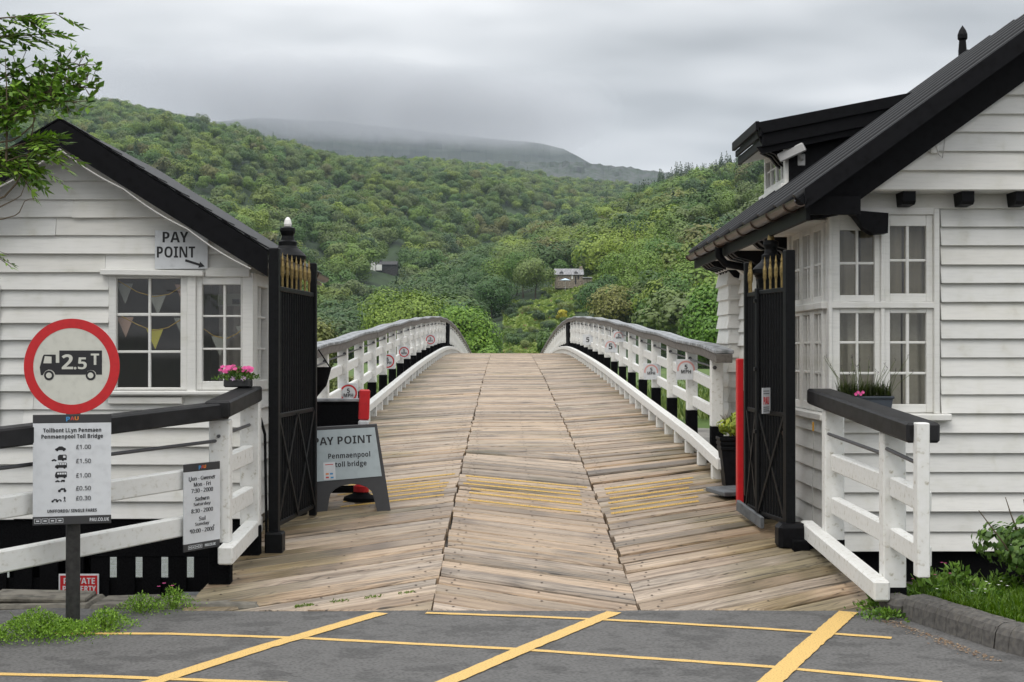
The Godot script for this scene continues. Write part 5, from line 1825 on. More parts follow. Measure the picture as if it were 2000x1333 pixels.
	part(t, "downpipe", mb, M.black)
	# roof slopes with standing rolls
	var f0 := 10.4
	for s in [1.0, -1.0]:
		var rxf := Transform3D(Basis(Vector3(s, 0, 0), Vector3.UP, Vector3(0, 0, 1)), Vector3(ridge - s * ridge, 0, 0))
		mb = MB.new()
		var c := [Vector2(ex - 0.06, ey - 0.01), Vector2(ridge, ey + sl * (ridge - ex) + 0.03), Vector2(ridge, ey + sl * (ridge - ex) - 0.03), Vector2(ex - 0.02, ey - 0.05)]
		var cc := PackedVector2Array()
		for q in c: cc.append(Vector2(rxf.origin.x + s * q.x, q.y))
		mb.prism(cc, -far - 0.12, -f0 - 0.02)
		var rf := part(t, "roof", mb, M.roof)
		if s > 0:
			var dd := f0 + 0.12
			while dd < far + 0.1:
				mb = MB.new()
				mb.tube([Vector3(ex - 0.06, ey + 0.0, -dd), Vector3(ridge, ey + sl * (ridge - ex) + 0.05, -dd)], 0.045, 8)
				part(rf, "roof_roll", mb, M.roof_roll)
				dd += 0.75
		var lay := [[0.085, -0.07, -f0 - 0.035, -f0], [-0.04, -0.32, -10.84, -10.78]]
		for q in lay:
			mb = MB.new()
			var x0: float = ex - 0.02 if q[1] > -0.2 else ex + 0.02
			var bc := PackedVector2Array()
			for w in [Vector2(x0, ey + q[0] + sl * (x0 - ex)), Vector2(ridge, ey + q[0] + sl * (ridge - ex)), Vector2(ridge, ey + q[1] + sl * (ridge - ex)), Vector2(x0 + 0.3 * float(q[1] < -0.2), ey + q[1] + sl * (x0 + 0.3 * float(q[1] < -0.2) - ex)), Vector2(x0, ey + maxf(q[1], -0.16) + sl * (x0 - ex))]:
				bc.append(Vector2(rxf.origin.x + s * w.x, w.y))
			mb.prism(bc, q[2], q[3])
			part(t, "barge_board", mb, M.black)
	mb = MB.new()
	mb.tube([Vector3(ridge, ey + sl * (ridge - ex) + 0.03, -f0), Vector3(ridge, ey + sl * (ridge - ex) + 0.03, -far - 0.12)], 0.05, 8)
	part(t, "ridge_roll", mb, M.roof)
	var fy := ey + sl * (ridge - ex) + 0.02
	mb = MB.new()
	mb.lathe([Vector2(0.05, fy - 0.1), Vector2(0.05, fy + 0.1), Vector2(0.04, fy + 0.22), Vector2(0.058, fy + 0.24), Vector2(0.058, fy + 0.29), Vector2(0.04, fy + 0.34), Vector2(0.001, fy + 0.4)], 12, Vector3(ridge - 0.01, 0, -far - 0.05))
	part(t, "finial", mb, M.black)
	# shed dormer
	var n0 := 15.3
	var n1 := 16.75
	var dx0 := 2.72
	var dy0 := 4.0
	var dsl := 0.195
	mb = MB.new()
	mb.prism(PackedVector2Array([Vector2(dx0, dy0), Vector2(4.75, dy0 + dsl * (4.75 - dx0)), Vector2(4.75, dy0 + 0.06 + dsl * (4.75 - dx0)), Vector2(dx0, dy0 + 0.06)]), -n1 - 0.12, -n0)
	var dm := part(t, "dormer", mb, M.roof)
	for q in [[0.05, -0.06, 0.0, 0.03], [-0.06, -0.2, -0.04, -0.005], [-0.2, -0.27, -0.08, -0.04]]:
		mb = MB.new()
		mb.prism(PackedVector2Array([Vector2(dx0 + 0.0, dy0 + q[0]), Vector2(4.62, dy0 + q[0] + dsl * (4.62 - dx0)), Vector2(4.62, dy0 + q[1] + dsl * (4.62 - dx0)), Vector2(dx0 + 0.06, dy0 + q[1])]), -n0 + q[2], -n0 + q[3])
		part(dm, "fascia", mb, M.black)
	for q in [[0.07, -0.03, -0.02, 0.02], [-0.03, -0.1, 0.02, 0.05], [-0.1, -0.2, 0.05, 0.08]]:
		box_part(dm, "front_fascia", Vector3(dx0 + q[2], dy0 + q[1], -n1 - 0.12), Vector3(dx0 + q[3], dy0 + q[0], -n0 + 0.03), M.grey_black if M.has("grey_black") else M.black)
	mb = MB.new()
	mb.prism(PackedVector2Array([Vector2(dx0 + 0.08, dy0 - 0.2), Vector2(3.15, dy0 - 0.12), Vector2(3.15, dy0 - 0.1), Vector2(dx0 + 0.08, dy0 - 0.18)]), -n1, -n0 - 0.09)
	part(dm, "soffit", mb, M.soffit)
	var cx := 3.1
	mb = MB.new()
	mb.prism(PackedVector2Array([Vector2(cx, ey + sl * (cx - ex) - 0.05), Vector2(4.56, ey + sl * (4.56 - ex) - 0.05), Vector2(cx, dy0 + dsl * (cx - dx0))]), -n0 - 0.28, -n0 - 0.18)
	part(dm, "cheek", mb, M.black)
	var ds := Transform3D(Basis(Vector3(0, 0, 1), Vector3.UP, Vector3(-1, 0, 0)), Vector3(cx, 0, -n1))
	var W := n1 - n0 - 0.2
	var wy0 := ey + sl * (cx - ex) + 0.06
	window(t, ds, 0.0, W, wy0, dy0 - 0.12, [[0.08, 0.3], [0.34, 0.6], [0.66, 0.9], [0.94, W - 0.1]], [[wy0 + 0.08, wy0 + 0.26], [wy0 + 0.28, dy0 - 0.2]], 0.06)
	box_part(dm, "inner_wall", Vector3(cx + 0.5, wy0 - 0.1, -n1), Vector3(cx + 0.55, dy0 + 0.1, -n0 - 0.28), M.inside)
	box_part(dm, "sill", Vector3(cx - 0.1, wy0 - 0.05, -n1 - 0.03), Vector3(cx + 0.02, wy0, -n0 - 0.1), M.white, 0.006)
	for q in [15.65, 15.8, 15.95]:
		mb = MB.new()
		mb.prism(PackedVector2Array([Vector2(dx0 + 0.14, dy0 - 0.18), Vector2(cx, dy0 - 0.12), Vector2(cx, dy0 - 0.36), Vector2(cx - 0.05, dy0 - 0.33), Vector2(cx - 0.12, dy0 - 0.24)]), -q - 0.03, -q + 0.03)
		part(dm, "corbel", mb, M.black)
	# loose white wire and box under the gable
	mb = MB.new()
	mb.tube([at(1856, 250, 10.8), at(1848, 270, 10.8), at(1846, 292, 10.81), at(1843, 308, 10.82), at(1836, 300, 10.83), at(1830, 284, 10.83)], 0.004, 5)
	part(t, "wire", mb, M.cable)
	box_part(t, "junction_box", at(1817, 300, 10.87), at(1833, 280, 10.87) + Vector3(0, 0, 0.04), M.white, 0.005)

	# camera on the dormer
	var cm := thing("security_camera", "white bullet security camera on the dormer cheek", "camera", at(1548, 297, 15.4))
	mb = MB.new()
	mb.box(Vector3.ZERO, Vector3(0.1, 0.1, 0.3), Basis(Vector3(0, 0, 1), 0.42) * Basis(Vector3.UP, 1.2), 0.012)
	part(cm, "housing", mb, M.camera_white)
	mb = MB.new()
	mb.tube([Vector3(0.08, 0.0, -0.02), Vector3(0.12, -0.06, -0.03), Vector3(0.12, -0.07, -0.09)], 0.022, 8)
	mb.box(Vector3(0.12, -0.07, -0.08), Vector3(0.08, 0.13, 0.03), Basis(), 0.006)
	part(cm, "bracket", mb, M.camera_white)
# ------------------------------------------------------------------ signs and small things
func disc(mb: MB, c: Vector3, r: float, z: float, th: float, n := 64) -> void:
	var p := PackedVector2Array()
	for k in n: p.append(Vector2(c.x + cos(TAU * k / n) * r, c.y + sin(TAU * k / n) * r))
	mb.prism(p, z - th, z)

func poly(pts: Array, ox: float, oy: float, s: float) -> PackedVector2Array:
	var p := PackedVector2Array()
	for q in pts: p.append(Vector2(ox + q[0] * s, oy + q[1] * s))
	return p

func logo(parent: Node, c: Vector3, w: float) -> void:
	text(parent, "P", w * 0.3, w * 0.36, c + Vector3(-w * 0.33, -w * 0.05, 0), M.logo_blue, true, Basis(), "logo_letter")
	text(parent, "A", w * 0.3, w * 0.3, c, M.logo_red, true, Basis(), "logo_letter")
	text(parent, "U", w * 0.3, w * 0.3, c + Vector3(w * 0.33, 0, 0), M.logo_orange, true, Basis(), "logo_letter")

func board_plate(t: Node3D, w: float, h: float, cap: float, foot: float) -> void:
	var mb := MB.new()
	mb.box(Vector3(0, (cap - foot) * -0.5, 0), Vector3(w, h - cap - foot, 0.006), Basis(), 0.0)
	part(t, "panel", mb, M.sign_white)
	mb = MB.new()
	mb.box(Vector3(0, h * 0.5 - cap * 0.5, 0), Vector3(w + 0.002, cap, 0.008), Basis(), 0.003)
	part(t, "head_band", mb, M.plastic)
	mb = MB.new()
	mb.box(Vector3(0, -h * 0.5 + foot * 0.5, 0), Vector3(w + 0.002, foot, 0.008), Basis(), 0.003)
	part(t, "foot_band", mb, M.plastic)

func card_marks(t: Node3D, x0: float, y: float, w: float, h: float) -> void:
	for k in 4:
		var mb := MB.new()
		var c := Vector3(x0 + k * w * 1.18, y, 0.0045)
		for s in [-1, 1]:
			mb.box(c + Vector3(0, s * h * 0.5, 0), Vector3(w, 0.0022, 0.001))
			mb.box(c + Vector3(s * w * 0.5, 0, 0), Vector3(0.0022, h, 0.001))
		mb.box(c, Vector3(w * 0.5, h * 0.3, 0.001))
		part(t, "card_mark", mb, M.sign_white)

func wheels(mb: MB, pts: Array, ox: float, oy: float, s: float, z: float) -> void:
	for q in pts: disc(mb, Vector3(ox + q[0] * s, oy + q[1] * s, 0), q[2] * s, z, 0.001, 14)

func make_signs() -> void:
	var d := 8.15
	var k := d / F
	# round weight limit sign and tariff board on one post
	var px := (141.0 - 986.0) * k
	var t := thing("weight_limit_sign", "round red-ringed 2.5T lorry sign on a dark wooden post", "sign", Vector3(px, 0, -d))
	var mb := MB.new()
	mb.tube([Vector3(0, -0.25, -0.03), Vector3(0, 1.3, -0.03)], 0.04, 14)
	part(t, "post", mb, M.post_wood)
	var c := Vector3(0.003, EYE - (716 - 685) * k, 0)
	mb = MB.new()
	disc(mb, c, 0.2725, 0.012, 0.006)
	part(t, "disc", mb, M.sign_cream)
	mb = MB.new()
	var n := 72
	for q in n:
		var g := TAU * q / n
		var h := TAU * (q + 1) / n
		var r0 := 0.273
		var r1 := 0.219
		mb.quad(c + Vector3(cos(g) * r1, sin(g) * r1, 0.0135), c + Vector3(cos(g) * r0, sin(g) * r0, 0.0135), c + Vector3(cos(h) * r0, sin(h) * r0, 0.0135), c + Vector3(cos(h) * r1, sin(h) * r1, 0.0135))
		mb.quad(c + Vector3(cos(g) * r0, sin(g) * r0, 0.004), c + Vector3(cos(h) * r0, sin(h) * r0, 0.004), c + Vector3(cos(h) * r0, sin(h) * r0, 0.0135), c + Vector3(cos(g) * r0, sin(g) * r0, 0.0135))
	part(t, "ring", mb, M.sign_red)
	mb = MB.new()
	mb.box(c + Vector3(0, 0, -0.006), Vector3(0.05, 0.5, 0.02), Basis(), 0.003)
	part(t, "bracket", mb, M.iron)
	# the lorry: points in survey pixels round the middle of the disc
	var X := func(q: Array) -> Array: return [q[0] - 142.0, 716.0 - q[1]]
	mb = MB.new()
	var body := []
	for q in [[118, 685], [201, 685], [201, 732], [190, 732], [189, 728], [185, 724], [179, 723], [173, 725], [169, 732], [110, 732], [108, 727], [103, 723], [97, 722], [91, 725], [88, 729], [86, 733], [82, 733], [80, 718], [86, 696], [88, 693], [111, 693], [111, 709], [118, 709]]:
		body.append(X.call(q))
	mb.prism(poly(body, c.x, c.y, k), 0.012, 0.0135)
	part(t, "lorry", mb, M.ink)
	mb = MB.new()
	var win := []
	for q in [[90, 696], [103, 697], [103, 710], [87, 710]]: win.append(X.call(q))
	mb.prism(poly(win, c.x, c.y, k), 0.0135, 0.0145)
	part(t, "lorry_window", mb, M.sign_cream)
	for w in [98.0, 179.0]:
		mb = MB.new()
		var wc := Vector3(c.x + (w - 142) * k, c.y + (716.0 - 733.5) * k, 0)
		disc(mb, wc, 9.6 * k, 0.0142, 0.001, 24)
		var lw := part(t, "lorry_wheel", mb, M.ink)
		mb = MB.new()
		disc(mb, wc, 5.6 * k, 0.0152, 0.001, 20)
		part(lw, "hub", mb, M.sign_cream)
	text(t, "2", 22 * k, 29 * k, Vector3(c.x + (134 - 142.0) * k, c.y + (716.0 - 707) * k, 0.0145), M.sign_cream)
	text(t, ".", 5 * k, 5 * k, Vector3(c.x + (149 - 142.0) * k, c.y + (716.0 - 719.5) * k, 0.0145), M.sign_cream)
	text(t, "5", 17 * k, 23 * k, Vector3(c.x + (163 - 142.0) * k, c.y + (716.0 - 710) * k, 0.0145), M.sign_cream)
	text(t, "T", 16 * k, 22 * k, Vector3(c.x + (187.5 - 142.0) * k, c.y + (716.0 - 702) * k, 0.0145), M.sign_cream)

	# tariff board, a little turned, on the same post
	t = thing("tariff_board", "white bilingual toll tariff board with black bands on the post", "sign", Vector3(px + 0.013, EYE - (916 - 685) * k, -d + 0.03), 0.28)
	t.scale = Vector3.ONE * 0.943
	var W := 0.452
	var H := 0.665
	board_plate(t, W, H, 0.052, 0.052)
	var z := 0.0045
	logo(t, Vector3(0, H * 0.5 - 0.024, z), 0.075)
	text(t, "Tollbont LLyn Penmaen", 0.335, 0.034, Vector3(0.0, 0.234, z), M.ink)
	text(t, "Penmaenpool Toll Bridge", 0.355, 0.034, Vector3(0.0, 0.197, z), M.ink)
	var fares := [["£1.00", 0.135], ["£1.50", 0.05], ["£1.00", -0.037], ["£0.50", -0.115], ["£0.30", -0.175]]
	for q in fares: text(t, q[0], 0.086, 0.026, Vector3(0.065, q[1], z), M.ink, false)
	text(t, "UNFFORDD/ SINGLE FARES", 0.285, 0.019, Vector3(0.0, -0.249, z), M.ink)
	text(t, "PAU.CO.UK", 0.112, 0.021, Vector3(0.158, -H * 0.5 + 0.026, z), M.sign_white)
	card_marks(t, -0.198, -H * 0.5 + 0.026, 0.036, 0.026)
	# little vehicles, each a flat print: outline in units, wheels
	var car := [[-9, 0], [-9, 2.5], [-6, 3.6], [-2.5, 6.5], [3, 6.6], [6.5, 4], [9, 3], [9, 0]]
	var vanp := [[-10, 0], [-10, 3.5], [-7.5, 4.5], [-5, 9], [9, 9], [10, 8], [10, 0]]
	var busp := [[-10, 0], [-10, 5], [-8.5, 9], [-7, 10], [9, 10], [10, 9], [10, 0]]
	var tow := [[-7.5, 0], [-7.5, 7], [-5, 9.5], [6, 9.5], [7.5, 8], [7.5, 0]]
	var bike := [[-6, 0.5], [-3, 4], [-1, 5.5], [3, 4.8], [5, 5.6], [6, 0.5], [3, 2.2], [-2, 1.5]]
	var walk := [[-1.5, -1], [0, 4], [-1.5, 6], [-0.6, 8.5], [1, 8.5], [2.4, 6], [1, 4.5], [2.5, -1], [1.4, -1], [0.5, 2.5], [-0.5, -1]]
	for q in [[car, -0.068, 0.118, 0.0034, [[-5.5, 0, 2], [5.5, 0, 2]]], [tow, -0.058, 0.058, 0.0034, [[1, 0, 1.8]]], [car, -0.105, 0.054, 0.0016, [[-5.5, 0, 2], [5.5, 0, 2]]], [vanp, -0.065, 0.012, 0.0034, [[-6, 0, 2], [6, 0, 2]]], [busp, -0.065, -0.046, 0.0034, [[-6, 0, 2], [6, 0, 2]]], [car, -0.085, -0.073, 0.0015, [[-5.5, 0, 2], [5.5, 0, 2]]], [vanp, -0.055, -0.073, 0.0013, [[-6, 0, 2], [6, 0, 2]]], [bike, -0.058, -0.128, 0.0032, [[-5, 0, 2.6], [5, 0, 2.6]]], [bike, -0.1, -0.19, 0.0026, [[-5, 0, 2.6], [5, 0, 2.6]]], [bike, -0.074, -0.188, 0.0018, [[-5, 0, 2.6], [5, 0, 2.6]]], [walk, -0.045, -0.192, 0.0033, []]]:
		mb = MB.new()
		mb.prism(poly(q[0], q[1], q[2], q[3]), 0.003, z)
		wheels(mb, q[4], q[1], q[2], q[3], z)
		part(t, "vehicle_print", mb, M.ink)
	for q in [[vanp, 0.012], [busp, -0.046]]:
		for i in 4:
			mb = MB.new()
			mb.box(Vector3(-0.065 + (-4.6 + i * 4.0) * 0.0034, q[1] + 6.6 * 0.0034, z), Vector3(0.0105, 0.011, 0.001))
			part(t, "window_print", mb, M.sign_white)
	mb = MB.new()
	mb.box(Vector3(-0.046, 0.078, z), Vector3(0.014, 0.013, 0.001))
	part(t, "window_print", mb, M.sign_white)

	# opening hours on the fence
	t = thing("opening_hours_board", "small white opening hours board on the left entrance fence", "sign", Vector3(-1.975, 0.586, -9.28), 1.034)
	W = 0.34
	H = 0.565
	board_plate(t, W, H, 0.052, 0.05)
	logo(t, Vector3(0, H * 0.5 - 0.026, z), 0.07)
	var rows := [["Llun - Gwener", 0.185, 0.19, true], ["Mon - Fri", 0.145, 0.12, true], ["7:30 - 2000", 0.105, 0.155, false], ["Sadwrn", 0.052, 0.1, true], ["Saturday", 0.014, 0.122, true], ["8:30 - 2000", -0.026, 0.155, false], ["Sul", -0.078, 0.045, true], ["Sunday", -0.115, 0.1, true], ["10:00 - 2000", -0.155, 0.17, false]]
	for q in rows: text(t, q[0], q[2] * 1.3, 0.027, Vector3(0, q[1], z), M.ink, false)
	text(t, "PAU.CO.UK", 0.1, 0.018, Vector3(0.075, -H * 0.5 + 0.025, z), M.sign_white)
	card_marks(t, -0.115, -H * 0.5 + 0.025, 0.028, 0.022)
	for q in [Vector3(-0.11, 0.17, z), Vector3(0.11, 0.19, z), Vector3(-0.11, -0.15, z), Vector3(0.11, -0.135, z)]:
		mb = MB.new()
		disc(mb, q, 0.005, z + 0.001, 0.002, 10)
		part(t, "screw", mb, M.ink)

	# A-board in front of the left gate
	d = 12.2
	var g := deck_y(d)
	t = thing("pavement_sign", "grey plastic PAY POINT A-board beside the left iron gate", "sign", Vector3(-1.31, g - 0.015, -d), 0.1)
	t.rotation.z = 0.05
	var tilt := Basis(Vector3(1, 0, 0), -0.16)
	# front frame: a panel surround that ends in two feet under a round arch
	var fr := PackedVector2Array([Vector2(-0.3, 0.75), Vector2(0.25, 0.75), Vector2(0.3, 0.3), Vector2(0.33, 0.0), Vector2(0.215, 0.0)])
	for q in 9:
		var gg := q / 8.0 * PI
		fr.append(Vector2(0.19 * cos(gg) * 1.0, 0.13 + 0.12 * sin(gg)))
	fr.append(Vector2(-0.215, 0.0))
	fr.append(Vector2(-0.33, 0.0))
	mb = MB.new()
	mb.prism(fr, -0.03, 0.0, Transform3D(tilt, Vector3.ZERO))
	part(t, "front_frame", mb, M.plastic)
	mb = MB.new()
	mb.prism(fr, -0.03, 0.0, Transform3D(Basis(Vector3(1, 0, 0), 0.16), Vector3(0, 0, -0.26)))
	part(t, "back_frame", mb, M.plastic)
	mb = MB.new()
	mb.prism(PackedVector2Array([Vector2(-0.275, 0.725), Vector2(0.23, 0.725), Vector2(0.27, 0.3), Vector2(-0.29, 0.285)]), 0.0, 0.006, Transform3D(tilt, Vector3.ZERO))
	part(t, "panel", mb, M.panel_grey)
	text(t, "PAY POINT", 0.5, 0.068, tilt * Vector3(-0.05, 0.628, 0.0065), M.ink, true, tilt)
	text(t, "Penmaenpool", 0.36, 0.062, tilt * Vector3(0.0, 0.49, 0.0065), M.ink, true, tilt)
	text(t, "toll bridge", 0.27, 0.06, tilt * Vector3(0.01, 0.415, 0.0065), M.ink, true, tilt)
	mb = MB.new()
	mb.box(tilt * Vector3(-0.175, 0.37, 0.007), Vector3(0.1, 0.15, 0.002), tilt)
	var st := part(t, "sticker", mb, M.sign_white)
	for q in [[-0.195, 0.345, M.logo_orange], [-0.16, 0.345, M.logo_blue], [-0.195, 0.315, M.logo_red], [-0.155, 0.312, M.logo_blue], [-0.175, 0.425, M.logo_red]]:
		mb = MB.new()
		mb.box(tilt * Vector3(q[0], q[1], 0.0085), Vector3(0.026 if q[1] < 0.4 else 0.07, 0.014 if q[1] < 0.4 else 0.006, 0.001), tilt)
		part(st, "print", mb, q[2])
	# second A-board behind it, seen from its dark back
	d = 13.0
	t = thing("pavement_sign", "black A-board standing behind the grey PAY POINT board", "sign", Vector3(-1.56, deck_y(d), -d), 0.06)
	for s in [-1.0, 1.0]:
		mb = MB.new()
		var bas := Basis(Vector3(1, 0, 0), -0.12 * s)
		mb.box(bas * Vector3(0, 0.62, 0) + Vector3(0, 0, 0.1 * s), Vector3(0.6, 0.5, 0.02), bas, 0.004)
		for x in [-0.28, 0.28, -0.1]:
			mb.box(bas * Vector3(x, 0.2, 0) + Vector3(0, 0, 0.1 * s), Vector3(0.035, 0.4, 0.02), bas, 0.004)
		mb.box(bas * Vector3(0, 0.06, 0) + Vector3(0, 0, 0.1 * s), Vector3(0.6, 0.05, 0.02), bas, 0.004)
		part(t, "leaf", mb, M.black_rough)
	mb = MB.new()
	mb.box(Vector3(0, 0.875, 0), Vector3(0.62, 0.03, 0.06), Basis(), 0.006)
	part(t, "top_bar", mb, M.rail_grey)
	# red flexible marker post on a black foot
	d = 12.75
	t = thing("marker_post", "red and white flexible marker post behind the PAY POINT board", "post", Vector3(-1.29, deck_y(d), -d))
	t.rotation.z = -0.035
	mb = MB.new()
	mb.lathe([Vector2(0.001, 0), Vector2(0.16, 0), Vector2(0.15, 0.03), Vector2(0.08, 0.06), Vector2(0.05, 0.09), Vector2(0.001, 0.09)], 20)
	part(t, "foot", mb, M.black_rough)
	mb = MB.new()
	var prof := [Vector2(0.07, 0.08), Vector2(0.07, 0.13)]
	for q in 8:
		prof.append(Vector2(0.035, 0.15 + q * 0.035))
		prof.append(Vector2(0.05, 0.165 + q * 0.035))
	mb.lathe(prof, 16)
	part(t, "bellows", mb, M.red)
	for q in [[0.42, 0.58, "red"], [0.58, 0.72, "sign_white"], [0.72, 0.995, "red"]]:
		mb = MB.new()
		mb.box(Vector3(0, (q[0] + q[1]) * 0.5, 0), Vector3(0.095, q[1] - q[0], 0.05), Basis(), 0.012)
		part(t, "sleeve", mb, M[q[2]])
	# red upright beside the right gate
	d = 12.55
	t = thing("barrier_arm", "upright red barrier arm beside the right iron gate", "barrier", Vector3(2.075, deck_y(d), -d))
	mb = MB.new()
	mb.box(Vector3(0, 0.64, 0), Vector3(0.055, 1.29, 0.1), Basis(), 0.008)
	part(t, "arm", mb, M.red)
	mb = MB.new()
	mb.box(Vector3(0.05, 0.5, 0), Vector3(0.05, 1.0, 0.06), Basis(), 0.006)
	part(t, "support", mb, M.iron)
	t = thing("slate_slab", "grey slate slab lying on planks by the right gate", "slab", Vector3(2.1, deck_y(12.95), -12.95))
	t.rotation.x = 0.055
	mb = MB.new()
	mb.box(Vector3(0, 0.055, 0), Vector3(0.42, 0.04, 0.36), Basis(Vector3.UP, 0.35), 0.006)
	part(t, "slab", mb, M.slate)
	mb = MB.new()
	mb.box(Vector3(0.05, 0.02, 0), Vector3(0.25, 0.06, 0.25), Basis(Vector3.UP, 0.35), 0.006)
	part(t, "packing", mb, M.black_rough)
	# dark hanging basket on the hut end
	t = thing("hanging_basket", "black hanging basket at the end of the left railing", "basket", Vector3(-2.05, 1.52, -15.4))
	mb = MB.new()
	mb.lathe([Vector2(0.02, -0.42), Vector2(0.12, -0.3), Vector2(0.17, -0.12), Vector2(0.18, -0.1), Vector2(0.001, -0.12)], 14)
	part(t, "bowl", mb, M.black_rough)
	for q in 3:
		mb = MB.new()
		var gg := TAU * q / 3.0 + 0.3
		mb.tube([Vector3(cos(gg) * 0.17, -0.1, sin(gg) * 0.17), Vector3(0, 0.14, 0)], 0.008, 5)
		part(t, "chain", mb, M.iron)
	mb = MB.new()
	mb.tube([Vector3(0, 0.14, 0), Vector3(-0.1, 0.2, 0), Vector3(-0.2, 0.1, 0), Vector3(-0.22, -0.3, 0)], 0.012, 6)
	part(t, "bracket", mb, M.iron)

# ------------------------------------------------------------------ plants close by
func tuft(mb: MB, p: Vector3, r: float, n: int, h: float, leaf: float, dark: Color, light: Color, q: RandomNumberGenerator) -> void:
	for k in n:
		var o := Vector3(q.randfn() * r * 0.5, 0, q.randfn() * r * 0.5)
		var y := h * pow(q.randf(), 0.7) * maxf(0.15, 1.0 - o.length() / (r * 1.4))
		var dir := Vector3(q.randfn() * 0.6 + o.x / r * 0.6, q.randf_range(0.2, 1.0), q.randfn() * 0.6 + o.z / r * 0.6).normalized()
		mb.tint = dark.lerp(light, q.randf())
		mb.leaf(p + o + Vector3(0, y, 0), dir, dir.cross(Vector3(q.randfn(), q.randfn(), q.randfn())).normalized(), leaf * q.randf_range(0.6, 1.4), leaf * 0.5 * q.randf_range(0.6, 1.3))

func stalks(mb: MB, p: Vector3, r: float, n: int, h: float, q: RandomNumberGenerator) -> void:
	mb.tint = Color(0.12, 0.2, 0.03)
	for k in n:
		var g := q.randf() * TAU
		var o := Vector3(cos(g), 0, sin(g)) * r * q.randf()
		mb.tube([p + o * 0.4, p + o * 0.8 + Vector3(0, h * 0.6, 0), p + o * 1.2 + Vector3(0, h * q.randf_range(0.8, 1.1), 0)], [0.005, 0.004, 0.002], 4, false)

func blades(mb: MB, p: Vector3, h: float, w: float, q: RandomNumberGenerator, dark: Color, light: Color) -> void:
	var g := q.randf() * TAU
	var o := Vector3(cos(g), 0, sin(g))
	var s := Vector3(-o.z, 0, o.x)
	var l := q.randf_range(0.15, 0.6) * h
	mb.tint = dark.lerp(light, q.randf())
	var m := p + Vector3(0, h * 0.6, 0) + o * l * 0.35
	var e := p + Vector3(0, h * q.randf_range(0.75, 1.0), 0) + o * l
	var nn := (Vector3.UP * 0.4 + o).normalized()
	var i := mb.vert(p - s * w, nn)
	mb.vert(p + s * w, nn)
	mb.vert(m - s * w * 0.8, nn)
	mb.vert(m + s * w * 0.8, nn)
	mb.vert(e, nn)
	mb.face(i, i + 1, i + 3)
	mb.face(i, i + 3, i + 2)
	mb.face(i + 2, i + 3, i + 4)

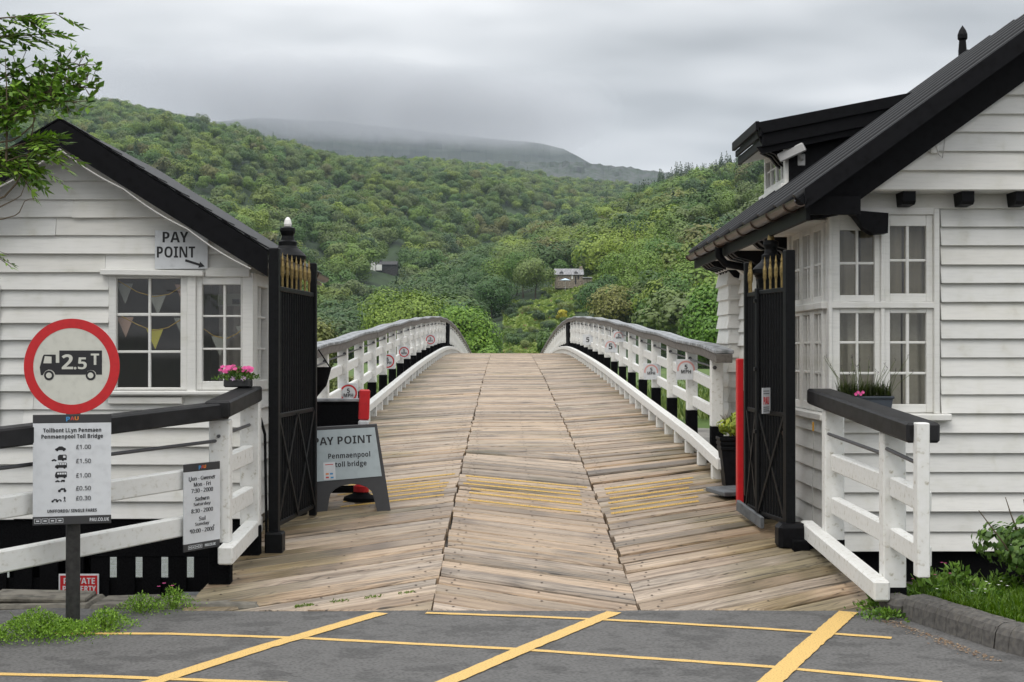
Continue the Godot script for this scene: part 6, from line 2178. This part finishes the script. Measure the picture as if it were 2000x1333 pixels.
func make_verges() -> void:
	var q := RandomNumberGenerator.new()
	q.seed = 31
	# left: stone edging, earth
	var s := thing("stone_edging", "weathered flat stone slabs edging the road by left hut", "stones")
	var x := -5.2
	while x < -1.95:
		var w := q.randf_range(0.35, 0.8)
		var mb := MB.new()
		mb.box(Vector3(x + w * 0.5, -0.085 + q.randf_range(-0.012, 0.02), -9.05 + q.randf_range(-0.04, 0.04)), Vector3(w - 0.015, 0.2, 0.42), Basis.from_euler(Vector3(q.randf_range(-0.04, 0.03), q.randf_range(-0.06, 0.06), q.randf_range(-0.025, 0.025))), 0.02)
		part(s, "slab", mb, M.slab)
		if q.randf() < 0.75:
			mb = MB.new()
			mb.box(Vector3(x + w * 0.5, 0.03, -9.1), Vector3(w * 0.85, 0.035, 0.28), Basis.from_euler(Vector3(0.02, q.randf_range(-0.1, 0.1), q.randf_range(-0.03, 0.03))), 0.01)
			part(s, "slab", mb, M.slab)
		x += w
	var mb := MB.new()
	mb.quad(Vector3(-30, -0.45, -9.2), Vector3(-1.9, -0.45, -9.2), Vector3(-1.9, -1.7, -11.6), Vector3(-30, -1.7, -11.6))
	mb.quad(Vector3(-30, -0.04, -8.6), Vector3(-1.9, -0.04, -8.6), Vector3(-1.9, -0.45, -9.3), Vector3(-30, -0.45, -9.3))
	mb.quad(Vector3(-60, -0.02, -8.2), Vector3(-6.0, -0.02, -8.2), Vector3(-6.0, -0.04, -8.7), Vector3(-60, -0.04, -8.7))
	struct("bank", mb, M.soil)
	# weeds at the foot of the sign post
	for w in [[-2.62, 7.98, 0.22, 1100, 0.17, "feathery green weeds left of the sign post foot"], [-2.3, 8.2, 0.15, 500, 0.13, "feathery green weeds right of the sign post foot"], [-2.85, 7.85, 0.14, 300, 0.08, "low weed patch at the left edge of the road"], [-2.46, 8.02, 0.2, 600, 0.09, "low green weeds in front of the sign post"], [-2.22, 8.7, 0.15, 320, 0.13, "sparse weed tuft on the stone edging right of the post"], [-2.05, 8.82, 0.13, 260, 0.16, "leafy weed with small pink flowers by the stone edging"]]:
		var t := thing("weed_clump", w[5], "weeds", Vector3(w[0], 0.0, -w[1]), 0.0, "weeds by the left road edge")
		mb = MB.new()
		stalks(mb, Vector3.ZERO, w[2] * 0.7, 9, w[4] * 0.75, q)
		tuft(mb, Vector3.ZERO, w[2], int(w[3] * 2.6), w[4], 0.017, Color(0.09, 0.2, 0.014), Color(0.28, 0.46, 0.05), q)
		part(t, "leaves", mb, M.leaf)
		if w[5].contains("pink"):
			for f in 4:
				mb = MB.new()
				var c := Vector3(q.randfn() * 0.07, 0.11 + q.randf() * 0.05, q.randfn() * 0.05)
				for p in 5:
					var g := TAU * p / 5.0
					mb.leaf(c, Vector3(cos(g), 0.3, sin(g)).normalized(), Vector3(-sin(g), 0, cos(g)), 0.014, 0.012)
				part(t, "flower", mb, M.petal_pink)
	# moss in the joints of the deck edge
	var ms := MB.new()
	for k in 420:
		var u := pow(q.randf(), 1.3)
		if sin(u * 23.0) < -0.1: continue
		var xx := -1.3 + u * 0.75
		var dd := 8.83 + u * 0.42 + q.randfn() * 0.015
		ms.tint = Color(0.07, 0.13, 0.01).lerp(Color(0.16, 0.24, 0.03), q.randf())
		ms.leaf(Vector3(xx, deck_y(dd) + 0.002, -dd), Vector3(q.randfn(), 1.2, q.randfn()).normalized(), Vector3(1, 0, q.randfn()).normalized(), 0.018, 0.008)
	tag(part(self, "joint_moss", ms, M.leaf), "bright moss growing in a plank joint at the bridge mouth", "moss", "", "stuff")

	# right: kerb stones, turf
	var kb := Node3D.new()
	kb.name = "kerb"
	kb.set_meta("kind", "structure")
	add_child(kb)
	var pts := [Vector3(2.37, 0, -8.5), Vector3(2.62, 0, -7.62), Vector3(2.95, 0, -6.8), Vector3(3.45, 0, -6.1), Vector3(4.2, 0, -5.6), Vector3(5.1, 0, -5.4)]
	for k in pts.size() - 1:
		var a: Vector3 = pts[k]
		var b: Vector3 = pts[k + 1]
		var z := (b - a).normalized()
		var side := Vector3(-z.z, 0, z.x)
		if side.x < 0: side = -side
		mb = MB.new()
		# a worn kerb: a rounded front edge
		var prof := [Vector2(-0.01, -0.15), Vector2(0.0, 0.0), Vector2(0.012, 0.085), Vector2(0.03, 0.118), Vector2(0.06, 0.135), Vector2(0.15, 0.14), Vector2(0.15, -0.15)]
		var n := 8
		for i in n:
			var j0 := a.lerp(b, (i + 0.02) / n)
			var j1 := a.lerp(b, (i + (0.985 if i == n - 1 else 1.0)) / n)
			if i == 0: j0 = a.lerp(b, 0.008)
			for e in prof.size() - 1:
				var w0 := 0.0015 * sin(i * 2.1 + k + e)
				var w1 := 0.0015 * sin((i + 1) * 2.1 + k + e)
				var p0: Vector3 = j0 + side * (prof[e].x + w0) + Vector3(0, prof[e].y + w0, 0)
				var p1: Vector3 = j1 + side * (prof[e].x + w1) + Vector3(0, prof[e].y + w1, 0)
				var p2: Vector3 = j1 + side * (prof[e + 1].x + 0.0015 * sin((i + 1) * 2.1 + k + e + 1)) + Vector3(0, prof[e + 1].y + 0.0015 * sin((i + 1) * 2.1 + k + e + 1), 0)
				var p3: Vector3 = j0 + side * (prof[e + 1].x + 0.0015 * sin(i * 2.1 + k + e + 1)) + Vector3(0, prof[e + 1].y + 0.0015 * sin(i * 2.1 + k + e + 1), 0)
				mb.quad_out(p0, p1, p2, p3, j0 + side * 0.08 + Vector3(0, 0.02, 0))
		for p in [a.lerp(b, 0.008), a.lerp(b, 0.985)]:
			mb.quad_out(p + side * 0.0 + Vector3(0, -0.1, 0), p + side * 0.15 + Vector3(0, -0.1, 0), p + side * 0.15 + Vector3(0, 0.135, 0), p + side * 0.02 + Vector3(0, 0.115, 0), (a + b) * 0.5)
		part(kb, "kerb_stone", mb, M.kerb)
	mb = MB.new()
	mb.box(Vector3(2.38, 0.03, -8.62), Vector3(0.16, 0.17, 0.2), Basis.from_euler(Vector3(0.1, 0.4, 0.12)), 0.03)
	part(kb, "kerb_stone", mb, M.kerb)
	mb = MB.new()
	var inner := []
	for p in pts:
		inner.append(p + Vector3(0.12, 0.115, -0.03))
	for k in pts.size() - 1:
		var a: Vector3 = inner[k]
		var b: Vector3 = inner[k + 1]
		mb.quad(a, b, Vector3(b.x + 2.0, -0.22, -11.2), Vector3(a.x + (0.0 if k == 0 else 2.0), -0.22, -11.2))
	mb.quad(Vector3(2.4, -0.06, -8.5), Vector3(2.6, 0.08, -8.45), Vector3(2.6, -0.22, -11.2), Vector3(2.4, -0.22, -11.2))
	struct("verge", mb, M.soil)
	mb = MB.new()
	for k in 26000:
		var xx := q.randf_range(2.5, 4.6)
		var zz := q.randf_range(6.0, 9.2)
		# only behind the kerb
		var ok := false
		for i in pts.size() - 1:
			if zz <= -pts[i].z and zz >= -pts[i + 1].z:
				var t: float = (zz + pts[i].z) / (pts[i].z - pts[i + 1].z)
				if xx > lerpf(pts[i].x, pts[i + 1].x, t) + 0.15: ok = true
		if zz > 8.5 and xx > 2.52: ok = true
		if not ok: continue
		blades(mb, Vector3(xx, 0.1 - maxf(0.0, zz - 8.2) * 0.1, -zz), q.randf_range(0.04, 0.1) * (1.6 if q.randf() < 0.06 else 1.0), 0.0035, q, Color(0.1, 0.26, 0.016), Color(0.36, 0.6, 0.06))
	tag(part(self, "verge_grass", mb, M.leaf), "short bright grass on the verge behind the right kerb", "grass", "", "stuff")
	# taller weeds and a bramble bush against the plinth
	for w in [[2.62, 8.75, 0.16, 340, 0.22, 0.05, "leafy weed with small pink flowers at the right fence end"], [2.95, 9.3, 0.22, 500, 0.24, 0.05, "tall mixed weeds against the black plinth"], [3.3, 9.4, 0.2, 420, 0.18, 0.05, "low dark weeds beside the bramble bush"], [2.9, 8.6, 0.2, 420, 0.12, 0.04, "white-flowered low weeds in the verge grass"], [3.3, 8.35, 0.22, 450, 0.14, 0.045, "broad-leaved weeds in front of the bramble bush"], [2.34, 8.75, 0.13, 420, 0.14, 0.035, "small ivy patch under the right fence kerb beam"], [2.27, 8.5, 0.12, 300, 0.06, 0.03, "creeping ivy on the road edge by the right fence"], [3.05, 8.0, 0.18, 260, 0.1, 0.04, "round-leaved weeds near the right kerb"]]:
		var t := thing("verge_weed", w[6], "weeds", Vector3(w[0], 0.09 - maxf(0.0, w[1] - 8.2) * 0.11 if w[0] > 2.45 else 0.0, -w[1]), 0.0, "weeds on the right verge")
		mb = MB.new()
		stalks(mb, Vector3.ZERO, w[2], 10, w[4], q)
		tuft(mb, Vector3.ZERO, w[2], w[3], w[4], w[5], Color(0.05, 0.12, 0.016), Color(0.19, 0.33, 0.04), q)
		part(t, "leaves", mb, M.leaf)
		if w[6].contains("flower"):
			for f in 12:
				mb = MB.new()
				var c := Vector3(q.randfn() * w[2] * 0.5, w[4] * q.randf_range(0.7, 1.3), q.randfn() * w[2] * 0.4)
				for p in 5:
					var g := TAU * p / 5.0
					mb.leaf(c, Vector3(cos(g), 0.3, sin(g)).normalized(), Vector3(-sin(g), 0, cos(g)), 0.011, 0.009)
				part(t, "flower", mb, M.petal_pink if w[6].contains("pink") else M.petal_white)
	var t := thing("bramble_bush", "leafy dark green bramble bush against the right toll house", "bush", Vector3(3.55, -0.02, -9.35))
	mb = MB.new()
	for k in 16:
		var g := q.randf() * TAU
		var o := Vector3(cos(g), 0, sin(g) * 0.6) * q.randf_range(0.15, 0.5)
		mb.tube([o * 0.2, o * 0.7 + Vector3(0, 0.35, 0), o * 1.15 + Vector3(0, q.randf_range(0.35, 0.7), 0)], [0.008, 0.006, 0.003], 5)
	part(t, "stems", mb, M.twig)
	mb = MB.new()
	crown(mb, Vector3(0, 0.3, 0), Vector3(0.48, 0.36, 0.4), 12, 2800, 0.04, Color(0.03, 0.08, 0.012), Color(0.13, 0.23, 0.04), 71, 0.5)
	part(t, "leaves", mb, M.leaf)
	t = thing("bramble_bush", "second bramble bush at the right edge of the picture", "bush", Vector3(3.75, 0.06, -8.6))
	mb = MB.new()
	for k in 10:
		var g := q.randf() * TAU
		var o := Vector3(cos(g), 0, sin(g) * 0.6) * q.randf_range(0.15, 0.45)
		mb.tube([o * 0.2, o * 0.7 + Vector3(0, 0.25, 0), o * 1.15 + Vector3(0, q.randf_range(0.25, 0.5), 0)], [0.008, 0.006, 0.003], 5)
	part(t, "stems", mb, M.twig)
	mb = MB.new()
	crown(mb, Vector3(0, 0.22, 0), Vector3(0.55, 0.32, 0.4), 12, 2400, 0.042, Color(0.03, 0.08, 0.012), Color(0.15, 0.26, 0.04), 72, 0.5)
	part(t, "leaves", mb, M.leaf)
	# dead leaves swept along the kerb
	mb = MB.new()
	for k in 420:
		var u := q.randf()
		var p := Vector3(2.3, 0.005, -8.4).lerp(Vector3(2.56, 0.005, -7.3), u) - Vector3(absf(q.randfn()) * 0.05, 0, 0)
		mb.tint = [Color(0.16, 0.08, 0.035), Color(0.24, 0.15, 0.08), Color(0.08, 0.05, 0.03), Color(0.3, 0.22, 0.14)][q.randi() % 4]
		var dir := Vector3(q.randfn(), 0.15 * q.randf(), q.randfn()).normalized()
		mb.leaf(p, dir, dir.cross(Vector3.UP).normalized(), q.randf_range(0.008, 0.026), q.randf_range(0.004, 0.012))
	tag(part(self, "leaf_litter", mb, M.leaf_dead), "brown leaf litter lying along the right kerb", "litter", "", "stuff")

func flower(parent: Node, c: Vector3, up: Vector3, r: float, m: Material, petals := 9) -> void:
	var mb := MB.new()
	var x := up.cross(Vector3(0.3, 0.2, 1)).normalized()
	var y := up.cross(x)
	for p in petals:
		var g := TAU * p / petals
		var o := x * cos(g) + y * sin(g)
		mb.leaf(c, (o + up * 0.35).normalized(), (y * cos(g) - x * sin(g)), r, r * 0.62)
	part(parent, "flower", mb, m)

func make_pots() -> void:
	var q := RandomNumberGenerator.new()
	q.seed = 41
	# pink flowers at the end of the left handrail
	var t := thing("flower_pot", "grey pot of pink daisies on the left fence handrail end", "flower pot", Vector3(-1.93, 1.335, -10.3))
	var mb := MB.new()
	mb.box(Vector3(0, 0.03, 0), Vector3(0.19, 0.06, 0.13), Basis(), 0.01)
	part(t, "pot", mb, M.plastic)
	mb = MB.new()
	tuft(mb, Vector3(0, 0.05, 0), 0.13, 520, 0.09, 0.03, Color(0.03, 0.08, 0.012), Color(0.13, 0.24, 0.03), q)
	part(t, "leaves", mb, M.leaf)
	for k in 26:
		var c := Vector3(q.randf_range(-0.12, 0.12), q.randf_range(0.1, 0.155), q.randf_range(-0.05, 0.07))
		flower(t, c, Vector3(q.randfn() * 0.3, 0.8, 0.6).normalized(), 0.022, M.petal_pink)
	for k in [-0.02, 0.055]:
		flower(t, Vector3(k, 0.065, 0.085), Vector3(0, 0.25, 1).normalized(), 0.024, M.petal_lilac, 6)
	# lavender trough on the right window sill
	t = thing("window_trough", "blue-grey trough of lavender on the right house sill", "planter", Vector3(2.77, 1.105, -10.93))
	mb = MB.new()
	mb.prism(PackedVector2Array([Vector2(-0.18, 0), Vector2(0.18, 0), Vector2(0.2, 0.13), Vector2(-0.2, 0.13)]), -0.07, 0.07)
	mb.box(Vector3(0, 0.135, 0), Vector3(0.42, 0.02, 0.16), Basis(), 0.004)
	part(t, "trough", mb, M.trough)
	mb = MB.new()
	for k in 420:
		var p := Vector3(q.randf_range(-0.2, 0.2), 0.13, q.randf_range(-0.06, 0.06))
		blades(mb, p, q.randf_range(0.08, 0.17), 0.003, q, Color(0.1, 0.14, 0.06), Color(0.3, 0.36, 0.2))
	for k in 26:
		var p := Vector3(q.randf_range(-0.2, 0.2), 0.14, q.randf_range(-0.05, 0.05))
		var e := p + Vector3(p.x * 0.7 + q.randfn() * 0.03, q.randf_range(0.16, 0.3), q.randfn() * 0.03)
		mb.tint = Color(0.14, 0.17, 0.07)
		mb.tube([p, p.lerp(e, 0.5) + Vector3(p.x * -0.1, 0.01, 0), e], 0.0018, 4, false)
		mb.tint = Color(0.1, 0.085, 0.1)
		for i in 5: mb.leaf(e + Vector3(0, i * 0.005, 0), Vector3(q.randfn(), 1, q.randfn()).normalized(), Vector3(1, 0, q.randfn()).normalized(), 0.014, 0.007)
	part(t, "lavender", mb, M.leaf)
	for k in 4: flower(t, Vector3(-0.09 + k * 0.018, 0.16 + 0.014 * (k % 2), 0.085), Vector3(0, 0.4, 1).normalized(), 0.016, M.petal_pink)
	# tall black pot with a yellow-green shrub
	t = thing("tall_planter", "tall black tapered planter with yellow-green shrub by right gate", "planter", Vector3(2.2, deck_y(13.55), -13.55))
	mb = MB.new()
	mb.prism(PackedVector2Array([Vector2(-0.11, 0), Vector2(0.11, 0), Vector2(0.165, 0.47), Vector2(-0.165, 0.47)]), -0.12, 0.12)
	part(t, "pot", mb, M.black)
	for h in [0.455, 0.41, 0.365]:
		mb = MB.new()
		mb.box(Vector3(0, h, 0), Vector3(0.345 - (0.47 - h) * 0.24, 0.03, 0.27), Basis(), 0.004)
		part(t, "rim_band", mb, M.black)
	mb = MB.new()
	for k in 9:
		var g := TAU * k / 9.0
		mb.tube([Vector3(0, 0.45, 0), Vector3(cos(g) * 0.08, 0.58, sin(g) * 0.08), Vector3(cos(g) * 0.15, 0.68, sin(g) * 0.14)], [0.008, 0.006, 0.002], 5)
	part(t, "stems", mb, M.twig)
	mb = MB.new()
	crown(mb, Vector3(0, 0.6, 0), Vector3(0.2, 0.17, 0.18), 10, 900, 0.035, Color(0.12, 0.19, 0.012), Color(0.42, 0.48, 0.05), 73, 0.5)
	part(t, "leaves", mb, M.leaf)
	# orange tag and cord hanging by the bay
	t = thing("orange_tag", "orange tag on a thin white cord below the bay sill", "tag", Vector3(2.43, 0, -11.2))
	mb = MB.new()
	mb.tube([Vector3(0, 1.05, 0), Vector3(0.005, 0.8, 0), Vector3(-0.005, 0.5, 0), Vector3(0, 0.15, 0)], 0.0025, 4)
	part(t, "cord", mb, M.cable)
	mb = MB.new()
	mb.box(Vector3(0, 1.0, 0.006), Vector3(0.014, 0.07, 0.006), Basis(), 0.002)
	part(t, "label_strip", mb, M.orange)

func make_ash() -> void:
	# a tree that stands left of the picture; its lower branches hang into view
	var q := RandomNumberGenerator.new()
	q.seed = 51
	var t := thing("ash_tree", "leafy ash branches hanging into view at top left", "tree", Vector3(-4.3, -0.02, -7.9))
	var o := t.position
	var mb := MB.new()
	mb.tube([Vector3(0, -0.3, 0), Vector3(0.05, 1.4, 0), Vector3(-0.05, 2.6, 0.1), Vector3(0.1, 3.8, 0), Vector3(0.0, 5.2, 0.1)], [0.16, 0.13, 0.12, 0.09, 0.04], 10)
	part(t, "trunk", mb, M.bark)
	# branches: survey points at their own distances
	var D := 8.2
	var br := [
		[[[-480, 200, 7.9], [-200, 60, 8.0], [-40, 40, 8.1], [60, 30, 8.2], [110, 25, 8.2]], 0.014, 0.075, "ash", 150],
		[[[-480, 200, 7.9], [-200, 100, 8.0], [-40, 75, 8.1], [50, 70, 8.2], [108, 64, 8.2]], 0.012, 0.07, "ash", 140],
		[[[-480, 260, 7.9], [-160, 230, 8.2], [10, 190, 8.3], [90, 150, 8.3], [165, 125, 8.3]], 0.016, 0.055, "oak", 150],
		[[[-160, 230, 8.2], [0, 215, 8.3], [70, 185, 8.2], [130, 170, 8.2], [180, 172, 8.2]], 0.012, 0.055, "oak", 140],
		[[[-160, 230, 8.2], [0, 235, 8.1], [60, 200, 8.1], [100, 195, 8.1], [150, 200, 8.1]], 0.012, 0.055, "oak", 130],
		[[[-160, 230, 8.2], [-20, 170, 8.2], [10, 150, 8.25], [40, 140, 8.25]], 0.01, 0.05, "oak", 70],
		[[[-480, 330, 7.9], [-160, 380, 8.0], [0, 395, 8.1], [40, 350, 8.1], [62, 270, 8.1], [68, 200, 8.1]], 0.014, 0.06, "bare", 0],
		[[[-160, 380, 8.0], [-10, 280, 8.1], [30, 274, 8.1], [70, 240, 8.1], [60, 200, 8.1], [34, 176, 8.1]], 0.011, 0.06, "bare", 0],
		[[[-160, 400, 8.0], [-10, 410, 8.1], [40, 385, 8.1], [54, 350, 8.1]], 0.009, 0.06, "bare", 0],
		[[[-160, 430, 8.0], [0, 430, 8.1], [36, 420, 8.1], [50, 390, 8.1], [70, 388, 8.1]], 0.008, 0.06, "bare", 0],
		[[[12, 320, 8.1], [14, 220, 8.1], [10, 110, 8.1]], 0.008, 0.05, "bare", 0],
		[[[-160, 330, 8.0], [-10, 300, 8.1], [40, 282, 8.1], [105, 265, 8.1]], 0.009, 0.07, "ash", 90],
		[[[-160, 340, 8.0], [-10, 325, 8.1], [40, 305, 8.1], [112, 298, 8.1]], 0.009, 0.07, "ash", 80],
		[[[-160, 340, 8.0], [0, 300, 8.15], [50, 310, 8.15], [88, 335, 8.15]], 0.008, 0.07, "ash", 90],
		[[[-160, 360, 8.0], [-20, 310, 8.15], [20, 320, 8.15], [45, 340, 8.15]], 0.008, 0.065, "ash", 70],
		[[[-160, 470, 8.0], [-40, 490, 8.1], [0, 492, 8.1], [18, 498, 8.1]], 0.006, 0.05, "ash", 26]]
	var base := MB.new()
	for b in br:
		var pts := []
		for p in b[0]: pts.append(at(p[0], p[1], p[2]) - o)
		var cv := Curve3D.new()
		for i in pts.size():
			var tn: Vector3 = (pts[mini(i + 1, pts.size() - 1)] - pts[maxi(i - 1, 0)]) * 0.17
			cv.add_point(pts[i], -tn, tn)
		var line := []
		var rad := []
		for i in 21:
			line.append(cv.sample_baked(cv.get_baked_length() * i / 20.0))
			rad.append(b[1] * (1.0 - 0.8 * i / 20.0))
		mb = MB.new()
		mb.tube(line, rad, 6)
		var bp := part(t, "branch", mb, M.twig)
		if b[4] == 0: continue
		mb = MB.new()
		var tw := MB.new()
		var L := cv.get_baked_length()
		for k in b[4]:
			var u := q.randf_range(0.42, 1.0)
			var p := cv.sample_baked(L * u)
			var ax := (cv.sample_baked(minf(L, L * u + 0.03)) - cv.sample_baked(maxf(0, L * u - 0.03))).normalized()
			if b[3] == "ash":
				# a compound leaf: leaflets in pairs along a hanging midrib
				if k % 5 != 0: continue
				var rib := (ax + Vector3(q.randfn() * 0.45, -0.25 + q.randfn() * 0.3, q.randfn() * 0.5)).normalized()
				var e := p
				var len := q.randf_range(0.1, 0.17)
				var sd := rib.cross(Vector3(q.randfn() * 0.3, 1, q.randfn() * 0.3)).normalized()
				for i in 5:
					var c := p + rib * len * (i + 1) / 5.0 - Vector3(0, 0.006 * i * i * 0.3, 0)
					for s in [-1.0, 1.0]:
						mb.tint = Color(0.06, 0.14, 0.014).lerp(Color(0.26, 0.42, 0.05), q.randf())
						var dir: Vector3 = (sd * s + rib * 0.7 + Vector3(0, -0.25, 0) + Vector3(q.randfn(), q.randfn(), q.randfn()) * 0.15).normalized()
						mb.leaf(c, dir, dir.cross(rib.cross(sd) + Vector3(q.randfn(), q.randfn(), q.randfn()) * 0.2).normalized(), b[2] * q.randf_range(0.7, 1.1), b[2] * 0.36)
					e = c
				mb.leaf(e, rib, sd, b[2], b[2] * 0.36)
				tw.tube([p, e], 0.002, 4, false)
			else:
				var off := Vector3(q.randfn(), q.randfn() + 0.3, q.randfn()) * 0.05
				tw.tube([p, p + off], 0.002, 4, false)
				for i in 4:
					mb.tint = Color(0.045, 0.12, 0.012).lerp(Color(0.23, 0.4, 0.04), pow(q.randf(), 1.2))
					var dir := (off.normalized() * 0.4 + Vector3(q.randfn(), q.randfn() * 0.6 + 0.2, q.randfn())).normalized()
					mb.leaf(p + off, dir, dir.cross(Vector3(q.randfn() * 0.5, 1, q.randfn() * 0.5)).normalized(), b[2] * q.randf_range(0.6, 1.1), b[2] * 0.62)
		part(bp, "leaves", mb, M.leaf)
		part(bp, "twigs", tw, M.twig)
	# the rest of the crown, above and left of the picture
	mb = MB.new()
	crown(mb, Vector3(-0.5, 4.9, 0.2), Vector3(1.5, 1.1, 1.4), 14, 5000, 0.09, Color(0.04, 0.1, 0.012), Color(0.16, 0.28, 0.035), 74, 0.5)
	part(t, "crown", mb, M.leaf)

func _ready() -> void:
	rng.seed = 2024
	make_view()
	make_materials()
	M.post_wood = mat(lin(0.035, 0.034, 0.032), 0.8, grey(0.03, 4, 14, [[0.0, 0.5], [0.5, 0.85], [1.0, 1.0]]), 1.5, 0.3)
	M.leaf_dead = leaf_mat(lin(1, 1, 1), 0.9)
	M.leaf_dead.backlight_enabled = false
	print("materials ", Time.get_ticks_msec())
	make_road()
	make_land()
	make_deck()
	print("deck ", Time.get_ticks_msec())
	make_railings()
	make_fences()
	make_hut()
	make_house()
	make_gates()
	print("houses ", Time.get_ticks_msec())
	make_signs()
	make_pots()
	make_verges()
	make_ash()
	make_far_houses()
	print("near plants ", Time.get_ticks_msec())
	make_forest()
	make_cloud()
	print("done ", Time.get_ticks_msec())
